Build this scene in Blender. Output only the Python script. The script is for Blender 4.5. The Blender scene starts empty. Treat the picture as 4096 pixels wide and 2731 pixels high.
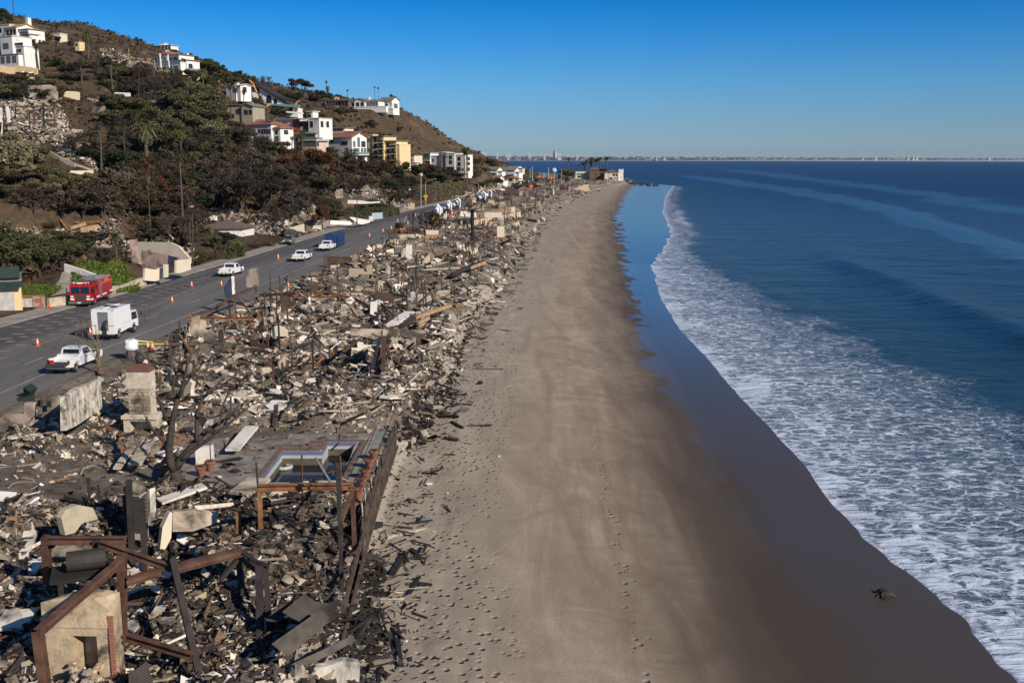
import bpy,math,random
import numpy as np
from mathutils import Vector,Matrix
R = math.radians
C = bpy.context.scene.collection
SC = bpy.context.scene
random.seed(7); RN = np.random.default_rng(11)

# ---------------------------------------------------------------- camera
CAMH = 23.5
PITCH = math.atan((1365.5 - 634.0) / 4100.0)
cam_d = bpy.data.cameras.new('camera'); cam = bpy.data.objects.new('camera',cam_d); C.objects.link(cam)
cam_d.sensor_width = 36.0; cam_d.lens = 36.0 * 4100 / 4096; cam_d.clip_start = 0.5; cam_d.clip_end = 60000
cam.location = (0,0,CAMH); cam.rotation_euler = (R(90) - PITCH,0,0)
SC.camera = cam
# ---------------------------------------------------------------- sky, sun, exposure
SUN_EL,SUN_AZ = 29.0,133.0        # azimuth clockwise from +Y
w = bpy.data.worlds.new('World'); SC.world = w; w.use_nodes = True
nt = w.node_tree; nt.nodes.clear()
sky = nt.nodes.new('ShaderNodeTexSky'); sky.sky_type = 'NISHITA'; sky.sun_disc = False
sky.sun_elevation = R(SUN_EL); sky.sun_rotation = R(SUN_AZ); sky.air_density = 1.0; sky.dust_density = 0.3; sky.ozone_density = 4.0
tc = nt.nodes.new('ShaderNodeTexCoord'); sx = nt.nodes.new('ShaderNodeSeparateXYZ'); nt.links.new(tc.outputs['Generated'],sx.inputs[0])
rp = nt.nodes.new('ShaderNodeValToRGB'); nt.links.new(sx.outputs['Z'],rp.inputs[0])
el = rp.color_ramp.elements
el[0].position = 0.0; el[0].color = (0.62,0.86,1.26,1)
el[1].position = 1.0; el[1].color = (0.62,0.80,0.95,1)
for ps,cl in ((0.03,(0.47,0.74,1.16,1)),(0.07,(0.31,0.72,1.20,1)),(0.11,(0.13,0.63,1.18,1)),(0.145,(0.02,0.54,1.12,1)),(0.2,(0.10,0.46,0.96,1)),(0.35,(0.34,0.60,0.92,1))):
    e = el.new(ps); e.color = cl
mu = nt.nodes.new('ShaderNodeMix'); mu.data_type = 'RGBA'; mu.blend_type = 'MULTIPLY'; mu.inputs[0].default_value = 1.0
nt.links.new(sky.outputs[0],mu.inputs[6]); nt.links.new(rp.outputs[0],mu.inputs[7])
bg = nt.nodes.new('ShaderNodeBackground'); bg.inputs[1].default_value = 0.080
wo = nt.nodes.new('ShaderNodeOutputWorld'); nt.links.new(mu.outputs[2],bg.inputs[0]); nt.links.new(bg.outputs[0],wo.inputs[0])
sd = bpy.data.lights.new('sun','SUN'); sd.energy = 5.0; sd.angle = R(0.5); sd.color = (1.0,0.885,0.735)
sun = bpy.data.objects.new('sun',sd); C.objects.link(sun)
SV = Vector((math.sin(R(SUN_AZ)) * math.cos(R(SUN_EL)),math.cos(R(SUN_AZ)) * math.cos(R(SUN_EL)),math.sin(R(SUN_EL))))
sun.rotation_euler = SV.to_track_quat('Z','Y').to_euler(); sun.location = (200,-200,300)
vs = SC.view_settings; vs.view_transform = 'Standard'; vs.look = 'None'; vs.exposure = 0.15; vs.gamma = 1.0; vs.use_curve_mapping = False
SC.cycles.max_bounces = 6; SC.cycles.diffuse_bounces = 3; SC.cycles.glossy_bounces = 3; SC.cycles.transparent_max_bounces = 8
SC.cycles.volume_bounces = 0; SC.cycles.use_denoising = True

# ---------------------------------------------------------------- helpers
def ray(px,py):
    a = (px - 2048) / 4100.0; b = (1365.5 - py) / 4100.0
    return np.array([a,math.cos(PITCH) + b * math.sin(PITCH),-math.sin(PITCH) + b * math.cos(PITCH)])
def P(px,py,z):                    # world point seen at a photo pixel, at height z
    d = ray(px,py); t = (z - CAMH) / d[2]; return Vector((d[0] * t,d[1] * t,z))
def PD(px,py,D):                   # world point seen at a photo pixel, at distance D
    d = ray(px,py); t = D / d[1]; return Vector((d[0] * t,D,CAMH + d[2] * t))
def PX(p):                           # photo pixel of a world point
    x,y,z = p[0],p[1],p[2] - CAMH
    f = y * math.cos(PITCH) - z * math.sin(PITCH); u = y * math.sin(PITCH) + z * math.cos(PITCH)
    return 2048 + 4100 * x / f,1365.5 - 4100 * u / f
def hsh(ix,iy,s):
    h = (ix.astype(np.int64) * 374761393 + iy.astype(np.int64) * 668265263 + s * 974711) & 0xffffffff
    h = ((h ^ (h >> 13)) * 1274126177) & 0xffffffff
    return ((h ^ (h >> 16)) & 0xffff) / 65535.0
def vn(x,y,s=0):
    x = np.asarray(x,float); y = np.asarray(y,float)
    ix = np.floor(x); iy = np.floor(y); fx = x - ix; fy = y - iy
    fx = fx * fx * (3 - 2 * fx); fy = fy * fy * (3 - 2 * fy)
    a = hsh(ix,iy,s); b = hsh(ix + 1,iy,s); c = hsh(ix,iy + 1,s); d = hsh(ix + 1,iy + 1,s)
    return (a * (1 - fx) + b * fx) * (1 - fy) + (c * (1 - fx) + d * fx) * fy - 0.5
def fbm(x,y,s=0,o=4):
    r = 0; a = 1
    for i in range(o): r = r + a * vn(x,y,s + i * 17); x = x * 2.03 + 7.1; y = y * 2.03 + 3.7; a *= 0.5
    return r

# ---------------------------------------------------------------- plan of the coast (metres; x across, y away from the camera)
def poly(pts):
    ys = [p[1] for p in pts]; xs = [p[0] for p in pts]
    return lambda y: np.interp(y,ys,xs)
xL = poly([(-58,0),(-56.5,80),(-55.4,110),(-52.6,136),(-48.8,190),(-45.3,252),(-38.5,338),(-31,400),(-19,500),(-7.1,611),(8.4,790),(20,950),(26,1100),(20,1300),(-10,1600),(-900,3000)])
xR = poly([(-38.5,0),(-37.5,60),(-36.6,98),(-35.2,114),(-33.0,160),(-30,216),(-24,306),(-17,400),(-5.2,498),(5.5,611),(21,790),(33,950),(39,1100),(32,1300),(2,1600),(-880,3000)])
xD = poly([(-6,0),(-6.3,38),(-7.4,51),(-8.0,66),(-6.8,83),(-6.0,101),(-5.8,125),(-1,175),(3,244),(6,300),(13,360),(19,436),(40,590),(60,700),(88,833),(110,900),(96,960),(80,1100),(55,1300),(10,1600),(-860,3000)])
xW = poly([(22.9,0),(23.2,43),(23.4,51),(22.5,61),(22.6,67.5),(23.4,76),(23.4,86),(23.3,102),(23.8,118),(23.9,140),(25.6,171),(31.3,228),(38,260),(50,320),(66,449),(98.3,660),(133.6,861),(140,900),(118,950),(92,1100),(65,1300),(20,1600),(-850,3000)])
xDark = poly([(7.0,0),(7.8,43),(9.0,56),(10.6,77),(12,111),(13.6,134),(15.4,162),(17.6,191),(26,281),(38,407),(50,500),(96,843),(109,900),(89,1100),(60,1300),(-860,3000)])
xWet = poly([(13.4,0),(14,42),(14.3,55),(14.4,77),(14.6,111),(16.3,133.5),(19.1,162),(21.6,191),(29.7,281),(41.1,407),(52,500),(97,843),(110,900),(90,1100),(60,1300),(-860,3000)])
HC = [(0,660,150),(130,625,150),(200,590,152),(0,560,180),(60,505,215),(250,500,222),(330,590,165),(345,622,150),(440,540,200),(520,500,235),(600,480,262),(700,470,275),(900,440,360),(820,440,340),
      (380,462,262),(90,345,212),(240,400,238),(0,330,225),(0,420,215),(100,300,262),(200,330,280),(210,280,300),(300,250,365),(380,300,350),(450,380,320),(600,420,330),(700,400,360),
      (0,180,340),(60,150,385),(150,200,370),(250,180,390),(0,95,400),(100,95,440),(420,175,430),(350,150,440),(500,230,400),(480,300,360),
      (560,290,405),(640,320,405),(720,345,425),(800,362,432),(880,375,452),(620,255,450),(690,285,450),(560,260,430),(760,300,470),(850,300,500),(930,350,520),(1030,385,577),(980,400,560),(950,415,470),
      (60,45,520),(130,51,540),(200,62,540),(245,80,530),(300,97,520),(350,118,520),(400,132,520),(450,152,510),(0,30,500),(520,190,500),(600,222,500),(680,240,520),(750,243,520),(830,250,525),(900,256,525),
      (950,282,600),(1000,307,680),(1060,337,780),(1110,357,860),(1150,376,950),(1075,390,700),(1110,398,760),(1040,420,560),(1145,392,830)]
HB = [(1480,438,512),(1548,448,515),(1340,430,517),(65,166,427),(60,260,382),(275,168,432),(360,193,422),(692,300,442),(965,376,432),(852,386,412),(682,203,562),(940,476,402),(1015,563,397),(1165,528,427),(1212,588,422),(1330,546,457),(1354,618,432),(1488,653,452),(1628,688,522),(1750,670,579),(1825,688,572),(1362,426,527),(1478,430,522),(1577,438,527),(1286,474,457),(52,942,237),(54,887,246),(86,937,227),(167,922,241),(582,862,261),(665,892,252),(716,867,262),(761,842,259),(894,865,267),(1063,897,263),(847,922,238),(922,907,242),(1222,902,263),(1131,902,253),(1192,927,241),(1269,915,257),(1371,897,271),(1442,895,278),(1484,882,285),(1509,875,291),(1456,813,301),(1354,792,311),(1450,757,331),(1645,842,373),(1581,847,361),(136,399,303),(174,405,307),(288,399,321),(487,385,351),(394,457,313),(494,437,321),(30,309,373),(106,309,368),(123,332,361),(558,265,426),(4,592,263),(335,597,257),(305,531,276),(326,697,240),(1080,432,450),(330,965,200),(110,560,266),(470,240,423),(640,1080,165),(560,1075,172)]   # house and wall footings
RP = []; RZ = []
S2 = 4096 / 2352.0
for a,b,D in HC:
    p = PD(a * S2,b * S2,D); RP.append((p.x,p.y)); RZ.append(p.z)
    if b < 385 and D >= 500 and not (a,b) in ((760,300),(850,300),(930,350),(1030,385),(980,400)):
        k = 1.3; RP.append((p.x * k - 20,p.y * k)); RZ.append(CAMH + (p.z - CAMH) * 0.95)
        k = 1.9; RP.append((p.x * k - 60,p.y * k)); RZ.append(CAMH + (p.z - CAMH) * 0.9)
for yy in (30,60,85,110,136,165,195,230,270,310,360,410,470,530,600,680,760,850,950,1100,1300,1600):
    RP.append((float(xL(yy)) - 4,yy)); RZ.append(5.9)
for yy in (1000,1300,1700): RP.append((float(xL(yy)) - 150,yy)); RZ.append(14)
for q,z in (((-75,40),12),((-110,40),25),((-90,100),13),((-130,100),26),((-170,170),32)): RP.append(q); RZ.append(z)
for a,b,D in HB:
    p = PD(a,b,D); RP.append((p.x,p.y)); RZ.append(p.z)
RP = np.array(RP,float); RZ = np.array(RZ,float)
def _k(r2): return 0.5 * r2 * np.log(r2 + 1e-6)
_sc = 100.0
_A = RP / _sc; _d = ((_A[:,None,:] - _A[None,:,:]) ** 2).sum(-1); _n = len(RP)
_M = np.zeros((_n + 3,_n + 3)); _M[:_n,:_n] = _k(_d) + np.eye(_n) * 0.006; _M[:_n,_n] = 1; _M[:_n,_n + 1:] = _A; _M[_n,:_n] = 1; _M[_n + 1:,:_n] = _A.T
_W = np.linalg.solve(_M,np.concatenate([RZ,[0,0,0]]))
def hillz(x,y):
    x = np.atleast_1d(np.asarray(x,float)).ravel() / _sc; y = np.atleast_1d(np.asarray(y,float)).ravel() / _sc
    out = np.empty(len(x))
    for i in range(0,len(x),20000):
        X = x[i:i + 20000]; Y = y[i:i + 20000]
        r2 = (X[:,None] - _A[None,:,0]) ** 2 + (Y[:,None] - _A[None,:,1]) ** 2
        out[i:i + 20000] = _k(r2) @ _W[:_n] + _W[_n] + _W[_n + 1] * X + _W[_n + 2] * Y
    return out
def sst(a,b,x): t = np.clip((x - a) / (b - a),0,1); return t * t * (3 - 2 * t)
POOLX = (-15.2,-5.6)
def G(x,y,rough=True):             # height of the land
    x = np.atleast_1d(np.asarray(x,float)); y = np.atleast_1d(np.asarray(y,float)); x,y = np.broadcast_arrays(x,y)
    l = xL(y); r = xR(y); dd = xD(y); ww = xW(y)
    z = np.full(x.shape,5.5)
    m = x < l
    if m.any():
        off = l[m] - x[m]
        hz = hillz(x[m],y[m])
        hz = np.clip(hz,5.2,140)
        k = sst(2.5,12,off); z[m] = 5.6 * (1 - k) + hz * k
        if rough: z[m] += k * (fbm(x[m] / 22,y[m] / 30,5) * 2.6 * sst(10,60,off) + fbm(x[m] / 5,y[m] / 7,9,3) * 0.7)
    m = (x >= l) & (x <= r + 1)
    z[m] = 5.46
    m = (x > r + 1)
    k = sst(-7.5,-0.3,(x - dd))
    lot = 5.2 - 0.5 * sst(r + 1,dd - 8,x) - 1.25 * (1 - sst(52.6,54.2,y)) * (1 - sst(0,1,-24 - x))
    far = sst(150,260,y)
    k = k * far + (1 - far) * sst(-2.0,0.3,x - dd)
    zz = lot * (1 - k) + 2.45 * k
    s = np.clip((x - dd) / np.maximum(ww - dd,1),0,3)
    b = np.where(s < 1,2.45 - 2.45 * (0.55 * s + 0.45 * s * s),-0.06 * (x - ww))
    zz = np.where(x > dd,b,zz)
    z[m] = zz[m]
    return z
def g(x,y): return float(G(x,y)[0])
def hit(px,py,lift=0.0,tmax=4000):
    d = ray(px,py); t = np.geomspace(25,tmax,2200)
    x = d[0] * t; y = d[1] * t; z = CAMH + d[2] * t
    h = G(x,y) + lift
    i = np.nonzero(z < h)[0]
    if len(i) == 0: return None
    i = i[0]
    if i > 0:
        a = z[i - 1] - h[i - 1]; b = h[i] - z[i]; k = a / (a + b + 1e-9)
        tt = t[i - 1] * (1 - k) + t[i] * k
    else: tt = t[0]
    return Vector((d[0] * tt,d[1] * tt,CAMH + d[2] * tt - lift))

# ---------------------------------------------------------------- mesh builder
KIDS = {}
class MB:
    def __init__(s): s.v = []; s.f = []; s.c = []; s.col = None
    def _add(s,vs,fs):
        n = len(s.v); s.v.extend([tuple(p) for p in vs]); s.f.extend([tuple(i + n for i in q) for q in fs])
        s.c.extend([s.col] * len(fs))
    def box(s,x0,x1,y0,y1,z0,z1,M=None):
        v = [Vector((x,y,z)) for z in (z0,z1) for x,y in ((x0,y0),(x1,y0),(x1,y1),(x0,y1))]
        if M is not None: v = [M @ p for p in v]
        s._add(v,[(3,2,1,0),(4,5,6,7),(0,1,5,4),(1,2,6,5),(2,3,7,6),(3,0,4,7)]); return s
    def cbox(s,c,dx,dy,dz,rz=0,rx=0,ry=0):
        M = Matrix.Translation(Vector(c)) @ Matrix.Rotation(rz,4,'Z') @ Matrix.Rotation(rx,4,'X') @ Matrix.Rotation(ry,4,'Y')
        return s.box(-dx / 2,dx / 2,-dy / 2,dy / 2,-dz / 2,dz / 2,M)
    def hexa(s,b,t):
        s._add(list(b) + list(t),[(3,2,1,0),(4,5,6,7),(0,1,5,4),(1,2,6,5),(2,3,7,6),(3,0,4,7)]); return s
    def prism(s,pts,z0,z1):       # polygon in plan
        n = len(pts); v = [(p[0],p[1],z0) for p in pts] + [(p[0],p[1],z1) for p in pts]
        s._add(v,[tuple(range(n - 1,-1,-1)),tuple(range(n,2 * n))] + [(i,(i + 1) % n,n + (i + 1) % n,n + i) for i in range(n)]); return s
    def ext(s,pts,o,u,w_,d,depth):  # polygon pts (a,b) -> o+a*u+b*w, extruded along d
        o = Vector(o); u = Vector(u); w_ = Vector(w_); d = Vector(d) * depth; n = len(pts)
        v = [o + u * a + w_ * b for a,b in pts]; v += [p + d for p in v]
        s._add(v,[tuple(range(n - 1,-1,-1)),tuple(range(n,2 * n))] + [(i,(i + 1) % n,n + (i + 1) % n,n + i) for i in range(n)]); return s
    def _fr(s,a,b):
        t = (b - a).normalized(); up = Vector((0,0,1)) if abs(t.z) < 0.95 else Vector((0,1,0))
        x = t.cross(up).normalized(); y = x.cross(t).normalized(); return t,x,y
    def bar(s,a,b,w,h=None):
        a = Vector(a); b = Vector(b); h = h or w; t,x,y = s._fr(a,b)
        q = [(-w / 2,-h / 2),(w / 2,-h / 2),(w / 2,h / 2),(-w / 2,h / 2)]
        return s.hexa([a + x * i + y * j for i,j in q],[b + x * i + y * j for i,j in q])
    def ibeam(s,a,b,w,h,tf=0.035,tw=0.03):
        a = Vector(a); b = Vector(b); t,x,y = s._fr(a,b)
        W = w / 2; H_ = h / 2; e = tw / 2
        q = [(-W,-H_),(W,-H_),(W,-H_ + tf),(e,-H_ + tf),(e,H_ - tf),(W,H_ - tf),(W,H_),(-W,H_),(-W,H_ - tf),(-e,H_ - tf),(-e,-H_ + tf),(-W,-H_ + tf)]
        v = [a + x * i + y * j for i,j in q] + [b + x * i + y * j for i,j in q]; n = 12
        s._add(v,[tuple(range(n - 1,-1,-1)),tuple(range(n,2 * n))] + [(i,(i + 1) % n,n + (i + 1) % n,n + i) for i in range(n)]); return s
    def tube(s,pts,rad,n=6,cap=True):
        pts = [Vector(p) for p in pts]; rad = rad if isinstance(rad,(list,tuple)) else [rad] * len(pts)
        base = len(s.v); vs = []; px = None
        for i,p in enumerate(pts):
            a = pts[max(0,i - 1)]; b = pts[min(len(pts) - 1,i + 1)]
            t = (b - a).normalized() if (b - a).length > 1e-6 else Vector((0,0,1))
            if px is None:
                up = Vector((0,0,1)) if abs(t.z) < 0.9 else Vector((1,0,0)); px = t.cross(up).normalized()
            else: px = (px - t * px.dot(t)); px = px.normalized() if px.length > 1e-5 else t.orthogonal().normalized()
            y = t.cross(px)
            for k in range(n):
                an = 2 * math.pi * k / n; vs.append(p + (px * math.cos(an) + y * math.sin(an)) * rad[i])
        fs = []
        for i in range(len(pts) - 1):
            for k in range(n):
                k2 = (k + 1) % n; fs.append((i * n + k,i * n + k2,(i + 1) * n + k2,(i + 1) * n + k))
        if cap: fs.append(tuple(range(n - 1,-1,-1))); m = (len(pts) - 1) * n; fs.append(tuple(range(m,m + n)))
        s._add(vs,fs); return s
    def cyl(s,c,r,h,n=14,r2=None,ax='z'):
        c = Vector(c); d = {'z': Vector((0,0,1)),'x': Vector((1,0,0)),'y': Vector((0,1,0))}[ax]
        return s.tube([c,c + d * h],[r,r if r2 is None else r2],n)
    def lathe(s,c,prof,n=16):
        c = Vector(c); return s.tube([c + Vector((0,0,z)) for r,z in prof],[max(r,1e-3) for r,z in prof],n)
    def quad(s,*p): s._add(p,[tuple(range(len(p)))]); return s
    def ball(s,c,r,n=8,sz=1.0,jit=0.0):
        c = Vector(c); prof = []
        for i in range(n // 2 + 2):
            a = math.pi * i / (n // 2 + 1); prof.append((max(math.sin(a) * r,1e-3),-math.cos(a) * r * sz))
        b = len(s.v); s.lathe(c,prof,n)
        if jit:
            for i in range(b,len(s.v)):
                p = Vector(s.v[i]); k = 1 + random.uniform(-jit,jit); s.v[i] = tuple(c + (p - c) * k)
        return s
    def sheet(s,a,b,c,d,nu,nv,fn):   # curved two-sided sheet with a little thickness; fn(u,v)->offset
        a,b,c,d = map(Vector,(a,b,c,d)); vs = []
        nrm = (b - a).cross(d - a).normalized()
        for side in (0,1):
            for i in range(nv + 1):
                for j in range(nu + 1):
                    u = j / nu; v = i / nv
                    p = (a * (1 - u) + b * u) * (1 - v) + (d * (1 - u) + c * u) * v
                    vs.append(p + nrm * (fn(u,v) + side * 0.02))
        N = (nu + 1) * (nv + 1); fs = []
        for i in range(nv):
            for j in range(nu):
                q = i * (nu + 1) + j
                fs.append((q,q + nu + 1,q + nu + 2,q + 1)); fs.append((N + q,N + q + 1,N + q + nu + 2,N + q + nu + 1))
        s._add(vs,fs); return s
    def build(s,name,m,parent=None,smooth=False):
        me = bpy.data.meshes.new(name); me.from_pydata(s.v,[],s.f)
        if any(c is not None for c in s.c):
            at = me.attributes.new('tint','FLOAT_COLOR','FACE')
            at.data.foreach_set('color',np.array([(c if len(c) == 4 else (*c,1)) if c else (1,1,1,1) for c in s.c],np.float32).ravel())
        if smooth: me.polygons.foreach_set('use_smooth',[True] * len(me.polygons))
        me.materials.append(m) if m else None
        me.update()
        return link(name,me,parent)
def link(name,me,parent=None):
    o = bpy.data.objects.new(name,me); C.objects.link(o)
    if parent is not None: o.parent = parent; KIDS.setdefault(parent.name,[]).append(o)
    return o
def grid_mesh(name,X,Y,Z,mat_,attrs=None,smooth=True):
    nr,nc = X.shape
    co = np.stack([X,Y,Z],-1).reshape(-1,3).astype(np.float32)
    i = np.arange(nr * nc).reshape(nr,nc)
    q = np.stack([i[:-1,:-1],i[:-1,1:],i[1:,1:],i[1:,:-1]],-1).reshape(-1,4)
    return np_mesh(name,co,q,mat_,attrs,smooth)
def np_mesh(name,co,q,mat_,attrs=None,smooth=False,fcol=None,parent=None):
    me = bpy.data.meshes.new(name); k = q.shape[1]
    me.vertices.add(len(co)); me.vertices.foreach_set('co',np.ascontiguousarray(co,np.float32).ravel())
    me.loops.add(q.size); me.loops.foreach_set('vertex_index',np.ascontiguousarray(q,np.int32).ravel())
    me.polygons.add(len(q)); me.polygons.foreach_set('loop_start',np.arange(0,q.size,k,dtype=np.int32))
    me.polygons.foreach_set('use_smooth',np.full(len(q),smooth))
    for nm,ar in (attrs or {}).items():
        at = me.attributes.new(nm,'FLOAT','POINT'); at.data.foreach_set('value',np.ascontiguousarray(ar,np.float32).ravel())
    if fcol is not None:
        at = me.attributes.new('tint','FLOAT_COLOR','FACE')
        c4 = np.ones((len(q),4),np.float32); c4[:,:3] = fcol; at.data.foreach_set('color',c4.ravel())
    me.update(calc_edges=True); me.validate()
    me.materials.append(mat_)
    return link(name,me,parent)
KIDS = {}
def tag(o,label=None,cat=None,group=None,kind=None,at=None):
    if label: o['label'] = label
    if cat: o['category'] = cat
    if group: o['group'] = group
    if kind: o['kind'] = kind
    return o
def empty(name,loc=(0,0,0),rz=0.0,label=None,cat=None,group=None):
    o = bpy.data.objects.new(name,None); o.empty_display_size = 0.3; C.objects.link(o)
    o.location = loc; o.rotation_euler = (0,0,rz); return tag(o,label,cat,group)
def copy_tree(o,parent=None):
    c = o.copy(); C.objects.link(c); c.parent = parent
    if parent is not None: KIDS.setdefault(parent.name,[]).append(c)
    for ch in KIDS.get(o.name,[]): copy_tree(ch,c)
    return c

# ---------------------------------------------------------------- materials
class NT:
    def __init__(s,name):
        s.m = bpy.data.materials.new(name); s.m.use_nodes = True; s.t = s.m.node_tree; s.t.nodes.clear()
        s.out = s.t.nodes.new('ShaderNodeOutputMaterial'); s.b = s.t.nodes.new('ShaderNodeBsdfPrincipled'); s.t.links.new(s.b.outputs[0],s.out.inputs[0])
        s.b.inputs['Specular IOR Level'].default_value = 0.3
        s._o = None
    def n(s,ty,**k):
        x = s.t.nodes.new('ShaderNode' + ty)
        for a,b in k.items(): setattr(x,a,b)
        return x
    def L(s,a,b): s.t.links.new(a,b)
    def co(s,geo=False,scale=(1,1,1),rot=(0,0,0)):
        if geo: src = s.n('NewGeometry').outputs['Position']
        else: src = s.n('TexCoord').outputs['Object']
        mp = s.n('Mapping'); mp.inputs['Scale'].default_value = scale; mp.inputs['Rotation'].default_value = rot; s.L(src,mp.inputs[0]); return mp.outputs[0]
    def noise(s,co,scale,det=4,rough=0.55,dist=0.0):
        x = s.n('TexNoise'); x.inputs['Scale'].default_value = scale; x.inputs['Detail'].default_value = det; x.inputs['Roughness'].default_value = rough; x.inputs['Distortion'].default_value = dist
        s.L(co,x.inputs['Vector']); return x.outputs['Fac']
    def ramp(s,fac,*st,interp='LINEAR'):
        r = s.n('ValToRGB'); r.color_ramp.interpolation = interp; e = r.color_ramp.elements
        def c4(c): return (c,c,c,1) if not isinstance(c,(tuple,list)) else (c[0],c[1],c[2],1)
        e[0].position = st[0][0]; e[0].color = c4(st[0][1]); e[1].position = st[-1][0]; e[1].color = c4(st[-1][1])
        for p_,c in st[1:-1]: q = e.new(p_); q.color = c4(c)
        s.L(fac,r.inputs[0]); return r.outputs[0]
    def mix(s,f,a,b,mode='MIX'):
        x = s.n('Mix',data_type='RGBA',blend_type=mode)
        for v,i in ((f,0),(a,6),(b,7)):
            if isinstance(v,(int,float)): x.inputs[i].default_value = v if i == 0 else (v,v,v,1)
            elif isinstance(v,tuple): x.inputs[i].default_value = (*v[:3],1)
            else: s.L(v,x.inputs[i])
        return x.outputs[2]
    def math(s,op,a,b=None,c=None,clamp=False):
        x = s.n('Math',operation=op); x.use_clamp = clamp
        for i,v in enumerate((a,b,c)):
            if v is None: continue
            if isinstance(v,(int,float)): x.inputs[i].default_value = v
            else: s.L(v,x.inputs[i])
        return x.outputs[0]
    def attr(s,nm,col=False):
        a = s.n('Attribute'); a.attribute_name = nm; return a.outputs['Color' if col else 'Fac']
    def bump(s,h,dist=0.05,st=1.0,nrm=None):
        b = s.n('Bump'); b.inputs['Distance'].default_value = dist; s.L(h,b.inputs['Height'])
        if isinstance(st,(int,float)): b.inputs['Strength'].default_value = st
        else: s.L(st,b.inputs['Strength'])
        if nrm is not None: s.L(nrm,b.inputs['Normal'])
        return b.outputs[0]
    def set(s,**k):
        mp = dict(base='Base Color',rough='Roughness',nrm='Normal',spec='Specular IOR Level',metal='Metallic',alpha='Alpha',trans='Transmission Weight',ior='IOR')
        for a,v in k.items():
            i = s.b.inputs[mp[a]]
            if isinstance(v,(int,float)): i.default_value = v
            elif isinstance(v,tuple): i.default_value = (*v[:3],1)
            else: s.L(v,i)
        return s.m
MATS = {}
def mat(name,c,rough=0.8,var=0.25,sc=1.5,c2=None,soot=0.0,bump=0.0,bsc=12,metal=0.0,spec=0.3,tint=False,sootc=(0.025,0.02,0.017),streak=False):
    if name in MATS: return MATS[name]
    s = NT(name); co = s.co(scale=(1,1,0.35) if streak else (1,1,1))
    n1 = s.noise(co,sc,5,0.6)
    lo = tuple(x * (1 - var) for x in c); hi = tuple(min(1,x * (1 + var)) for x in c) if c2 is None else c2
    base = s.ramp(n1,(0.3,lo),(0.7,hi))
    if tint: base = s.mix(1.0,base,s.attr('tint',True),'MULTIPLY')
    if soot:
        n2 = s.noise(s.co(geo=True),sc * 0.45 + 0.12,6,0.65,0.6)
        fac = s.ramp(n2,(0.62 - soot * 0.3,0.0),(0.78 - soot * 0.25,0.9))
        base = s.mix(fac,base,sootc)
    s.set(base=base,rough=rough,metal=metal,spec=spec)
    if bump: s.set(nrm=s.bump(s.noise(s.co(),bsc,5,0.6),bump,1.0))
    MATS[name] = s.m; return s.m
# ================================================================ ground materials
def m_hill():
    s = NT('burnt_hillside'); co = s.co(geo=True)
    a = s.noise(co,0.02,6,0.6,0.5); b = s.noise(co,0.12,6,0.7,0.4); c = s.noise(co,0.9,5,0.7)
    x = s.ramp(a,(0.36,(0.040,0.031,0.024)),(0.50,(0.085,0.060,0.038)),(0.66,(0.17,0.118,0.068)))
    x = s.mix(s.ramp(b,(0.42,0.0),(0.62,0.85)),x,(0.040,0.032,0.025))
    x = s.mix(s.ramp(c,(0.45,0.0),(0.68,0.6)),x,(0.17,0.125,0.075))
    x = s.mix(s.ramp(s.noise(co,0.3,4,0.6),(0.62,0.0),(0.75,0.7)),x,(0.09,0.10,0.03))
    return s.set(base=x,rough=0.95,spec=0.1,nrm=s.bump(s.noise(co,0.8,8,0.7),0.8,1.0))
def m_lot():
    s = NT('ash_ground'); co = s.co(geo=True)
    b = s.noise(co,0.25,6,0.65,0.6); c = s.noise(co,2.5,6,0.7)
    x = s.ramp(b,(0.32,(0.10,0.084,0.068)),(0.5,(0.25,0.21,0.168)),(0.7,(0.38,0.33,0.27)))
    x = s.mix(s.ramp(c,(0.5,0.0),(0.66,0.75)),x,(0.04,0.034,0.03))
    return s.set(base=x,rough=0.95,spec=0.1,nrm=s.bump(s.noise(co,2.6,8,0.8),0.5,1.0))
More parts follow.
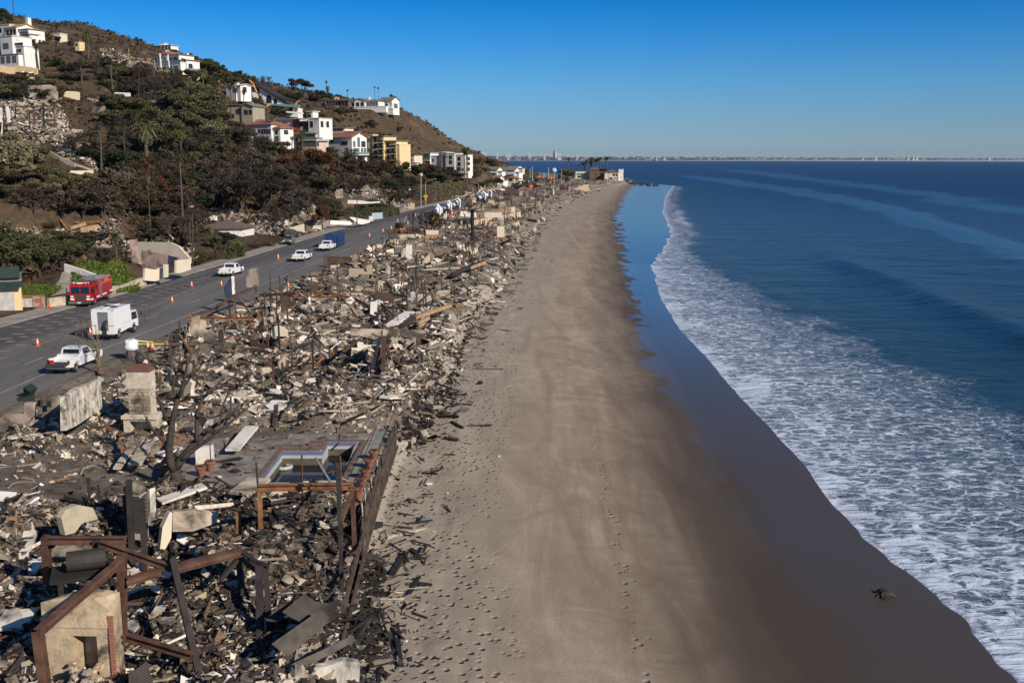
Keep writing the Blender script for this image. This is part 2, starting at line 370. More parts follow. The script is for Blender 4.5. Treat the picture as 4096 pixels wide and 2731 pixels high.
def m_sand():
    s = NT('beach_sand'); co = s.co(geo=True)
    d = s.attr('dwet'); e = s.attr('ddeb')
    n = s.noise(s.co(geo=True,scale=(0.42,0.055,1),rot=(0,0,R(-5))),1.0,6,0.62,0.8)
    st = s.noise(s.co(geo=True,scale=(0.42,0.42,1),rot=(0,0,R(-24))),0.55,7,0.68,1.6)
    dry = s.ramp(st,(0.30,(0.235,0.183,0.130)),(0.70,(0.385,0.316,0.240)))
    dry = s.mix(s.ramp(n,(0.40,0.0),(0.64,0.65)),dry,(0.185,0.136,0.092))
    dry = s.mix(s.ramp(e,(0.0,0.75),(0.1,0.5),(0.55,0.0)),dry,(0.34,0.305,0.25))
    wv = s.math('MULTIPLY_ADD',s.noise(s.co(geo=True,scale=(0.3,0.05,1)),1.0,3,0.5),5.0,d)
    fac = s.ramp(s.math('MULTIPLY_ADD',wv,0.1,0.1),(0.0,0.0),(0.28,0.40),(0.6,0.88),(0.85,1.0))
    x = s.mix(fac,dry,(0.058,0.045,0.035))
    sc_ = s.noise(s.co(geo=True,scale=(0.30,0.14,1)),1.0,3,0.5,0.9)
    mir = s.math('MULTIPLY_ADD',sc_,s.ramp(s.attr('far'),(0.0,0.9),(1.0,0.9)),-0.45)
    mm = s.math('ADD',s.math('MULTIPLY',s.attr('dsh'),0.12),mir)
    shine = s.ramp(s.math('MULTIPLY_ADD',s.math('MULTIPLY',mm,s.math('MULTIPLY_ADD',s.attr('far'),6.0,1.0)),0.5,0.5),(0.42,0.0),(0.62,1.0))
    shine = s.math('MULTIPLY',shine,s.ramp(s.attr('far'),(0.0,0.42),(0.25,0.8),(0.6,1.0)))
    ro = s.ramp(shine,(0.0,0.75),(0.4,0.42),(1.0,0.16))
    foot = s.n('TexVoronoi'); foot.inputs['Scale'].default_value = 1.9; s.L(co,foot.inputs['Vector']); foot.inputs['Randomness'].default_value = 1.0
    fh = s.ramp(foot.outputs['Distance'],(0.10,0.0),(0.33,1.0))
    fm = s.math('MULTIPLY',s.ramp(e,(0.0,1.0),(0.24,1.0),(0.36,0.0)),s.ramp(s.noise(co,0.25,3),(0.38,0.25),(0.5,1.0)))
    sp_ = s.n('SeparateXYZ'); s.L(s.n('NewGeometry').outputs['Position'],sp_.inputs[0]); xx = s.math('MULTIPLY_ADD',sp_.outputs[1],-0.02,sp_.outputs[0])
    trail = s.math('MULTIPLY',s.ramp(s.math('ABSOLUTE',s.math('SUBTRACT',xx,5.0)),(0.2,0.55),(0.6,0.0)),s.ramp(s.math('DIVIDE',sp_.outputs[1],200.0),(0.3,1.0),(0.5,0.0)))
    fm = s.math('MAXIMUM',fm,trail)
    h = s.math('MULTIPLY',s.math('SUBTRACT',fh,1.0),fm)
    bn = s.bump(h,0.16,1.0)
    fine = s.math('MULTIPLY',s.noise(co,5.0,6,0.7),s.ramp(fac,(0,1.0),(0.9,0.0)))
    bn = s.bump(fine,0.05,0.7,bn)
    x = s.mix(s.math('MULTIPLY',h,-0.35),x,(0.15,0.12,0.095))
    return s.set(base=x,rough=ro,spec=s.ramp(shine,(0,0.1),(0.42,0.22),(1,0.75)),nrm=bn)
def m_sea():
    s = NT('sea_water'); co = s.co(geo=True)
    d = s.attr('d'); fw = s.attr('fw'); far = s.attr('far'); sl = s.attr('slick')
    # foam: lace of distorted cells, dense near the leading edge
    mp = s.co(geo=True,scale=(0.75,1.25,1),rot=(0,0,R(10)))
    nz = s.n('TexNoise'); nz.inputs['Scale'].default_value = 0.5; nz.inputs['Detail'].default_value = 4; s.L(mp,nz.inputs['Vector'])
    vm = s.n('VectorMath',operation='MULTIPLY_ADD'); s.L(nz.outputs['Color'],vm.inputs[0]); vm.inputs[1].default_value = (4.2,4.2,0); s.L(mp,vm.inputs[2])
    v1 = s.n('TexVoronoi',feature='DISTANCE_TO_EDGE'); v1.inputs['Scale'].default_value = 0.62; s.L(vm.outputs[0],v1.inputs['Vector'])
    v2 = s.n('TexVoronoi',feature='DISTANCE_TO_EDGE'); v2.inputs['Scale'].default_value = 2.0; s.L(vm.outputs[0],v2.inputs['Vector'])
    u = s.math('DIVIDE',d,fw)       # 0 at the edge, 1 at the outer limit of the foam
    un = s.math('MULTIPLY_ADD',s.math('SUBTRACT',s.noise(s.co(geo=True,scale=(1,0.5,1)),0.16,5,0.65,0.5),0.5),1.1,u)
    width = s.ramp(un,(0.0,0.32),(0.10,0.14),(0.5,0.10),(0.8,0.065),(1.0,0.0))
    w1 = s.math('MULTIPLY_ADD',s.noise(co,1.3,5,0.7),0.30,-0.15)
    l1 = s.math('SUBTRACT',s.math('ADD',width,s.math('MULTIPLY',w1,s.math('GREATER_THAN',width,0.02))),v1.outputs['Distance'])
    l2 = s.math('SUBTRACT',s.math('MULTIPLY',width,0.6),v2.outputs['Distance'])
    lace = s.math('MAXIMUM',s.ramp(s.math('ADD',l1,0.5),(0.49,0.0),(0.60,1.0)),s.math('MULTIPLY',s.ramp(s.math('ADD',l2,0.5),(0.49,0.0),(0.56,1.0)),0.75))
    veil = s.math('MULTIPLY',s.ramp(un,(0.0,0.30),(0.6,0.15),(1.05,0.0)),s.ramp(s.noise(s.co(geo=True,scale=(1,1.8,1)),1.1,6,0.7),(0.36,0.1),(0.62,1.0)))
    foam = s.math('MAXIMUM',lace,veil)
    foam = s.math('MULTIPLY',foam,s.ramp(un,(0.95,1.0),(1.1,0.0)))
    # crest lines parallel to the shore
    cl = s.noise(s.co(geo=True,scale=(0.9,0.05,1)),0.8,4,0.6,1.2)
    ln = s.math('MULTIPLY',s.ramp(s.math('ABSOLUTE',s.math('SUBTRACT',cl,0.5)),(0.0,0.9),(0.02,0.0)),s.ramp(u,(0.0,1.0),(0.45,0.6),(0.55,0.0)))
    edge = s.ramp(s.math('ADD',d,s.math('MULTIPLY',s.noise(co,1.5,4),0.5)),(0.30,0.95),(0.65,0.35),(0.95,0.0))
    foam = s.math('MAXIMUM',s.math('MAXIMUM',foam,s.math('MULTIPLY',ln,0.55)),edge)
    foam = s.math('MAXIMUM',foam,s.math('MULTIPLY',s.attr('brk'),s.ramp(s.noise(s.co(geo=True,scale=(1,0.5,1)),0.9,6,0.7),(0.35,0.0),(0.55,1.0))))
    deep = s.ramp(s.math('DIVIDE',d,130.0),(0.0,(0.024,0.036,0.048)),(0.2,(0.007,0.027,0.043)),(0.45,(0.004,0.019,0.043)),(1.0,(0.003,0.010,0.036)))
    sl = s.ramp(s.math('MULTIPLY_ADD',s.noise(s.co(geo=True,scale=(1,.35,1)),0.05,6,0.7),1.3,s.math('SUBTRACT',sl,0.65)),(0.3,0.0),(0.62,1.0))
    deep = s.mix(s.math('MULTIPLY',sl,0.75),deep,(0.024,0.075,0.125))
    deep = s.mix(s.ramp(d,(0.0,0.7),(1.0,0.0)),deep,(0.10,0.085,0.075))
    x = s.mix(s.math('MULTIPLY',foam,0.93),deep,(0.53,0.61,0.74))
    wv1 = s.noise(s.co(geo=True,scale=(0.5,1.3,1),rot=(0,0,R(12))),0.55,7,0.62,0.2)
    wv2 = s.noise(s.co(geo=True,scale=(0.35,1.0,1),rot=(0,0,R(-18))),0.09,6,0.6,0.3)
    hh = s.math('MULTIPLY_ADD',wv2,4.0,wv1)
    bn = s.bump(hh,0.62,s.ramp(sl,(0,1.0),(1,0.45)))
    bn = s.bump(foam,0.05,0.6,bn)
    ro = s.mix(foam,s.ramp(far,(0,0.22),(1,0.32)),0.85)
    return s.set(base=x,rough=ro,spec=s.ramp(far,(0,0.42),(1.0,0.26)),nrm=bn)
def m_asphalt():
    s = NT('asphalt'); co = s.co(geo=True)
    n = s.noise(s.co(geo=True,scale=(1,0.08,1)),0.7,5,0.6,0.3); c = s.noise(co,0.6,6,0.7)
    t = s.attr('tl')
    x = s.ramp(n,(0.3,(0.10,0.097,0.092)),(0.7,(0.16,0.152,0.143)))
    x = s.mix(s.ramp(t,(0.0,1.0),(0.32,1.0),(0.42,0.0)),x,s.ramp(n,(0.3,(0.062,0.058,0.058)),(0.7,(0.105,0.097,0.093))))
    x = s.mix(s.ramp(c,(0.55,0.0),(0.75,0.5)),x,(0.14,0.128,0.112))
    x = s.mix(s.ramp(t,(0.84,0.0),(1.0,0.55)),x,(0.17,0.155,0.135))
    vc = s.n('TexVoronoi',feature='DISTANCE_TO_EDGE'); vc.inputs['Scale'].default_value = 0.22; s.L(s.co(geo=True,scale=(1,0.6,1)),vc.inputs['Vector'])
    x = s.mix(s.ramp(vc.outputs['Distance'],(0.0,0.6),(0.012,0.0)),x,(0.03,0.03,0.03))
    return s.set(base=x,rough=0.85,spec=0.25,nrm=s.bump(s.noise(co,20,4),0.01,0.7))
M_HILL = m_hill(); M_LOT = m_lot(); M_SAND = m_sand(); M_SEA = m_sea(); M_ASPH = m_asphalt()
# ================================================================ terrain meshes
ys = np.concatenate([np.geomspace(22,1500,430),np.geomspace(1530,3000,24)])
Yg = ys[:,None]
def strip(name,fa,fb,nc,m,dz=0.0,warp=1.0,attrs=None,rough=True,zadd=None,ysel=None):
    Y = Yg if ysel is None else ysel[:,None]
    t = np.linspace(0,1,nc)[None,:] ** warp
    a = fa(Y); b = fb(Y); X = a + (b - a) * t; YY = np.broadcast_to(Y,X.shape)
    Z = G(X.ravel(),YY.ravel(),rough).reshape(X.shape) + dz
    if zadd is not None: Z = Z + zadd(X,YY)
    at = {k: f(X,YY) for k,f in (attrs or {}).items()}
    o = grid_mesh(name,X,YY,Z,m,at); tag(o,kind='structure'); return o
strip('hillside',lambda y: xL(y) - 3.0,lambda y: xL(y) - 3.0 - (40 + y * 0.95),300,M_HILL,warp=1.5)
def rub(X,Y):      # uneven rubble heaps between road and sand, except paved decks and yards
    k = sst(1.5,5,X - xR(Y)) * (1 - sst(-3.0,1.0,X - xD(Y)))
    keep = np.ones_like(X)
    for (x0,x1,y0,y1) in FLAT:
        keep = keep * (1 - sst(-1.2,0.4,X - x0) * sst(-1.2,0.4,x1 - X) * sst(-1.5,0.4,Y - y0) * sst(-1.5,0.4,y1 - Y))
    amp = 1 + 0.3 * sst(100,300,Y) + 0.5 * (1 - sst(50,53,Y))
    return k * keep * amp * (np.maximum(fbm(X / 4.5,Y / 6.5,31,3) * 1.9 + 0.18,-0.25) + fbm(X / 1.1,Y / 1.3,77,3) * 0.45)
POOL = [(-15.0,58.0),(-15.0,64.6),(-12.4,64.6),(-12.4,66.8),(-10.1,66.8),(-10.1,58.0)]
FLAT = [(-21,-8.2,57.0,70.0),(-34,-20.5,54.0,61.5),(-31,-24,66,69.5),(-40,-33.5,60,96),(-9.0,-6.5,52,71),(-4,12,395,470)]
def lot_z(x,y):
    x = np.atleast_1d(np.asarray(x,float)); y = np.atleast_1d(np.asarray(y,float))
    return G(x,y) + rub(x,y)
def gz(x,y):
    return float(lot_z(x,y)[0]) if float(xR(y)) + 1 < x < float(xD(y)) + 1 else g(x,y)
def ins_pool(X,Y): return ((X > -15.3) & (X < -9.8) & (Y > 57.7) & (Y < 64.9)) | ((X > -12.7) & (X < -9.8) & (Y > 64.7) & (Y < 67.1))
gr = strip('ground',lambda y: xR(y) - 0.3,lambda y: xD(y) + 1.0,200,M_LOT,zadd=lambda X,Y: rub(X,Y) - 0.25 * sst(-1.6,-0.8,X - xD(Y)) - 2.6 * ins_pool(X,Y))
def sandz(X,Y):
    s = sst(0,3,X - xD(Y))
    z = (fbm(X / 2.2,Y / 3.0,3,4) * 0.18 + fbm(X / 0.5,Y / 0.5,13,2) * 0.09) * (1 - sst(3.5,6.0,X - xD(Y)))
    z = z + fbm(X / 9,Y / 40,55,3) * 0.12 * (1 - sst(-6,0,X - xWet(Y)))
    return z - 0.05 * (1 - s)
sand = strip('beach_sand',lambda y: xD(y) - 2.5,lambda y: xW(y) + 14,260,M_SAND,zadd=sandz,attrs={
    'dwet': lambda X,Y: (X - xDark(Y)) / (1 + Y / 500),'dsh': lambda X,Y: (X - xWet(Y)) / (1 + Y / 500),'ddeb': lambda X,Y: (X - xD(Y)) / (20 + Y * 0.02),'far': lambda X,Y: sst(60,260,Y)})
# the road, its kerb, pavement and painted marks
roadys = np.concatenate([np.arange(20,400,2.0),np.arange(400,1500,8.0)])
def ribbon(name,fa,fb,z,m,y0=20,y1=1500,nc=3,attrs=None,parent=None,thick=0):
    Y = roadys[(roadys >= y0) & (roadys <= y1)][:,None]; t = np.linspace(0,1,nc)[None,:]
    X = fa(Y) + (fb(Y) - fa(Y)) * t; YY = np.broadcast_to(Y,X.shape); Z = np.full(X.shape,z)
    return grid_mesh(name,X,YY,Z,m,{k: f(X,YY) for k,f in (attrs or {}).items()}) 
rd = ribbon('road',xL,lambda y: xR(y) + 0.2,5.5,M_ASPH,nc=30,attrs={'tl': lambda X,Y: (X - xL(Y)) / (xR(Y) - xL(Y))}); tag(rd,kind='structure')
M_CONC = mat('pavement_concrete',(0.27,0.245,0.21),0.9,0.3,0.5,bump=0.02,bsc=3)
pv = MB()
yy = [y for y in np.arange(60,700,3.0)]
for a,b in zip(yy[:-1],yy[1:]):
    xa,xb = float(xL(a)),float(xL(b))
    pv.hexa([(xa - 3.4,a,5.3),(xa,a,5.3),(xb,b,5.3),(xb - 3.4,b,5.3)],[(xa - 3.4,a,5.64),(xa,a,5.63),(xb,b,5.63),(xb - 3.4,b,5.64)])
tag(pv.build('pavement',M_CONC),kind='structure')
M_WHT = mat('worn_white_paint',(0.30,0.29,0.28),0.7,0.45,2.0); M_YEL = mat('worn_yellow_paint',(0.36,0.22,0.06),0.7,0.3,2.0)
def line_marks(name,off,m,dash,gap,w,y0,y1,ph=0):
    mb = MB(); y = y0 + ph
    while y < y1:
        e = min(y + dash,y1)
        x0,x1 = float(xL(y)) + off * float((xR(y) - xL(y))) / 18.6,float(xL(e)) + off * float((xR(e) - xL(e))) / 18.6
        mb.quad((x0 - w / 2,y,5.506),(x0 + w / 2,y,5.506),(x1 + w / 2,e,5.506),(x1 - w / 2,e,5.506)); y += dash + gap
    o = mb.build(name,m); return tag(o,kind='structure')
line_marks('road_edge_line',15.9,M_WHT,30,0.0,0.16,60,420)
line_marks('lane_line',12.4,M_WHT,3.6,9.5,0.15,60,560,3)
line_marks('centre_line',9.0,M_YEL,14,5.0,0.13,60,600)
line_marks('centre_line',7.4,M_YEL,9,16.0,0.10,60,600)
def patches(off,w,step,y0,y1):
    mb = MB(); y = y0
    while y < y1:
        x = float(xL(y)) + off; k = 0.3 + 0.12 * random.random()
        if random.random() > 0.08: mb.quad((x - w / 2,y,5.506),(x + w / 2,y + 0.1,5.506),(x + w / 2,y + k + 0.1,5.506),(x - w / 2,y + k,5.506))
        y += step
    return tag(mb.build('road_mark',M_WHT),kind='structure')
patches(1.6,1.1,2.7,80,330); patches(4.2,1.3,2.7,78,320); patches(5.6,0.8,2.7,79,300); patches(7.7,0.9,3.1,80,230)
# ================================================================ sea
dsea = np.concatenate([np.linspace(-0.9,34,150),np.geomspace(34.6,9000,170)])[None,:]
ysea = np.concatenate([np.geomspace(20,1200,420),np.geomspace(1215,12400,60)])[:,None]
def seashape():
    scal = (fbm(ysea / 5.0,ysea * 0 + 3,41,3) * 1.2 + np.abs(vn(ysea / 3.1,ysea * 0,43)) * 1.1) * (1 - 0.3 * sst(200,600,ysea))
    sg = 1 - sst(3,25,dsea)
    base = xW(np.minimum(ysea,3000)) - np.maximum(ysea - 3000,0) * 0.9
    X = base + dsea + scal * sg - 0.6 - 0.7 * sst(55,75,ysea) * (1 - sst(150,200,ysea)); Y = np.broadcast_to(ysea,X.shape)
    s0 = np.maximum(dsea,0)
    ph = dsea - 45 - 8 * vn(ysea / 60,ysea * 0,3) + 0 * Y
    swell = 1.1 * np.exp(-((ph) / 4.5) ** 2) * sst(95,140,Y) * (1 - sst(240,330,Y))
    swell = swell + 0.5 * np.exp(-((dsea - 95 + 20 * vn(Y / 120,Y * 0,5)) / 9) ** 2) * (1 - sst(400,700,Y)) + 0.13 * np.sin(dsea / 13 + 2 * fbm(X / 90,Y / 160,12,2)) * sst(20,60,dsea) * (1 - sst(600,1500,Y + dsea))
    swell = swell + fbm(X / 3.0,Y / 6.0,71,3) * 0.16 * sst(0.5,6,dsea) * (1 - sst(150,400,Y))
    brk = np.exp(-((dsea - 5 - 3 * vn(Y / 15,Y * 0,4)) / 3.0) ** 2) * sst(255,300,Y) * (1 - sst(860,900,Y)) * (0.55 + 0.6 * vn(Y / 25,Y * 0,8)) * (1 - .5 * sst(420,600,Y))
    Z = 0.06 + 0.02 * np.minimum(s0,3) + swell * sst(0,4,dsea) + 0.7 * brk
    Z = np.where(dsea < 0,0.06 + dsea * 0.5,Z)
    fw = np.interp(Y,[20,45,99,151,200,262,300,500,800,1200],[36,33,27,22.5,17,9,5.5,5,4,3])
    pl1 = np.interp(Y,[200,275,406,642,993,1400],[118,134,159,197,222,240]); pl2 = np.interp(Y,[200,300,500,800,1500,2500],[200,205,240,290,380,500])
    wob = 10 * fbm(Y / 90,X / 60,19,3)
    sl = np.exp(-(((X - pl1 + wob) / (6 + Y * 0.014)) ** 2)) * sst(150,260,Y) * (1 - sst(1100,1800,Y)) + 0.7 * np.exp(-(((X - pl2 + 2 * wob) / (9 + Y * 0.02)) ** 2)) * sst(190,330,Y) * (1 - sst(1800,3000,Y))
    return X,Y,Z,dict(d=np.broadcast_to(s0,X.shape),fw=fw,far=sst(100,900,Y + 0.3 * X),slick=np.clip(sl,0,1),brk=np.clip(brk * 1.1,0,1))
_X,_Y,_Z,_at = seashape()
sea = grid_mesh('sea',_X,_Y,_Z,M_SEA,_at); tag(sea,kind='structure')

# ================================================================ vegetation
def m_leaf(name,c1,c2,c3=None):
    s = NT(name); oi = s.n('ObjectInfo'); n = s.noise(s.co(),0.45,3)
    x = s.ramp(n,(0.35,c1),(0.65,c2)); x = s.mix(1.0,x,s.attr('tint',True),'MULTIPLY')
    hs = s.n('HueSaturation'); s.L(x,hs.inputs['Color']); s.L(s.math('MULTIPLY_ADD',oi.outputs['Random'],0.5,0.75),hs.inputs['Value'])
    return s.set(base=hs.outputs[0],rough=0.8,spec=0.15)
LEAF = dict(green=m_leaf('green_leaves',(0.042,0.046,0.021),(0.078,0.078,0.036)),olive=m_leaf('olive_leaves',(0.075,0.075,0.035),(0.125,0.118,0.06)),
            dark=m_leaf('dark_leaves',(0.026,0.034,0.014),(0.05,0.055,0.024)),brown=m_leaf('scorched_leaves',(0.040,0.031,0.019),(0.082,0.062,0.037)),
            rust=m_leaf('rust_leaves',(0.058,0.029,0.016),(0.105,0.052,0.026)),grey=m_leaf('grey_twigs',(0.055,0.045,0.037),(0.10,0.08,0.064)),
            pale=m_leaf('pale_grey_leaves',(0.13,0.12,0.07),(0.20,0.18,0.11)),bright=m_leaf('bright_leaves',(0.085,0.115,0.022),(0.14,0.16,0.04)),
            black=m_leaf('charred_twigs',(0.022,0.018,0.016),(0.045,0.036,0.030)),tan=m_leaf('dry_scrub',(0.10,0.068,0.035),(0.17,0.115,0.06)))
M_BARK = mat('bark',(0.07,0.052,0.038),0.95,0.3,3.0,bump=0.02); M_CHAR = mat('charred_wood',(0.022,0.019,0.017),0.85,0.4,4.0,bump=0.02)
M_PTR = mat('palm_trunk_bark',(0.085,0.068,0.052),0.95,0.35,2.0,bump=0.03,bsc=6)
def clump(rng,lobes,n,sz,flat=1.0,hang=0.0):
    """leaf sized faces spread through lobes; returns corner and tint arrays"""
    w_ = np.array([l[3] * l[4] for l in lobes]); w_ = w_ / w_.sum(); idx = rng.choice(len(lobes),n,p=w_)
    L_ = np.array(lobes)[idx]
    v = rng.normal(size=(n,3)); v /= np.linalg.norm(v,axis=1)[:,None]
    r = rng.random(n) ** 0.38
    p = L_[:,:3] + v * r[:,None] * np.stack([L_[:,3],L_[:,3],L_[:,4]],1)
    nr = v + rng.normal(size=(n,3)) * 0.7; nr /= np.linalg.norm(nr,axis=1)[:,None]
    t = np.cross(nr,rng.normal(size=(n,3))); t /= np.linalg.norm(t,axis=1)[:,None] + 1e-9
    b = np.cross(nr,t); s = sz * (0.5 + rng.random(n))[:,None]
    asp = (0.35 + 0.6 * rng.random(n))[:,None]
    q = np.stack([p - t * s,p - b * s * asp,p + t * s,p + b * s * asp + nr * s * 0.25],1)
    tint = np.clip(0.62 + 0.75 * rng.random(n),0,1.5)[:,None] * (1 + 0.16 * rng.normal(size=(n,3)))
    return q,np.clip(tint,0.2,2.0)
def mesh_quads(name,q,tint,m):
    o = np_mesh(name,q.reshape(-1,3),np.arange(len(q) * 4).reshape(-1,4),m,fcol=tint); me = o.data
    bpy.data.objects.remove(o); return me
def limbs(rng,H,lobes,r0,n=5):
    mb = MB(); top = Vector((0,0,H * 0.45)); mb.tube([(0,0,-1.0),(0.05 * H * rng.normal() * 0.4,0,H * 0.2),top],[r0 * 1.3,r0,r0 * 0.7],n)
    for l in lobes:
        e = Vector(l[:3]); st = Vector((0,0,H * (0.2 + 0.25 * rng.random()))); md = (st + e) / 2 + Vector((0,0,-0.03 * H))
        mb.tube([st,md,e],[r0 * 0.5,r0 * 0.3,r0 * 0.1],4)
    return mb
def branchy(rng,H,r0,depth=5,spread=0.55,kids=3,droop=0.0):
    mb = MB()
    def rec(p,d,L,r,k):
        q = p + d * L * 0.5 + Vector(rng.normal(size=3) * L * 0.06); e = q + (d + Vector(rng.normal(size=3) * 0.18)).normalized() * L * 0.5
        mb.tube([p,q,e],[r,r * 0.8,r * 0.6],5 if k > 2 else 3,cap=False)
        if k == 0: return
        for i in range(kids if k > 1 else kids + 1):
            v = Vector(rng.normal(size=3)); v = (v - d * v.dot(d)).normalized()
            nd = (d * (1 - 0.15 * k / depth) + v * spread * (0.6 + 0.7 * rng.random()) + Vector((0,0,0.12 - droop))).normalized()
            rec(e if i < 2 else q,nd,L * (0.62 + 0.2 * rng.random()),r * 0.6,k - 1)
    rec(Vector((0,0,-0.5)),Vector((0,0,1)),H * 0.33,r0,depth)
    return mb
PROTO = {}
def make_proto(key,H,seed,leaf,shape,n=1500,sz=0.34):
    rng = np.random.default_rng(seed); lobes = []
    if shape == 'round':
        for i in range(11):
            a = rng.random() * 6.28; r = (0.10 + 0.24 * rng.random()) * H; z = H * (0.42 + 0.42 * rng.random())
            lobes.append((math.cos(a) * r,math.sin(a) * r,z,H * (0.11 + 0.10 * rng.random()),H * (0.09 + 0.08 * rng.random())))
    elif shape == 'tall':
        for i in range(11):
            a = rng.random() * 6.28; k = i / 10.0; r = (0.04 + 0.10 * rng.random()) * H
            lobes.append((math.cos(a) * r,math.sin(a) * r,H * (0.25 + 0.68 * k),H * (0.13 - 0.07 * k),H * 0.09))
    elif shape == 'umbrella':
        for i in range(13):
            a = rng.random() * 6.28; r = (0.05 + 0.36 * rng.random()) * H
            lobes.append((math.cos(a) * r,math.sin(a) * r,H * (0.72 + 0.18 * rng.random()),H * (0.10 + 0.06 * rng.random()),H * 0.07))
    elif shape == 'bush':
        for i in range(10):
            a = rng.random() * 6.28; r = (0.1 + 0.5 * rng.random()) * H
            lobes.append((math.cos(a) * r,math.sin(a) * r,H * (0.25 + 0.4 * rng.random()),H * (0.22 + 0.14 * rng.random()),H * (0.2 + 0.1 * rng.random())))
    q,t = clump(rng,lobes,n,sz)
    crown = mesh_quads('crown',q,t,LEAF[leaf])
    tr = limbs(rng,H,lobes,H * 0.022 if shape != 'bush' else H * 0.03).build('trunk',M_BARK); trunk = tr.data; bpy.data.objects.remove(tr)
    PROTO.setdefault(key,[]).append((H,crown,trunk))
def make_bare(key,H,seed,spread,depth=5,kids=3,r0=0.026,twig=None):
    rng = np.random.default_rng(seed); mb = branchy(rng,H,H * r0,depth,spread,kids)
    zmax = max(v[2] for v in mb.v); k = H / zmax; mb.v = [(v[0] * k,v[1] * k,v[2] * k) for v in mb.v]
    o = mb.build('branches',M_CHAR if twig is None else M_BARK); me = o.data; bpy.data.objects.remove(o)
    tw = None
    if twig:
        pts = np.array([v for v in mb.v if v[2] > H * 0.35]); idx = rng.integers(0,len(pts),1100)
        lob = [(*pts[i],H * 0.05,H * 0.05) for i in idx[:400]]
        q,t = clump(rng,lob,1100,0.16 * H / 8); tw = mesh_quads('twigs',q,t,LEAF[twig])
    PROTO.setdefault(key,[]).append((H,tw,me))
for i,(k,lf,sh) in enumerate([('green','green','round'),('green','green','round'),('olive','olive','round'),('olive','olive','round'),('dark','dark','round'),('dark','dark','round'),('brown','brown','round'),('brown','brown','round'),('brown','brown','round'),
                                 ('rust','rust','round'),('rust','rust','tall'),('darktall','dark','tall'),('cypress','green','tall'),('umbrella','brown','umbrella'),('pale','pale','round'),('pale','pale','round'),('bright','bright','round'),('greytree','grey','round'),('greytree','grey','round')]):
    make_proto(k,10.0,100 + i,lf,sh,n=5200 if sh == 'round' else 3600,sz=0.235)
for i,(k,lf) in enumerate([('gbush','green'),('bbush','brown'),('dbush','dark'),('obush','olive'),('rbush','rust'),('brbush','bright'),('greybush','grey'),('tbush','tan')]):
    make_proto(k,3.0,200 + i,lf,'bush',n=1300,sz=0.13)
make_bare('bare',10.0,301,0.62,5,3); make_bare('bare',10.0,302,0.7,5,3); make_bare('barebrown',10.0,303,0.6,5,3,twig='grey'); make_bare('barebrown',10.0,304,0.7,5,3,twig='brown'); make_bare('bareblack',10.0,305,0.75,5,3,twig='black'); make_bare('bareblack',10.0,306,0.65,5,3,twig='black')
def frond_mb(mb,L,drop,w_,az,el0,rng,seg=6,leaf=10):
    d = Vector((math.cos(az),math.sin(az),0)); p = Vector((0,0,0)); el_ = el0; pts = [p.copy()]
    for i in range(seg):
        p = p + (d * math.cos(el_) + Vector((0,0,1)) * math.sin(el_)) * (L / seg); pts.append(p.copy()); el_ -= drop / seg * (1 + 0.4 * i / seg)
    side = Vector((-math.sin(az),math.cos(az),0))
    for i in range(leaf):
        t = (i + 0.5) / leaf * seg; k = int(t); f = t - k; q = pts[k] * (1 - f) + pts[min(k + 1,seg)] * f
        tt = (pts[min(k + 1,seg)] - pts[k]).normalized(); wl = w_ * math.sin(math.pi * min(0.97,(0.12 + 0.88 * (i + 0.5) / leaf))) ** 0.6
        for sgn in (-1,1):
            c = 0.55 + 0.7 * rng.random(); mb.col = (c,c,c)
            tip = q + side * sgn * wl + tt * wl * 0.55 + Vector((0,0,-wl * (0.35 + 0.3 * rng.random())))
            mb.quad(q - tt * 0.42 * L / leaf,q + tt * 0.42 * L / leaf,tip)
def make_palm(key,H,seed,leaf,L,n,w_,rt,skirt=0.35,droop=1.5):
    rng = np.random.default_rng(seed); fr = MB()
    for i in range(n):
        e = R(75) - R(130) * (i / n) ** 0.9; frond_mb(fr,L * (0.85 + 0.25 * rng.random()),droop * (0.8 + 0.4 * rng.random()),w_,i * 2.39996 + rng.random() * 0.3,e,rng)
    fr.v = [(a,b,c + H) for a,b,c in fr.v]
    o = fr.build('fronds',LEAF[leaf]); fm = o.data; bpy.data.objects.remove(o)
    t = MB(); bx = rng.normal() * 0.02 * H
    t.tube([(0,0,-1),(0,0,0.3),(bx * 0.3,0,H * 0.3),(bx * 0.8,0,H * 0.7),(0,0,H - skirt * L),(0,0,H)],[rt * 1.6,rt * 1.4,rt,rt * 0.85,rt * 0.85,rt * 1.5 if skirt else rt],7)
    o = t.build('trunk',M_PTR); tm = o.data; bpy.data.objects.remove(o)
    PROTO.setdefault(key,[]).append((H,fm,tm))
make_palm('fanpalm',14.0,1,'olive',1.5,42,0.42,0.22,0.5,1.3); make_palm('fanpalm',14.0,2,'green',1.6,46,0.42,0.22,0.5,1.2)
make_palm('datepalm',9.0,3,'olive',3.9,60,0.5,0.42,0.25,1.6); make_palm('datepalm_green',9.0,4,'green',3.3,56,0.5,0.38,0.25,1.7)
make_palm('burntpalm',12.0,5,'brown',1.9,34,0.36,0.25,0.8,2.2); make_palm('brightpalm',10.0,6,'bright',2.1,44,0.45,0.24,0.6,1.8)
make_palm('tuftpalm',3.0,7,'green',1.9,34,0.42,0.2,0.2,1.6)
TREES = []
KN = dict(green='tree',olive='tree',dark='tree',brown='scorched_tree',rust='scorched_tree',darktall='tree',cypress='cypress_tree',umbrella='umbrella_pine',pale='tree',bright='tree',greytree='scorched_tree',bare='bare_tree',barebrown='bare_tree',bareblack='bare_tree',
          gbush='bush',bbush='bush',dbush='bush',obush='bush',rbush='bush',brbush='bush',greybush='bush',tbush='bush',fanpalm='palm_tree',datepalm='palm_tree',datepalm_green='palm_tree',burntpalm='palm_tree',brightpalm='palm_tree',tuftpalm='palm_tree')
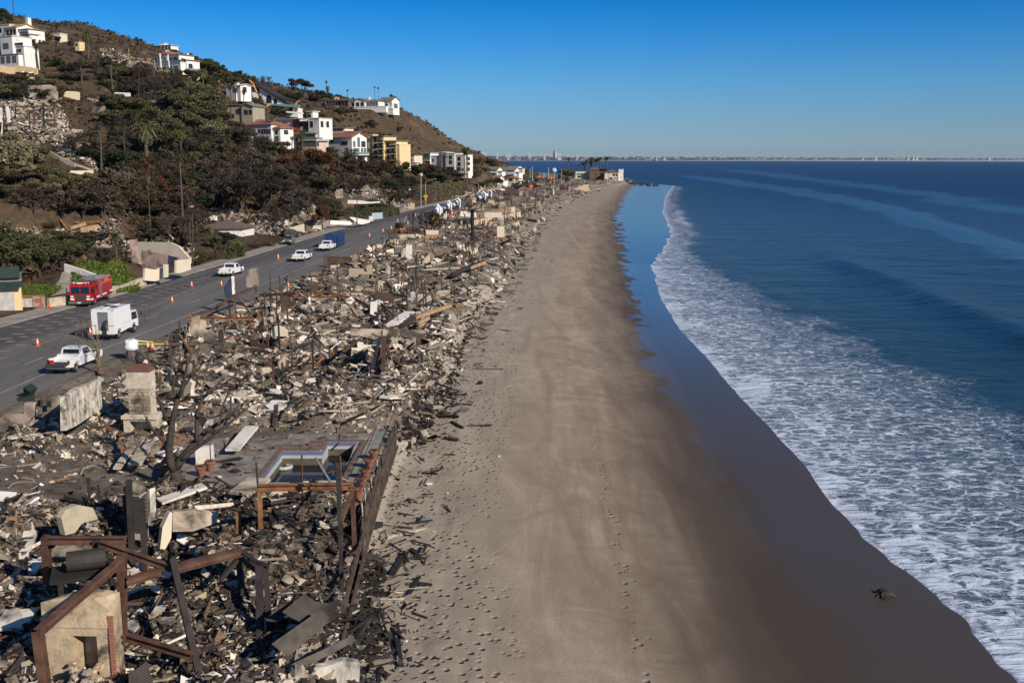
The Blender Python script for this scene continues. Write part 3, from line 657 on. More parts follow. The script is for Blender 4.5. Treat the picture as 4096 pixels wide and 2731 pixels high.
DESC = dict(green='leafy green tree',olive='olive green tree',dark='dark green tree',brown='scorched brown tree',rust='rust red scorched tree',darktall='dark tall conifer',cypress='green narrow cypress',umbrella='broad crowned brown tree',pale='pale grey green tree',bright='bright green tree',greytree='grey brown burnt tree',
            bare='bare charred tree',barebrown='leafless brown twiggy tree',bareblack='black charred twiggy tree',gbush='green bush',bbush='scorched brown bush',dbush='dark bush',obush='olive bush',rbush='rust red bush',brbush='yellow green bush',greybush='burnt grey bush',tbush='dry tan bush',
            fanpalm='tall fan palm',datepalm='big drooping date palm',datepalm_green='green feather palm',burntpalm='burnt brown palm',brightpalm='yellow green palm',tuftpalm='short green palm')
def add_tree(kind,loc,H,where,wide=1.0,rng=random):
    pr = rng.choice(PROTO[kind]); k = H / pr[0]
    nm = KN[kind]; o = bpy.data.objects.new(nm,None); o.empty_display_size = 0.3; C.objects.link(o)
    o.location = loc; o.rotation_euler = (0,0,rng.random() * 6.28); o.scale = (k * wide,k * wide,k)
    palm = 'palm' in nm
    if pr[1] is not None: link('fronds' if palm else 'crown',pr[1],o)
    link('trunk',pr[2],o)
    o['category'] = 'palm' if palm else ('bush' if nm == 'bush' else 'tree')
    TREES.append((o,DESC[kind],where)); return o
def TT(kind,px,py,hpx,where,wide=1.0,D=None):   # base pixel, height in pixels of the photo
    b = hit(px,py) if D is None else None
    if b is None: p = PD(px,py,D or 600); b = p
    return add_tree(kind,(b.x,b.y,b.z - 0.2),hpx * b.y / 4100 * 1.0,where,wide)
W1 = 'on the ridge skyline'; 
T_LIST = [
 # ridge and skyline
 ('fanpalm',57,92,130,'above the white ridge mansion',1),('dark',8,90,60,W1,1.2),('dark',35,95,40,W1,1),('green',445,145,18,W1,1),('cypress',550,185,26,W1,1.4),('dark',692,238,48,'behind the white three storey house',1.0),
 ('dark',735,262,55,'behind the white three storey house',1.5),('dark',770,262,52,'behind the white three storey house',1.5),('green',820,300,70,'beside the white three storey house',1.5),('green',850,310,68,'beside the white three storey house',1.5),('brown',880,315,60,'on the slope under the skyline trees',1.5),
 ('olive',905,340,60,'beside the small white block house',1.5),('dark',930,318,38,W1,1.3),('dark',962,320,42,W1,1.3),('brown',935,345,45,'beside the small white block house',1.6),('green',985,350,50,'beside the small white block house',1.6),('green',1010,345,42,'beside the wing roofed house',1.3),
 ('barebrown',1052,375,70,'behind the wing roofed house',1.3),('greytree',1065,395,60,'behind the wing roofed house',1.3),('olive',1125,395,52,'behind the wing roofed house',1.5),('greytree',1150,400,50,'behind the wing roofed house',1.5),('olive',1165,400,42,'behind the wing roofed house',1.4),('dark',1190,410,45,'behind the wing roofed house',1.6),
 ('umbrella',1215,415,98,'on the ridge beside the wing roofed house',1.25),('greytree',1248,408,50,'on the ridge beside the wing roofed house',1.4),('dark',1275,415,55,'on the ridge left of the tan ranch house',1.5),('dark',1300,415,58,'on the ridge left of the tan ranch house',1.5),('fanpalm',1308,410,80,'on the ridge left of the tan ranch house',0.85),('datepalm',1312,410,54,'on the ridge left of the tan ranch house',0.55),('green',1328,412,35,'on the ridge left of the tan ranch house',1.2),
 ('fanpalm',1391,405,42,'rising behind the tan ranch house',1.5),('fanpalm',1500,405,54,'rising behind the white ranch house',1.0),('fanpalm',1514,408,54,'rising behind the white ranch house',1.0),('darktall',1572,432,52,'at the end of the ridge by the white gable house',1.6),('dark',1552,430,36,'at the end of the ridge by the white gable house',1.0),('dark',1415,425,24,'between the two ranch houses',1.4),
 # upper slopes left
 ('datepalm',22,130,46,'in front of the white ridge mansion',0.6),('datepalm',68,140,46,'in front of the white ridge mansion',0.6),('dark',228,172,32,'right of the white ridge mansion',1.3),('cypress',155,160,30,'right of the white ridge mansion',1),('cypress',198,165,34,'right of the white ridge mansion',1),('dark',45,160,26,'below the white ridge mansion',1.6),
 ('brown',100,185,32,'below the white ridge mansion',1.6),('dark',135,190,36,'below the white ridge mansion',1.6),('brown',75,185,40,'below the white ridge mansion',1.5),('brown',20,172,30,'below the white ridge mansion',1.5),('rust',282,185,24,'on the slope right of the mansion',1.6),('datepalm',354,235,92,'on the burnt upper slope',0.82),('burntpalm',118,268,112,'beside the cubist white house',1.4),('burntpalm',155,290,105,'beside the cubist white house',1.4),
 ('burntpalm',327,345,85,'on the burnt upper slope',1.2),('burntpalm',452,372,125,'in the charred gully',1.2),('dark',178,372,62,'below the yellow ruin',1.5),('green',160,390,45,'below the yellow ruin',1.6),('brown',60,380,60,'below the yellow ruin',1.6),('olive',110,380,50,'below the yellow ruin',1.5),('brown',90,330,45,'below the yellow ruin',1.5),('black' if False else 'bareblack',25,350,50,'below the yellow ruin',1.8),
 ('brown',430,275,50,'in the charred gully',1.7),('brown',480,300,58,'in the charred gully',1.7),('brown',520,330,62,'in the charred gully',1.6),('olive',465,320,60,'in the charred gully',1.5),('bareblack',560,345,75,'in the charred gully',1.4),('bareblack',600,420,110,'in the charred gully',1.3),('bareblack',540,390,80,'in the charred gully',1.5),
 ('barebrown',655,400,118,'below the white three storey house',1.1),('brown',700,350,70,'below the white three storey house',1.5),('brown',745,350,74,'below the white three storey house',1.5),('olive',760,395,90,'below the white three storey house',1.2),('datepalm',752,405,78,'below the white three storey house',0.9),('datepalm',815,375,82,'right of the white three storey house',0.85),('green',800,340,62,'right of the white three storey house',1.4),('dark',845,365,66,'right of the white three storey house',1.5),('burntpalm',868,455,110,'above the olive house',1.0),('burntpalm',925,480,130,'in front of the olive house',0.9),('burntpalm',948,478,115,'in front of the olive house',0.9),('burntpalm',980,480,110,'in front of the olive house',0.9),
 # big green mass mid-left
 ('green',560,520,130,'in the big grove on the lower slope',1.3),('green',700,470,120,'in the big grove on the lower slope',1.35),('olive',770,505,130,'in the big grove on the lower slope',1.35),('green',820,545,150,'in the big grove on the lower slope',1.3),('olive',740,580,150,'in the big grove on the lower slope',1.3),('olive',830,600,130,'in the big grove on the lower slope',1.4),('olive',650,560,130,'in the big grove on the lower slope',1.3),('green',870,520,110,'in the big grove on the lower slope',1.3),('green',680,430,60,'in the big grove on the lower slope',1.5),('olive',875,590,110,'in the big grove on the lower slope',1.3),('green',510,490,70,'in the big grove on the lower slope',1.5),('bareblack',505,560,100,'in the big grove on the lower slope',1.3),
 ('datepalm_green',548,545,90,'at the foot of the big grove',0.9),('datepalm',592,700,180,'standing in front of the big grove',1.0),('brightpalm',730,700,165,'standing in front of the big grove',1.0),('fanpalm',735,945,330,'between the ruins and the road',0.75),('burntpalm',407,706,205,'beside the sloping wall',0.9),('fanpalm',505,700,190,'left of the big grove',0.7),('fanpalm',606,965,255,'behind the stucco ruin by the road',0.5),
 ('dark',890,500,48,'under the spanish style house',1.6),('rust',585,780,150,'over the scorched yards',1.25),('rust',540,800,130,'over the scorched yards',1.25),('rust',640,820,130,'over the scorched yards',1.2),('brown',640,880,110,'over the scorched yards',1.2),('bareblack',350,640,120,'on the burnt terrace',1.2),('bareblack',310,620,80,'on the burnt terrace',1.6),('bareblack',460,640,90,'on the burnt terrace',1.5),
 ('pale',40,720,190,'on the slope at the left edge',1.35),('pale',120,690,150,'on the slope at the left edge',1.3),('pale',10,640,120,'on the slope at the left edge',1.4),('olive',165,640,75,'on the slope at the left edge',1.5),('olive',60,740,120,'on the slope at the left edge',1.2),('bright',235,740,60,'below the sloping wall',1.9),('bright',300,745,45,'below the sloping wall',1.9),('green',20,800,70,'at the left edge above the arched ruin',1.6),
 ('barebrown',250,870,160,'behind the collapsed roof',1.4),('barebrown',330,880,170,'behind the collapsed roof',1.4),('barebrown',410,880,150,'behind the collapsed roof',1.4),('barebrown',180,850,120,'behind the collapsed roof',1.5),('bareblack',135,860,120,'behind the arched ruin',1.3),('brown',300,860,90,'behind the collapsed roof',1.6),('brown',380,870,90,'behind the collapsed roof',1.6),('olive',440,870,90,'behind the collapsed roof',1.2),('rbush',200,915,40,'beside the arched ruin',1.3),
 ('bareblack',960,860,190,'spreading over the burnt houses',1.35),('bareblack',900,830,160,'spreading over the burnt houses',1.4),('bareblack',1040,850,170,'spreading over the burnt houses',1.4),('brown',860,760,130,'on the dark lower slope',1.4),('barebrown',780,760,150,'on the dark lower slope',1.3),('brown',1130,760,110,'on the dark lower slope',1.4),('bareblack',1000,740,130,'on the dark lower slope',1.5),('brown',1080,780,120,'on the dark lower slope',1.4),('pale',1125,770,55,'on the dark lower slope',1.4),('olive',1105,750,60,'on the dark lower slope',1.3),
 ('barebrown',1240,870,130,'beside the rust red bush',1.6),('greytree',1190,880,110,'beside the rust red bush',1.5),('rust',1290,920,110,'at the kerb by the driveway',0.9),('brown',1350,890,70,'behind the clipped hedge',1.8),('bareblack',1130,945,85,'behind the parked silver car',1.3),('bareblack',1080,920,90,'behind the parked silver car',1.4),('gbush',1410,860,40,'behind the clipped hedge',1.6),('green',1500,850,60,'behind the white boundary wall',1.5),('green',1460,862,60,'behind the white boundary wall',1.5),
 ('rust',1290,690,90,'below the white gable house',1.5),('rust',1250,660,70,'below the white gable house',1.5),('rust',1330,700,60,'below the white gable house',1.5),('brown',1180,650,70,'below the pink house',1.4),('brown',1120,640,80,'below the pink house',1.4),('bareblack',1040,630,90,'below the spanish style house',1.5),('bareblack',980,600,80,'below the spanish style house',1.5),('dark',1075,640,70,'below the spanish style house',1.4),('datepalm',1112,600,78,'in front of the spanish style house',0.75),('datepalm',1148,590,82,'in front of the pink house',0.62),('burntpalm',1172,640,88,'in front of the pink house',1.1),('datepalm',1210,620,85,'in front of the pink house',0.7),('datepalm',1333,650,55,'at the foot of the white gable house',0.65),
 ('green',1390,660,45,'below the white gable house',1.7),('bright',1450,665,50,'below the yellow apartment block',1.8),('green',1490,650,45,'below the yellow apartment block',1.6),('bright',1410,665,35,'below the white gable house',1.8),('green',1520,655,40,'below the yellow apartment block',1.4),('dark',1140,470,40,'under the wing roofed house',2.0),('green',1115,468,40,'under the wing roofed house',2.0),('datepalm_green',1045,480,85,'left of the wing roofed house',0.55),('datepalm_green',1052,475,64,'left of the wing roofed house',0.75),('gbush',1310,547,18,'in front of the long cream building',1.0),
 ('darktall',1615,770,120,'beside the hedge at the road bend',1.8),('datepalm',1612,680,88,'left of the white glass house',0.6),('dark',1580,680,66,'beside the yellow apartment block',1.5),('bareblack',1560,690,55,'beside the yellow apartment block',1.5),('rust',1700,720,70,'below the white glass house',2.0),('dark',1670,710,60,'below the white glass house',1.7),('brown',1740,725,60,'below the white glass house',1.8),('green',1800,720,45,'below the white flats',1.8),('brown',1830,720,45,'below the white flats',1.8),('green',1770,740,45,'below the white flats',1.8),
 ('fanpalm',1858,765,162,'beside the white flats',1.0),('fanpalm',1870,768,165,'beside the white flats',1.0),('fanpalm',1866,760,150,'beside the white flats',1.0),('bareblack',1640,830,90,'by the pavement at the bend',1.3),('bareblack',1590,840,100,'by the pavement at the bend',1.4),('barebrown',1560,830,80,'by the pavement at the bend',1.4),('bareblack',1600,780,70,'by the pavement at the bend',1.8),
 ('olive',1930,655,25,'on the far spur',1.8),('brown',1960,660,30,'on the far spur',2.0),('tbush',1985,660,25,'on the far spur',1.8),('barebrown',1913,625,24,'on the far spur',1.3),('datepalm',1995,712,45,'between the far white houses',0.7),('green',2020,740,45,'beside the far white houses',1.8),('datepalm',2060,725,40,'beside the far white houses',0.9),('green',2090,715,40,'beside the far white houses',1.8),('green',2060,700,25,'beside the far white houses',2.0),('dark',1925,760,40,'beside the far white houses',1.6),('dark',1985,745,40,'beside the far white houses',1.6),
 ('olive',2270,720,48,'beside the beach houses on the point',1.5),('olive',2290,722,46,'beside the beach houses on the point',1.3),('dark',2412,690,18,'behind the beach houses on the point',2.2),
 # street level left
 ('green',80,1130,190,'over the garden by the yellow garage',1.25),('green',20,1100,190,'over the garden by the yellow garage',1.2),('green',165,1110,175,'over the garden by the yellow garage',1.1),('green',230,1060,120,'above the lawn',1.2),('green',290,1050,105,'above the lawn',1.1),('green',120,1040,110,'over the garden by the yellow garage',1.3),
 ('datepalm_green',468,1060,118,'beside the pink stucco ruin',0.85),('brown',415,1060,80,'beside the pink stucco ruin',1.0),('barebrown',680,960,110,'behind the sloping stucco wall',1.4),('barebrown',620,970,90,'behind the sloping stucco wall',1.6),('brown',745,1000,90,'behind the sloping stucco wall',1.3),('burntpalm',768,1030,165,'at the corner of the stucco wall',0.8),('datepalm_green',790,930,80,'behind the garden hedge',0.6),
 ('green',860,1000,65,'beside the white garage',1.3),('dark',905,985,70,'beside the white garage',1.4),('brightpalm',850,990,70,'beside the white garage',0.9),('brbush',945,985,28,'in the bank beside the white garage',1.4),('rbush',1075,985,35,'left of the parked silver car',1.2),('rbush',1020,990,25,'left of the parked silver car',1.6),('dbush',1200,920,40,'beside the driveway',1.2),('olive',985,905,40,'behind the white garage',1.4),
 ('gbush',810,1030,38,'above the pavement hedge',1.6),('dbush',780,1060,45,'above the pavement hedge',1.5),('obush',835,1040,32,'above the pavement hedge',1.6),('gbush',700,1060,30,'behind the stucco wall',1.5),('dbush',40,1010,60,'at the left edge above the garden',1.8),('rbush',30,960,40,'at the left edge above the garden',2.2),
]
for t in T_LIST: TT(*t)
# palms on the far point
for px,top in ((2273,634),(2348,645),(2362,650),(2365,635),(2365,640),(2382,642),(2388,640),(2398,634),(2426,632),(2316,660),(2330,655),(2338,652)):
    D = 900 + random.random() * 40; b = PD(px,705,D); tp = PD(px,top,D); zz = g(b.x,b.y)
    add_tree('fanpalm',(b.x,b.y,zz),tp.z - zz,'behind the beach houses on the point',1.7)
# scattered scorched trees fill the slopes
def inpoly(x,y,pl):
    c = False; j = len(pl) - 1
    for i in range(len(pl)):
        if (pl[i][1] > y) != (pl[j][1] > y) and x < (pl[j][0] - pl[i][0]) * (y - pl[i][1]) / (pl[j][1] - pl[i][1]) + pl[i][0]: c = not c
        j = i
    return c
def fill(pl,n,kinds,hm,where,wide=1.4,seed=1):
    rg = random.Random(seed); xs = [p[0] for p in pl]; ys_ = [p[1] for p in pl]; k = 0; tries = 0
    while k < n and tries < n * 20:
        tries += 1; x = rg.uniform(min(xs),max(xs)); y = rg.uniform(min(ys_),max(ys_))
        if not inpoly(x,y,pl): continue
        b = hit(x,y)
        if b is None or b.x > float(xL(b.y)) - 5: continue
        add_tree(rg.choice(kinds),(b.x,b.y,b.z - 0.3),hm * rg.uniform(0.6,1.3),where,wide * rg.uniform(0.8,1.2),rg); k += 1
fill([(880,560),(1060,570),(1300,620),(1600,700),(1640,760),(1420,800),(1150,800),(900,800),(880,690)],62,['brown','bareblack','greytree','brown','rust','barebrown','dark'],6.5,'on the dark lower slope',1.6,3)
fill([(380,690),(900,620),(1010,860),(700,900),(440,850)],44,['bareblack','brown','barebrown','greytree','dark','brown','bareblack'],7.0,'in the scorched valley above the street',1.5,21)
fill([(400,440),(600,420),(620,700),(420,720)],22,['bareblack','brown','dark','olive','barebrown'],6.0,'in the dark dip left of the grove',1.5,22)
fill([(1000,800),(1340,780),(1360,900),(1020,900)],14,['barebrown','bareblack','bbush','greytree'],4.5,'among the burnt houses by the road',1.5,23)
fill([(380,300),(560,300),(760,330),(880,400),(880,470),(700,420),(560,400)],26,['brown','bareblack','brown','olive','greytree'],5.5,'in the charred gully',1.5,4)
fill([(960,400),(1250,470),(1270,510),(1100,470),(900,420)],14,['brown','olive','bbush','greytree'],3.6,'on the brow under the skyline trees',1.6,5)
fill([(440,800),(760,800),(800,900),(760,990),(640,940),(480,860)],22,['brown','bareblack','bbush','barebrown'],4.5,'over the scorched yards',1.5,6)
fill([(1640,700),(1880,720),(1900,780),(1760,800),(1640,780)],16,['brown','green','bbush','olive','dark'],4.5,'on the slope by the road bend',1.7,7)
fill([(1850,640),(1990,670),(1990,740),(1880,740)],12,['tbush','bbush','obush'],4.5,'on the far spur',1.6,8)
fill([(0,700),(380,760),(440,860),(200,820),(0,800)],14,['olive','brown','barebrown','pale'],4.5,'on the slope at the left edge',1.5,9)
fill([(150,200),(420,240),(560,300),(480,420),(250,330),(120,260)],26,['bbush','dbush','tbush','brown','greybush'],3.2,'on the burnt upper slope',1.7,10)
fill([(560,470),(900,480),(900,640),(760,700),(560,640)],20,['olive','green','dark','brown'],7.5,'in the big grove on the lower slope',1.5,11)
fill([(1200,420),(1560,450),(1640,600),(1400,540),(1270,500)],22,['bbush','dbush','greybush','tbush'],3.0,'on the bluff below the ridge houses',1.8,12)
fill([(20,340),(200,330),(250,400),(150,420),(20,400)],14,['brown','dark','olive','bareblack'],4.5,'below the yellow ruin',1.6,13)
fill([(0,880),(60,940),(500,960),(480,1000),(300,1040),(0,1000)],14,['green','bbush','olive','dbush'],3.2,'between the ruins and the garden',1.8,14)
# scrub on the hill (nobody could count it)
def scrub():
    rng = np.random.default_rng(5); n = 17000; Y = 130 * (1000 / 130) ** rng.random(n) ; off = 14 + rng.random(n) ** 1.2 * (20 + Y * 0.55); X = xL(Y) - off
    keep = fbm(X / 30,Y / 40,88,3) + 0.25 * rng.random(n) > 0.0; X = X[keep]; Y = Y[keep]; Z = G(X,Y); m = len(X); k = 7
    s = (0.35 + 0.5 * rng.random(m)) * (0.7 + Y / 500)
    c = np.repeat(np.stack([X,Y,Z],1),k,0) + rng.normal(size=(m * k,3)) * np.repeat(s,k)[:,None] * np.array([0.7,0.7,0.28]) + np.array([0,0,0.25])
    nr = rng.normal(size=(m * k,3)) + np.array([0,0,0.6]); nr /= np.linalg.norm(nr,axis=1)[:,None]
    t = np.cross(nr,rng.normal(size=(m * k,3))); t /= np.linalg.norm(t,axis=1)[:,None]; b = np.cross(nr,t); S = np.repeat(s,k)[:,None] * 0.6 * (0.5 + rng.random((m * k,1)))
    q = np.stack([c - t * S,c - b * S * 0.6,c + t * S,c + b * S * 0.6],1)
    pal = np.array([(0.05,0.04,0.025),(0.10,0.07,0.04),(0.14,0.10,0.06),(0.045,0.05,0.022),(0.035,0.028,0.022),(0.08,0.055,0.033)])
    cc = np.repeat(pal[rng.integers(0,len(pal),m)],k,0) * (0.7 + 0.6 * rng.random((m * k,1)))
    o = np_mesh('scrub',q.reshape(-1,3),np.arange(len(q) * 4).reshape(-1,4),M_TINT,fcol=cc); tag(o,'low dry scrub covering the burnt hillside','scrub',kind='stuff')
M_TINT = mat('mixed_tint',(0.9,0.9,0.9),0.9,0.15,1.0,tint=True,spec=0.12)
scrub()
# ================================================================ houses
def stucco(nm,c,soot=0.0,var=0.10): return mat(nm,c,0.9,var,0.6,soot=soot,bump=0.01,bsc=20,streak=True)
WH = stucco('white_stucco',(0.70,0.68,0.64),.12); CRM = stucco('cream_stucco',(0.62,0.54,0.42)); YEL = stucco('yellow_stucco',(0.66,0.50,0.28)); PINK = stucco('pink_stucco',(0.55,0.40,0.35)); OLV = stucco('olive_stucco',(0.30,0.28,0.20)); TAN = stucco('tan_stucco',(0.50,0.40,0.28))
REDW = stucco('red_stucco',(0.32,0.08,0.045)); BRW = stucco('brown_boards',(0.13,0.09,0.065)); GRYW = stucco('grey_stucco',(0.36,0.33,0.29))
R_RED = mat('red_tile_roof',(0.26,0.115,0.075),0.85,0.3,2.0,bump=0.05,bsc=4); R_GRY = mat('grey_shingle_roof',(0.17,0.165,0.15),0.9,0.2,1.5); R_ORG = mat('orange_tile_roof',(0.38,0.21,0.10),0.85,0.25,2.0); R_BRN = mat('brown_shingle_roof',(0.13,0.095,0.075),0.9,0.25,1.5); R_WHT = mat('pale_flat_roof',(0.42,0.42,0.41),0.85,0.15,0.7); R_DRK = mat('dark_metal_roof',(0.035,0.033,0.03),0.6,0.2,0.7)
GLS = NT('window_glass').set(base=(0.015,0.025,0.032),rough=0.08,spec=0.7); GLSB = NT('pale_window_glass').set(base=(0.09,0.14,0.15),rough=0.1,spec=0.7)
FRM = mat('window_frame_paint',(0.10,0.09,0.085),0.6); FRW = mat('white_frame_paint',(0.7,0.7,0.68),0.6); RAILM = mat('rail_metal',(0.05,0.05,0.05),0.5); RAILG = NT('rail_glass').set(base=(0.16,0.24,0.25),rough=0.1,spec=0.6)
HOUSES = []
def win(parent,face,blk,u,z,ww,hh,glass=None,frame=None,sub=True):
    x0,x1,y0,y1 = blk[:4]
    f = MB(); p_ = MB(); e = 0.09; t = 0.10
    def bx(mb,a,b,c,d,o0,o1):   # a..b along the face, c..d height, o0..o1 outwards
        if face == 'S': mb.box(a,b,y0 - o1,y0 - o0,c,d)
        elif face == 'E': mb.box(x1 + o0,x1 + o1,a,b,c,d)
        elif face == 'W': mb.box(x0 - o1,x0 - o0,a,b,c,d)
    base = x0 if face == 'S' else y0; a = base + u; b = a + ww
    bx(f,a - t,b + t,z - t,z,0.0,e); bx(f,a - t,b + t,z + hh,z + hh + t,0.0,e); bx(f,a - t,a,z,z + hh,0.0,e); bx(f,b,b + t,z,z + hh,0.0,e)
    if ww > 1.6: bx(f,(a + b) / 2 - 0.04,(a + b) / 2 + 0.04,z,z + hh,0.0,e)
    bx(p_,a,b,z,z + hh,0.0,0.03)
    fo = f.build('window',frame or FRM,parent); p_.build('pane',glass or GLS,fo)
def balcony(parent,face,blk,u0,u1,z,depth,railm=None,slab=None):
    x0,x1,y0,y1 = blk[:4]; s = MB(); r = MB()
    if face == 'E':
        s.box(x1 + .005,x1 + depth,y0 + u0,y0 + u1,z - 0.25,z)
        r.box(x1 + depth - 0.06,x1 + depth,y0 + u0,y0 + u1,z + .003,z + 1.0); r.box(x1 + .005,x1 + depth - 0.065,y0 + u0,y0 + u0 + 0.05,z + .003,z + 1.0)
    else:
        s.box(x0 + u0,x0 + u1,y0 - depth,y0 - .005,z - 0.25,z); r.box(x0 + u0,x0 + u1,y0 - depth,y0 - depth + 0.06,z + .003,z + 1.0)
    b = s.build('balcony',slab or FRW,parent); r.build('railing',railm or RAILG,b)
def roof_mb(mb,blk,kind,ov=0.6,rise=None):
    x0,x1,y0,y1,z0,z1 = blk; X0,X1,Y0,Y1 = x0 - ov,x1 + ov,y0 - ov,y1 + ov; t = 0.22; z = z1 + 0.004
    if kind == 'flat': mb.box(X0 + ov - 0.15,X1 - ov + 0.15,Y0 + ov - 0.15,Y1 - ov + 0.15,z,z + 0.35)
    elif kind == 'slab': mb.box(X0,X1,Y0,Y1,z,z + 0.28)
    elif kind == 'gx':   # ridge along x, gable end on +x
        h = rise or (y1 - y0) * 0.22; ym = (y0 + y1) / 2
        mb.ext([(Y0,z - 0.15),(ym,z + h),(Y1,z - 0.15),(Y1,z + 0.1),(ym,z + h + 0.28),(Y0,z + 0.1)],(X0,0,0),(0,1,0),(0,0,1),(1,0,0),X1 - X0)
    elif kind == 'gy':
        h = rise or (x1 - x0) * 0.22; xm = (x0 + x1) / 2
        mb.ext([(X0,z - 0.15),(xm,z + h),(X1,z - 0.15),(X1,z + 0.1),(xm,z + h + 0.28),(X0,z + 0.1)],(0,Y0,0),(1,0,0),(0,0,1),(0,1,0),Y1 - Y0)
    elif kind == 'hip':
        h = rise or min(x1 - x0,y1 - y0) * 0.22; i = min(X1 - X0,Y1 - Y0) / 2 * 0.98
        if X1 - X0 >= Y1 - Y0: tp = [(X0 + i,(Y0 + Y1) / 2 - .02),(X1 - i,(Y0 + Y1) / 2 - .02),(X1 - i,(Y0 + Y1) / 2 + .02),(X0 + i,(Y0 + Y1) / 2 + .02)]
        else: tp = [((X0 + X1) / 2 - .02,Y0 + i),((X0 + X1) / 2 + .02,Y0 + i),((X0 + X1) / 2 + .02,Y1 - i),((X0 + X1) / 2 - .02,Y1 - i)]
        mb.hexa([(X0,Y0,z),(X1,Y0,z),(X1,Y1,z),(X0,Y1,z)],[(a,b,z + h) for a,b in tp]); mb.box(X0,X1,Y0,Y1,z - 0.2,z - .004)
def gable_wall(mb,blk,kind,rise=None):
    x0,x1,y0,y1,z0,z1 = blk
    if kind == 'gx':
        h = rise or (y1 - y0) * 0.22; mb.ext([(y0,z1),((y0 + y1) / 2,z1 + h * 0.93),(y1,z1)],(x0,0,0),(0,1,0),(0,0,1),(1,0,0),x1 - x0)
    if kind == 'gy':
        h = rise or (x1 - x0) * 0.22; mb.ext([(x0,z1),((x0 + x1) / 2,z1 + h * 0.93),(x1,z1)],(0,y0,0),(1,0,0),(0,0,1),(0,1,0),y1 - y0)
def house(px,py,D,rz,blocks,label,name='house',cat='house',wins=(),balcs=(),chims=(),found=3.0,loc=None,awn=None,group=None):
    """blocks: (x0,x1,y0,y1,z0,z1,wall,roofkind,roofmat[,rise]); local +x faces the sea side, -y faces back up the road"""
    p = loc or PD(px,py,D); o = empty(name,p,R(rz),label,cat,group)
    for i,b in enumerate(blocks):
        bb = b[:6]; rise = b[9] if len(b) > 9 else None
        m = MB(); z0 = bb[4] if bb[4] > 0.01 else -found
        m.box(bb[0],bb[1],bb[2],bb[3],z0,bb[5]); gable_wall(m,bb,b[7],rise); m.build('wall',b[6],o)
        if b[7]:
            r = MB(); roof_mb(r,bb,b[7],0.55 if b[7] != 'flat' else 0,rise); ro = r.build('roof',b[8],o)
    for w_ in wins:
        bi,face,u,z,ww,hh = w_[:6]; win(o,face,blocks[bi],u,z,ww,hh,*(w_[6:]))
    for c in balcs:
        balcony(o,c[1],blocks[c[0]],*c[2:])
    for (cx_,cy_,z0,z1,s) in chims:
        MB().box(cx_ - s / 2,cx_ + s / 2,cy_ - s / 2,cy_ + s / 2,z0,z1).build('chimney',blocks[0][6],o)
    HOUSES.append(o); return o
def row(bi,face,u0,du,n,z,ww,hh,*g): return [(bi,face,u0 + du * i,z,ww,hh,*g) for i in range(n)]
# --- ridge mansion, top left
house(5,168,425,-30,[(-8,6,0,9,0,6.2,WH,'flat',R_WHT),(6,13,-2,7,0,4.6,WH,'gx',R_ORG,1.6),(13,19,-1,6,0,3.6,WH,'slab',R_GRY),(-14,22,-4.0,0.0,-3,0.2,WH,'flat',FRW),(22,26,-6,-2,-3.5,0.8,WH,'slab',R_ORG)],
      'white ridge mansion with orange tiled gable and long terrace, top left of the hill',wins=row(0,'S',1,3.2,4,3.6,1.5,1.5) + row(1,'S',0.8,2.2,3,2.2,1.4,1.6) + row(2,'S',0.6,1.8,3,0.8,1.4,1.8,GLSB) + row(3,'S',12,2.5,4,-2.4,1.2,1.6) + [(1,'E',2,2.0,2.4,1.8),(4,'S',1.2,-1.6,1.0,1.2)],chims=[(11,5,5,9.0,1.5),(-3,6,6,7.4,1.2)])
house(-6,262,380,-28,[(2,8.5,0,8,0,9.6,WH,'flat',R_WHT),(-6,2,1,8,0,6.2,WH,'flat',R_WHT),(8.5,13,1,7,0,6.0,WH,'flat',R_WHT),(-6,13.5,-1.8,0,0,3.0,WH,'flat',R_BRN)],
      'cubist white house with tall blank tower and arcade on the left slope',wins=[(0,'S',1.5,5.6,2.8,1.7,GLSB)] + row(1,'S',0.8,2.4,3,4.0,1.3,1.3) + row(2,'S',0.6,1.4,2,4.2,1.0,1.0) + row(3,'S',0.8,3.1,6,0.4,1.9,2.1,GLSB),balcs=[(1,'S',0,8,6.6,0.2,RAILM),(2,'S',0,4.5,6.4,0.2,RAILM)])
house(215,170,430,-20,[(0,3.4,0,4,0,3.2,CRM,'flat',R_WHT)],'small cream outbuilding right of the ridge mansion',wins=[(0,'S',.6,1,1.2,1.2)])
house(300,195,420,-20,[(0,2.2,0,3,0,2.6,YEL,'flat',R_BRN)],'tiny pale yellow outbuilding on the burnt upper slope',wins=[(0,'S',.5,1,.9,.9)])
house(632,302,440,-34,[(0,6.5,0,9,0,8.4,WH,'hip',R_RED),(6.5,13.5,0.5,8,0,7.6,WH,'slab',R_RED),(1.5,17.5,-2.2,0.3,-1.5,4.0,WH,'flat',FRW),(13.5,18,0.4,7,0,5.2,WH,'slab',R_RED),(0.2,2,3,5,8.4,10.2,WH,'flat',R_RED)],
      'white three storey house with balconies stepping down below the ridge',wins=[(0,'S',1,5.2,1.6,1.8),(0,'S',4,5.2,1.6,1.8),(1,'S',1,4.8,1.2,1.8),(1,'S',3.4,4.8,2.6,1.8),(3,'S',1,2.5,1.5,1.8),(3,'S',3,4.4,0.8,0.6)] + row(2,'S',0.8,3.7,4,0.9,2.5,2.0,GLSB) + [(1,'E',1,4.6,1.8,1.6),(3,'E',1,2,1.8,1.8)],balcs=[(2,'S',0,16,4.3,0.15),(3,'E',0,6,1.0,1.2)],chims=[(12,6,7,8.6,0.8)])
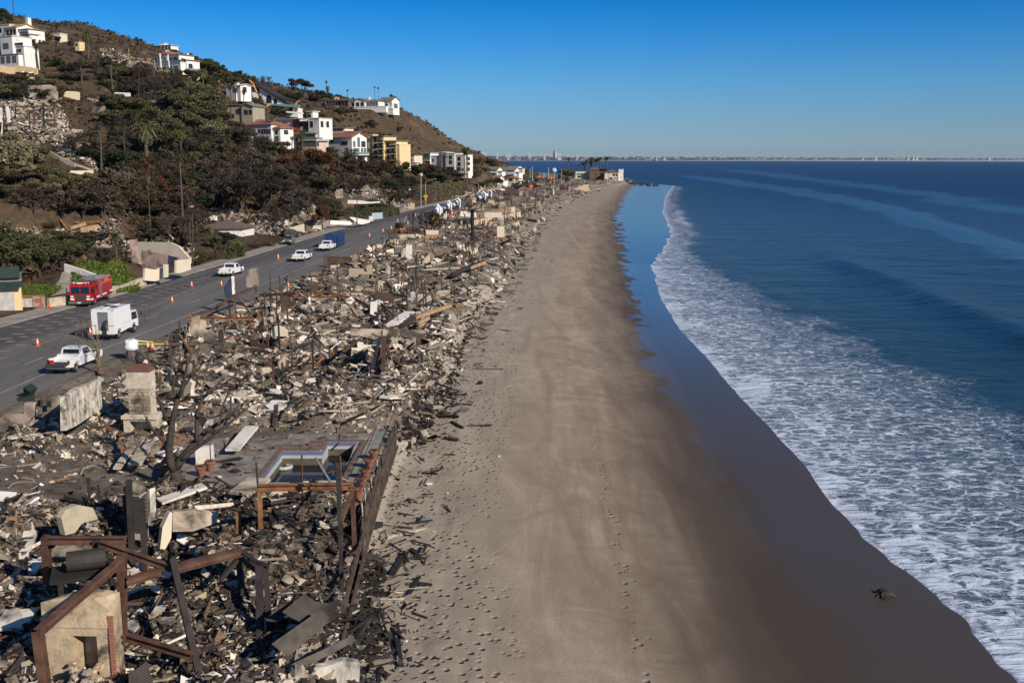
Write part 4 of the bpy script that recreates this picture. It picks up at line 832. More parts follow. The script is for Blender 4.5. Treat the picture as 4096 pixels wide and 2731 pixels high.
house(905,378,430,-35,[(0,6,0,6,0,3.0,WH,'flat',R_WHT),(6,8.2,0.5,6,0,3.2,WH,'gx',R_WHT,.6),(1.5,3.2,3,4.6,3,4.6,CRM,'flat',R_RED)],'small white block house on the brow left of the wing roofed house',wins=[(1,'E',1.2,0.8,1.8,1.8),(0,'S',4.6,0.8,0.7,1.8)])
house(792,388,410,-20,[(0,3.6,0,4,0,1.7,WH,'flat',R_WHT)],'low white garage half hidden in the brown slope',wins=[(0,'S',0.8,.3,1.6,.9)])
house(622,205,560,-20,[(0,10,0,6,0,2.6,WH,'slab',R_WHT),(2,5,1,4,2.6,3.8,WH,'flat',R_WHT)],'white flat roofed house peeping over the skyline',wins=row(0,'S',0.8,1.9,5,.6,1.1,1.3))
# --- olive house and the spanish row
house(880,478,400,-22,[(0,10.5,0,8,0,5.2,OLV,'slab',R_GRY),(10.5,15.5,-0.6,7,0,4.6,OLV,'gy',R_GRY,.9),(-3.5,0,1,7,0,3.6,TAN,'hip',R_RED)],'olive grey house with blank walls behind burnt palms',wins=[(0,'S',1.6,2.6,0.8,1.0),(0,'S',7.6,1.8,1.8,1.6),(1,'S',1.2,1.6,1.6,1.6),(1,'S',3.4,1.6,1.2,1.6),(0,'S',4,.4,2.6,1.4)],chims=[(12,4,5,6.3,1)])
house(955,565,395,-30,[(0,8,0,9,0,5.8,CRM,'gx',R_RED,2.0),(8,17.5,-1,8,0,6.0,WH,'hip',R_RED,1.7),(17.5,21,0,7,-2,4.6,WH,'hip',R_RED,1.0),(-6,8,-1.2,-0.1,0,1.1,WH,'flat',FRW)],
      'white spanish style house with red tiles and a blue solar panel',wins=[(0,'S',2,2.6,.9,1.3),(0,'S',5,2.4,1.3,1.4),(1,'S',0.6,2.6,1.1,1.5),(1,'S',3.2,2.8,.8,1.4)] + row(1,'S',4.6,1.2,4,2.6,.8,1.6) + row(1,'S',1.2,2.6,3,-0.4,1.7,1.6) + [(2,'S',.6,0,1.9,1.5,GLSB),(2,'S',1,2.4,1.2,1.2),(1,'E',2,2.6,3,1.6),(2,'E',2,2.4,2,1.4)])
o_ = HOUSES[-1]; MB().cbox((13.0,1.0,7.0),6.0,2.2,0.12,rx=R(20)).build('solar_panel',mat('solar_cells',(0.02,0.03,0.07),0.25),o_)
house(1105,530,425,-30,[(0,9.5,0,8,0,5.0,WH,'slab',R_WHT),(9.5,18,1.0,8,0,4.0,GRYW,'slab',R_WHT),(9.2,11.8,-.3,1,0,5.0,REDW,'flat',REDW),(18,23.5,-1,7,0,5.0,WH,'flat',R_WHT)],
      'white modern house with a red wall panel and white canopy',wins=[(0,'S',3.8,2.6,1.3,1.3),(1,'S',2.6,1.0,4.6,2.6),(3,'S',1,1.8,1.3,2.2),(3,'E',1,1.8,1.4,2.2),(3,'E',4.4,1.8,1.4,2.2)])
MB().box(11.0,19.0,-1.6,1.4,5.05,5.3).build('canopy',FRW,HOUSES[-1])
house(1152,590,420,-28,[(0,7.5,0,8,0,5.2,PINK,'hip',R_GRY,1.3),(7.5,15,-1,7,0,5.4,PINK,'hip',R_GRY,1.2),(9,16.5,-2.2,-1,0,2.8,PINK,'flat',PINK)],
      'pink house with green grey hipped roof and glass balconies',wins=[(0,'S',4.2,2.6,.7,1.3)] + row(1,'S',1.2,1.6,4,2.9,1.1,2.0,GLSB) + row(2,'S',.6,1.35,5,.4,1.0,1.8,GLSB) + [(1,'E',1.5,3,4,1.8,GLSB),(2,'E',.1,.4,.9,1.8)],balcs=[(1,'S',0,9,2.8,1.6),(1,'E',0,7,2.8,1.2)],chims=[(6,2,5.6,8.2,1.6)])
house(1270,548,455,-24,[(0,14,0,7,0,3.6,CRM,'slab',R_GRY),(14,18,.5,6,0,2.0,GRYW,'slab',R_GRY)],'long cream building with a row of square upper windows',wins=row(0,'S',1.4,1.5,8,2.4,1.0,0.8))
house(1294,620,430,-36,[(0,16.5,0,8.5,0,6.9,WH,'gx',R_RED,1.9)],
      'white gable fronted house with long red roof below the cream building',wins=[(0,'S',4.4,5.0,1.6,.9,GLS),(0,'S',10.6,4.0,3.4,1.2),(0,'S',1.2,0.6,1.0,.7),(0,'S',3,.4,1.1,1.2,GLSB),(0,'S',5.2,.4,1.3,1.3,GLSB),(0,'S',13,.3,1.4,2.4,GLSB),(0,'E',.8,3.2,1.0,2.2,GLSB),(0,'E',3.2,3.2,1.2,3.6,GLSB),(0,'E',5.4,3.2,2.2,2.2),(0,'E',.8,.3,3.2,2.2,GLSB),(0,'E',5.2,.3,1.1,2.3,GLSB),(0,'E',6.9,.3,1.1,2.3,GLSB)],balcs=[(0,'E',.2,8.3,0.1,1.5)])
house(1428,655,450,-30,[(0,5.6,1.5,10,0,10.2,TAN,'slab',R_GRY),(5.6,8.6,0.4,4,0,12.0,YEL,'flat',YEL),(8.6,14.6,0.0,9,0,11.4,YEL,'slab',R_GRY),(14.6,20.6,0.8,9,-2,9.4,YEL,'slab',R_GRY),(20.6,22.0,1.0,9,-2,7.8,YEL,'flat',YEL)],
      'yellow four storey apartment block stepping down the hill',name='apartment_building',cat='building',wins=[(0,'S',u,z,1.1,1.6) for u in (.8,3.2) for z in (1.2,4.2,7.2)] + [(2,'S',.9,z,1.3,1.8) for z in (.8,3.8,6.6,9.2)] + [(2,'S',3.9,z,1.3,1.8) for z in (.8,3.8,6.6)] + [(3,'S',.9,z,1.2,1.7) for z in (-1,1.8,4.4,7)] + [(3,'S',3.6,z,1.2,1.7) for z in (-1,1.8,4.4)] + [(3,'E',2,z,2,1.7) for z in (1,4)],
      balcs=[(2,'S',3.2,6.4,z,1.1,RAILM,YEL) for z in (3.6,6.4,9)] + [(3,'S',3,6.4,z,1.1,RAILM,YEL) for z in (-1.2,1.6,4.2,6.8)])
house(1568,690,520,-25,[(0,13,0,8,0,8.5,CRM,'slab',R_BRN),(8,15,-1,2,0,4.5,CRM,'flat',R_BRN)],'beige apartment house between the yellow block and the white glass house',wins=[(0,'S',u,z,1.2,1.3) for u in (2,5.5,10.5) for z in (2,5.5)] + [(1,'S',2,1.2,2.5,1.6)])
house(1690,672,577,-32,[(0,5.5,0,9,0,8.0,WH,'slab',R_WHT),(5.5,9.5,.5,8,-2,6.4,WH,'flat',R_WHT),(9.5,12.5,1,8,-4,5.2,WH,'flat',R_WHT),(-14,0,3,9,3.5,7.4,FRM,'slab',R_WHT)],
      'white glass fronted house with long pale wedge roof below the spur',wins=row(0,'S',.5,1.6,3,4.6,1.3,2.6,GLSB) + row(0,'S',.5,1.6,3,.8,1.3,2.6) + [(1,'S',.8,3.4,1.2,1.6,GLSB),(2,'S',.6,1.2,1.4,1.8),(2,'S',.8,-2.6,1.6,1.6)],balcs=[(0,'S',0,5.5,4.2,1.0)])
MB().ext([(-14,7.2),(0,-2.5),(0,-1.9),(-14,7.9)],(0,0.2,0),(1,0,0),(0,0,1),(0,1,0),0.5).build('raked_wall',FRW,HOUSES[-1])
house(1765,690,570,-30,[(0,3.4,0,8,0,10.6,GRYW,'flat',R_WHT),(3.4,9.2,-.6,8,-1,10.0,WH,'flat',R_WHT),(9.2,15.4,0,8,-4,9.3,WH,'flat',R_WHT),(-2.4,0,1,8,-2,10.8,WH,'flat',R_WHT)],
      'white three storey flats with dark glass strips at the end of the row',name='apartment_building',cat='building',wins=[(1,'S',2.4,z,1.7,1.9) for z in (7.2,4.6)] + [(1,'S',.6,1.0,4.6,2.0)] + [(2,'S',1.6,z,1.8,1.9) for z in (6.4,3.6,.9,-2)] + [(2,'S',4.3,1.2,1.0,.9),(1,'S',.6,8.2,.6,.5)] + [(2,'E',2,z,3,1.6) for z in (1,4,6.6)])
# --- ridge ranch houses
house(1302,428,525,-24,[(0,9.5,0,6,0,3.0,TAN,'slab',R_BRN),(9.5,14,-.5,6,0,2.6,R_BRN,'slab',R_BRN)],'tan single storey ranch house on the ridge',wins=row(0,'S',.8,1.7,5,.5,1.2,1.8) + row(1,'S',.6,1.9,2,.4,1.3,1.6),chims=[(3.4,4,3,4.9,1),(4.8,4,3,4.7,.8)])
house(1418,432,520,-22,[(0,6,0,7,0,3.4,WH,'gy',R_GRY,1.0),(6,13,.5,7,0,3.2,WH,'hip',R_GRY,1.0),(-.5,19,-2.4,-.2,-1.2,.1,WH,'flat',FRW)],'white ranch house with grey roofs and long terrace on the ridge',wins=[(0,'S',1,.6,1.7,1.9),(0,'S',3.6,.6,1.7,1.9)] + row(1,'S',.7,1.7,4,.5,1.2,1.8,GLSB),chims=[(5.6,5,3.6,5.4,.8)],found=2.6)
house(1517,440,525,-30,[(0,8.0,0,6.0,0,4.4,WH,'gx',R_GRY,1.6),(-1,10,-2,-.2,-1.6,.1,WH,'flat',FRW)],'white gabled end pavilion at the tip of the ridge',wins=[(0,'E',1.6,.8,2.8,2.0,GLSB),(0,'S',1,1,1.4,1.6),(0,'S',4,1,1.4,1.6)],chims=[(1.5,4,4.6,6.4,.7)],found=2.6)
house(1226,476,455,-25,[(0,3.4,0,4,0,3.0,WH,'slab',FRW)],'small white cube pavilion below the wing roofed house',wins=[(0,'S',.8,.6,1.6,1.2)])
# --- wing roofed house
o_ = empty('wing_roofed_house',PD(1005,425,450),R(-12),'white wing shaped house with sweeping dark roof and orange struts','house')
k_ = 450 / 4100.0
def wq(x,y): return ((x - 1005) * k_,-(y - 425) * k_)
MB().ext([wq(1043,352),wq(1080,378),wq(1118,400),wq(1135,412),wq(1155,423),wq(1140,424),wq(1115,424),wq(1043,420)],(0,0,0),(1,0,0),(0,0,1),(0,1,0),6).build('wall',WH,o_)
MB().ext([wq(1025,338),wq(1045,345),wq(1085,370),wq(1125,390),wq(1170,402),wq(1215,408),wq(1205,412),wq(1160,408),wq(1120,397),wq(1080,377),wq(1043,353)],(0,-1.2,0),(1,0,0),(0,0,1),(0,1,0),9).build('roof',R_DRK,o_)
M_ORG = mat('orange_timber',(0.52,0.27,0.07),0.6)
for pl in ([(1009,328),(1024,344),(1032,362),(1037,374)],[(1214,409),(1206,410),(1199,416),(1196,424)],[(1186,434),(1187,448)]):
    MB().tube([(wq(*q)[0],-1.5,wq(*q)[1]) for q in pl],0.35,5).build('strut',M_ORG,o_)
for cx_,hw,t,b in ((1080,12,383,415),(1107,7,395,417)):
    pts = [wq(cx_ + hw * math.cos(a),b - (b - t) * math.sin(a) ** 0.8) for a in np.linspace(0,math.pi,9)]
    MB().ext(pts,(0,-.08,0),(1,0,0),(0,0,1),(0,1,0),.07).build('arched_window',GLS,o_)
MB().ext([wq(1062,416),wq(1096,417),wq(1098,440),(5.5,-6),(4,-6)],(0,-1.0,0),(1,0,0),(0,0,1),(0,1,0),.9).build('base_wall',TAN,o_)
MB().ext([wq(1098,418),wq(1165,421),wq(1212,424),wq(1210,434),wq(1160,430),wq(1098,424)],(0,-2.6,0),(1,0,0),(0,0,1),(0,1,0),2.4).build('balcony',RAILG,o_)
MB().ext([wq(1120,425),wq(1150,428),wq(1180,434),wq(1178,452),wq(1155,446),wq(1122,438)],(0,.2,0),(1,0,0),(0,0,1),(0,1,0),5).build('wing_wall',WH,o_)
MB().ext([wq(1098,424),wq(1196,434),wq(1196,480),wq(1098,470)],(0,.8,0),(1,0,0),(0,0,1),(0,1,0),5).build('lower_wall',WH,o_)
for a,b,c,d in ((1163,431,1178,445),(1128,426,1138,434),(1105,424,1114,432)):
    p1 = wq(a,b); p2 = wq(c,d); MB().box(p1[0],p2[0],0.1 - .02,0.19,p2[1],p1[1]).build('window',GLS,o_)
MB().ext([wq(1155,446),wq(1225,452),wq(1225,458),wq(1155,452)],(0,-3,0),(1,0,0),(0,0,1),(0,1,0),2).build('terrace',FRW,o_)
MB().ext([wq(990,375),wq(1035,372),wq(1037,440),wq(990,450)],(0,0.5,0),(1,0,0),(0,0,1),(0,1,0),4).build('annex',WH,o_)
HOUSES.append(o_)
# --- far white houses by the road, beach houses on the point
for (px,py,D,rz,w_,d_,h_,wm,rk,rm,lb) in [(1942,738,655,-25,9,9,3.4,WH,'gx',R_RED,'nearest far white cottage with red roof beside the pavement wall'),(1948,706,720,-25,8,8,4.6,WH,'gx',R_GRY,'far white cottage with pale roof behind the nearest one'),
        (2003,712,740,-25,11,8,5.4,WH,'gx',R_GRY,'far white house with long pale roof and a palm at its corner'),(2030,692,800,-20,9,7,4.6,CRM,'flat',R_WHT,'farthest cream house with a stepped flat roof'),(2030,730,690,-25,5,6,3.2,CRM,'hip',R_RED,'small far cottage with red roof among palms')]:
    house(px,py,D,rz,[(0,w_,0,d_,0,h_,wm,rk,rm),(w_,w_ + 3,.8,d_ - 1,0,h_ * .75,wm,'slab',rm)],lb,wins=[(0,'S',1.2,1,1.6,1.4),(0,'S',w_ - 3,1,1.6,1.4),(0,'S',w_ / 2 - .5,1,1,1.4)],found=4)
DP = 880
def pier(o,x0,x1,y0,y1,z0,z1,n):
    for i in range(n):
        for yy in (y0,y1): MB().bar((x0 + (x1 - x0) * i / (n - 1),yy,z0),(x0 + (x1 - x0) * i / (n - 1),yy,z1),.45).build('pile',M_BARK,o)
    MB().bar((x0,y0,z0 + 1),(x1,y0,z1 - .3),.3).build('brace',M_BARK,o)
o_ = house(2302,712,DP,0,[(0,12,0,9,0,5.0,CRM,'flat',R_WHT),(12,17,1,9,0,4.4,CRM,'flat',R_WHT),(-.5,18,-2,0,-6,.2,TAN,None,None)],'cream flat roofed beach house left of the brown one',wins=[(0,'S',1,2.6,8,1.2,GLSB),(0,'S',1.5,.6,2,1.2),(1,'S',1,1.6,2.4,1.6)],found=5)
o_ = house(2358,722,DP - 8,-8,[(0,8,0,10,0,9.0,BRW,'hip',R_BRN,2.4),(8,13.5,1,10,0,8.0,BRW,'slab',R_BRN)],'dark brown shingled beach house on the point',wins=[(1,'S',.6,5,2,1.4),(0,'S',5,4.6,1.2,.8),(1,'S',2,2.4,1.6,1.2)],found=7)
o_ = house(2418,722,DP - 16,-8,[(0,11.5,0,10,0,6.6,CRM,'hip',R_BRN,2.2),(11.5,15.2,1,11,-1,8.9,WH,'flat',R_WHT)],'cream and white beach house on stilts at the tip of the point',wins=[(0,'S',4.2,.6,2.2,1.8),(0,'S',8,.4,1.6,2),(0,'S',6.8,3.8,1.9,1.6),(0,'S',9.4,3.8,1.2,1.6),(1,'E',2,4,3,2)],balcs=[(0,'S',1,11.4,0.0,1.4)],found=0.4)
pier(o_,0.5,14,0.6,9,-4.6,-.4,5)
# --- street level, left edge
o_ = house(0,0,0,25,[(-12,0,0,8,-.3,3.4,YEL,'flat',R_GRY)],'yellow garage building with dark green awning at the left edge',name='garage',cat='building',loc=(-58.6,121.5,5.7),found=1)
MB().ext([(0,3.5),(1.0,2.9),(1.0,2.75),(0,3.3)],(-12,-.02,0),(0,-1,0),(0,0,1),(1,0,0),12.1).build('awning',mat('dark_green_canvas',(0.018,0.035,0.03),0.8),o_)
MB().ext([(0,5.2),(.9,3.9),(.8,3.8),(0,5.0)],(-12,.3,0),(0,-1,0),(0,0,1),(1,0,0),12).build('awning',MATS['dark_green_canvas'],o_)
MB().box(-10,-.8,-.09,-.005,-.2,2.3).build('garage_door',mat('grey_door',(.40,.38,.37),.6),o_)
M_BRK = mat('red_brick',(0.30,0.13,0.085),0.9,0.35,2.5); M_BRK2 = mat('pale_brick',(0.38,0.30,0.24),0.9,0.3,2.5); M_MORT = mat('mortar',(0.36,0.32,0.27),0.95,0.15,2)
def brick_wall(o,x0,x1,y,z0,z1,bw=0.42,bh=0.19,dep=0.22,m=None,g_=0.02,name='brick',face=-1):
    n = 0; z = z0; r = 0; me = None
    while z + bh * .6 < z1:
        x = x0 - (bw / 2 if r % 2 else 0)
        while x < x1 - .02:
            a = max(x,x0); b = min(x + bw - g_,x1)
            if b - a > .06:
                c = MB().box(-(b - a) / 2,(b - a) / 2,-.03,.03,-bh / 2 + g_ / 2,bh / 2 - g_ / 2).build(name,m or random.choice((M_BRK,M_BRK,M_BRK2)),o)
                c.location = ((a + b) / 2,y + face * (.03 + random.random() * .012),z + bh / 2); n += 1
            x += bw
        z += bh; r += 1
    return n
gt = empty('brick_gate_wall',(-56.9,123.2,5.65),R(6),'red brick wall with grey double gate beside the yellow garage','wall')
MB().box(-3.6,-3.2,0,.4,0,1.35).build('pier',M_MORT,gt); MB().box(-1.1,0.1,0,.5,0,1.4).build('pier',M_MORT,gt); brick_wall(gt,-1.1,.1,0,0,1.4,.4,.2); brick_wall(gt,-3.6,-3.2,0,0,1.35,.4,.2)
MB().box(-3.2,-2.17,.1,.2,0.1,1.2).build('gate_leaf',MATS['grey_door'],gt); MB().box(-2.13,-1.1,.1,.2,0.1,1.2).build('gate_leaf',MATS['grey_door'],gt); MB().box(-3.7,.2,-.05,.5,1.405,1.5).build('coping',M_BRK,gt)
# lawn bank and drive behind the fire engine
M_GRASS = m_leaf('lawn_blades',(0.055,0.085,0.015),(0.09,0.12,0.025)); M_LAWN = mat('lawn_soil',(0.055,0.075,0.022),0.95,0.4,1.2,bump=0.1,bsc=3)
def patch(name,poly_px,m,lift,kind='structure',n=24,lab=None):
    """a sheet draped over the land inside four photo corners"""
    c = [hit(*q) for q in poly_px]; X = np.zeros((n,n)); Y = X.copy()
    for i in range(n):
        for j in range(n):
            u,v = j / (n - 1),i / (n - 1); p = (c[0] * (1 - u) + c[1] * u) * (1 - v) + (c[3] * (1 - u) + c[2] * u) * v; X[i,j] = p.x; Y[i,j] = p.y
    Z = G(X.ravel(),Y.ravel()).reshape(X.shape) + lift; o = grid_mesh(name,X,Y,Z,m); tag(o,lab,kind=kind); return o,X,Y,Z
def grassy(name,poly_px,n,m,lab,s=0.16):
    o,X,Y,Z = patch(name + '_soil' if False else 'lawn',poly_px,M_LAWN,0.12)
    rng = np.random.default_rng(len(poly_px) + n); i = rng.random(n) * (X.shape[0] - 1.01); j = rng.random(n) * (X.shape[0] - 1.01); a = i.astype(int); b = j.astype(int)
    P_ = np.stack([X[a,b],Y[a,b],Z[a,b]],1) + (np.stack([X[a + 1,b],Y[a + 1,b],Z[a + 1,b]],1) - np.stack([X[a,b],Y[a,b],Z[a,b]],1)) * (i - a)[:,None] + (np.stack([X[a,b + 1],Y[a,b + 1],Z[a,b + 1]],1) - np.stack([X[a,b],Y[a,b],Z[a,b]],1)) * (j - b)[:,None]
    d = rng.normal(size=(n,3)) * s; d[:,2] = np.abs(d[:,2]) + s; e = rng.normal(size=(n,3)) * s * .5; e[:,2] *= .2
    q = np.stack([P_ - e,P_ + e,P_ + e * .7 + d,P_ - e * .7 + d],1); t = np.clip(.6 + .8 * rng.random((n,1)) + .1 * rng.normal(size=(n,3)),.2,2)
    g2 = np_mesh(name,q.reshape(-1,3),np.arange(n * 4).reshape(-1,4),m,fcol=t); tag(g2,lab,kind='stuff')
grassy('grass',[(300,1195),(560,1165),(505,1060),(290,1075)],9000,M_GRASS,'green ground cover on the bank behind the fire engine',.2)
grassy('grass',[(60,1215),(175,1205),(250,1155),(70,1150)],3500,M_GRASS,'short lawn by the brick gate wall',.12)
patch('driveway',[(185,1195),(262,1178),(385,1120),(250,1090)],M_CONC,0.16)
patch('driveway',[(1240,925),(1330,912),(1390,880),(1290,892)],M_CONC,0.16)
# stone retaining pieces, white garage, garden walls
def wall_run(name,pts,h,t,m,label,cat='wall',tops=None,z=None,parent=None):
    """upright wall through world points; tops = extra height at each point"""
    mb = MB(); tops = tops or [0] * len(pts)
    for i in range(len(pts) - 1):
        a = Vector(pts[i]); b = Vector(pts[i + 1]); d = (b - a); d.z = 0; nrm = Vector((-d.y,d.x,0)).normalized() * t / 2; dn = Vector((0,0,-1.2))
        mb.hexa([a - nrm + dn,b - nrm + dn,b + nrm + dn,a + nrm + dn],[a - nrm + Vector((0,0,h + tops[i])),b - nrm + Vector((0,0,h + tops[i + 1])),b + nrm + Vector((0,0,h + tops[i + 1])),a + nrm + Vector((0,0,h + tops[i]))])
    o = mb.build(name,m,parent)
    if parent is None: tag(o,label,cat)
    return o
def gp(px,py): b = hit(px,py); return Vector((b.x,b.y,b.z))
STN = mat('pale_stone',(0.42,0.36,0.27),0.95,0.35,1.2,bump=0.06,bsc=3)
wall_run('retaining_wall',[(-56.6,124,5.6),(-55.6,126,5.6),(-54.9,129,5.6)],1.1,.5,STN,'pale stone retaining wall below the small lawn')
wall_run('retaining_wall',[(-54.2,134,5.6),(-53.4,139,5.6),(-52.6,146,5.6)],1.2,.5,STN,'broken pale retaining wall below the green bank',tops=[.2,-.4,.1])
wall_run('drive_wall',[gp(262,1092),gp(335,1115),gp(385,1135)],1.3,.35,WH,'white sloping wall beside the concrete drive behind the fire engine')
# stucco ruin with raking wall (road side, left)
SOOTC = stucco('sooty_cream_stucco',(0.55,0.47,0.36),0.7); SOOTP = stucco('sooty_pink_stucco',(0.45,0.33,0.28),0.6); SOOTG = stucco('sooty_grey_plaster',(0.34,0.29,0.24),0.8); SOOTW = stucco('sooty_white_plaster',(0.66,0.62,0.55),0.45); RUSTW = mat('rusted_sheet',(0.10,0.058,0.042),0.8,0.45,1.2,soot=0.4)
def vwall(name,pxy,D0,D1,m,label,cat='ruined wall',t=.35,parent=None):
    """upright wall whose outline is given by photo points lying on the vertical plane between two distances at its left and right ends"""
    xs = [q[0] for q in pxy]; xa,xb = min(xs),max(xs); A = PD(xa,0,D0); B = PD(xb,0,D1); vs_ = []
    for (px,py) in pxy:
        d = ray(px,py); # intersect with vertical plane A-B
        n = Vector((B.y - A.y,-(B.x - A.x),0)); t_ = (n.x * A.x + n.y * A.y) / (n.x * d[0] + n.y * d[1]); vs_.append(Vector((d[0] * t_,d[1] * t_,CAMH + d[2] * t_)))
    n = Vector((B.y - A.y,-(B.x - A.x),0)).normalized()
    if n.y < 0: n = -n
    k = len(vs_); mb = MB(); mb._add(vs_ + [v + n * t for v in vs_],[tuple(range(k)),tuple(range(2 * k - 1,k - 1,-1))] + [(i,k + i,k + (i + 1) % k,(i + 1) % k) for i in range(k)])
    o = mb.build(name,m,parent)
    if parent is None: tag(o,label,cat)
    return o
o_ = empty('stucco_ruin',gp(640,1100),0,'roofless cream and pink stucco ruin with raking wall behind the gate piers','ruin'); ol = Vector(o_.location)
def under(o,root):      # keep world place while joining a thing
    o.parent = root; KIDS.setdefault(root.name,[]).append(o); o.location = o.location - Vector(root.location); o.pop('label',None); o.pop('category',None) if 'category' in o else None
for (pl,a,b,m) in [([(550,1075),(550,968),(682,970),(715,985),(760,1035),(760,1055),(700,1045),(640,1075)],172,168,CRM),([(527,1058),(527,990),(548,985),(552,1060)],166,166,SOOTP),([(565,1070),(565,1003),(600,1000),(600,1010),(665,1018),(690,1022),(690,1065),(620,1085)],160,158,SOOTP),([(515,960),(548,955),(550,1000),(520,998)],178,178,SOOTP),([(672,1062),(672,1020),(710,1030),(708,1072)],156,154,SOOTC)]:
    under(vwall('wall',pl,a,b,m,None),o_)
for (pl,a,b) in [([(578,1122),(580,1072),(625,1080),(640,1072),(662,1070),(662,1108),(622,1125)],148,152),([(662,1110),(662,1058),(674,1058),(674,1107)],152,153),([(706,1092),(706,1042),(722,1040),(762,1036),(764,1078),(722,1092)],156,160)]:
    under(vwall('gate_pier',pl,a,b,CRM,None),o_)
house(0,0,0,-4,[(-9,0,0,8,0,2.6,WH,'hip',R_BRN,1.3)],'white garage with brown roof above the pavement, by the green shrubs',name='garage',cat='building',loc=(-56.5,215,6.6),found=3)
MB().box(-2.9,-.3,-.08,-.005,0,2.2).build('garage_door',FRW,HOUSES[-1])
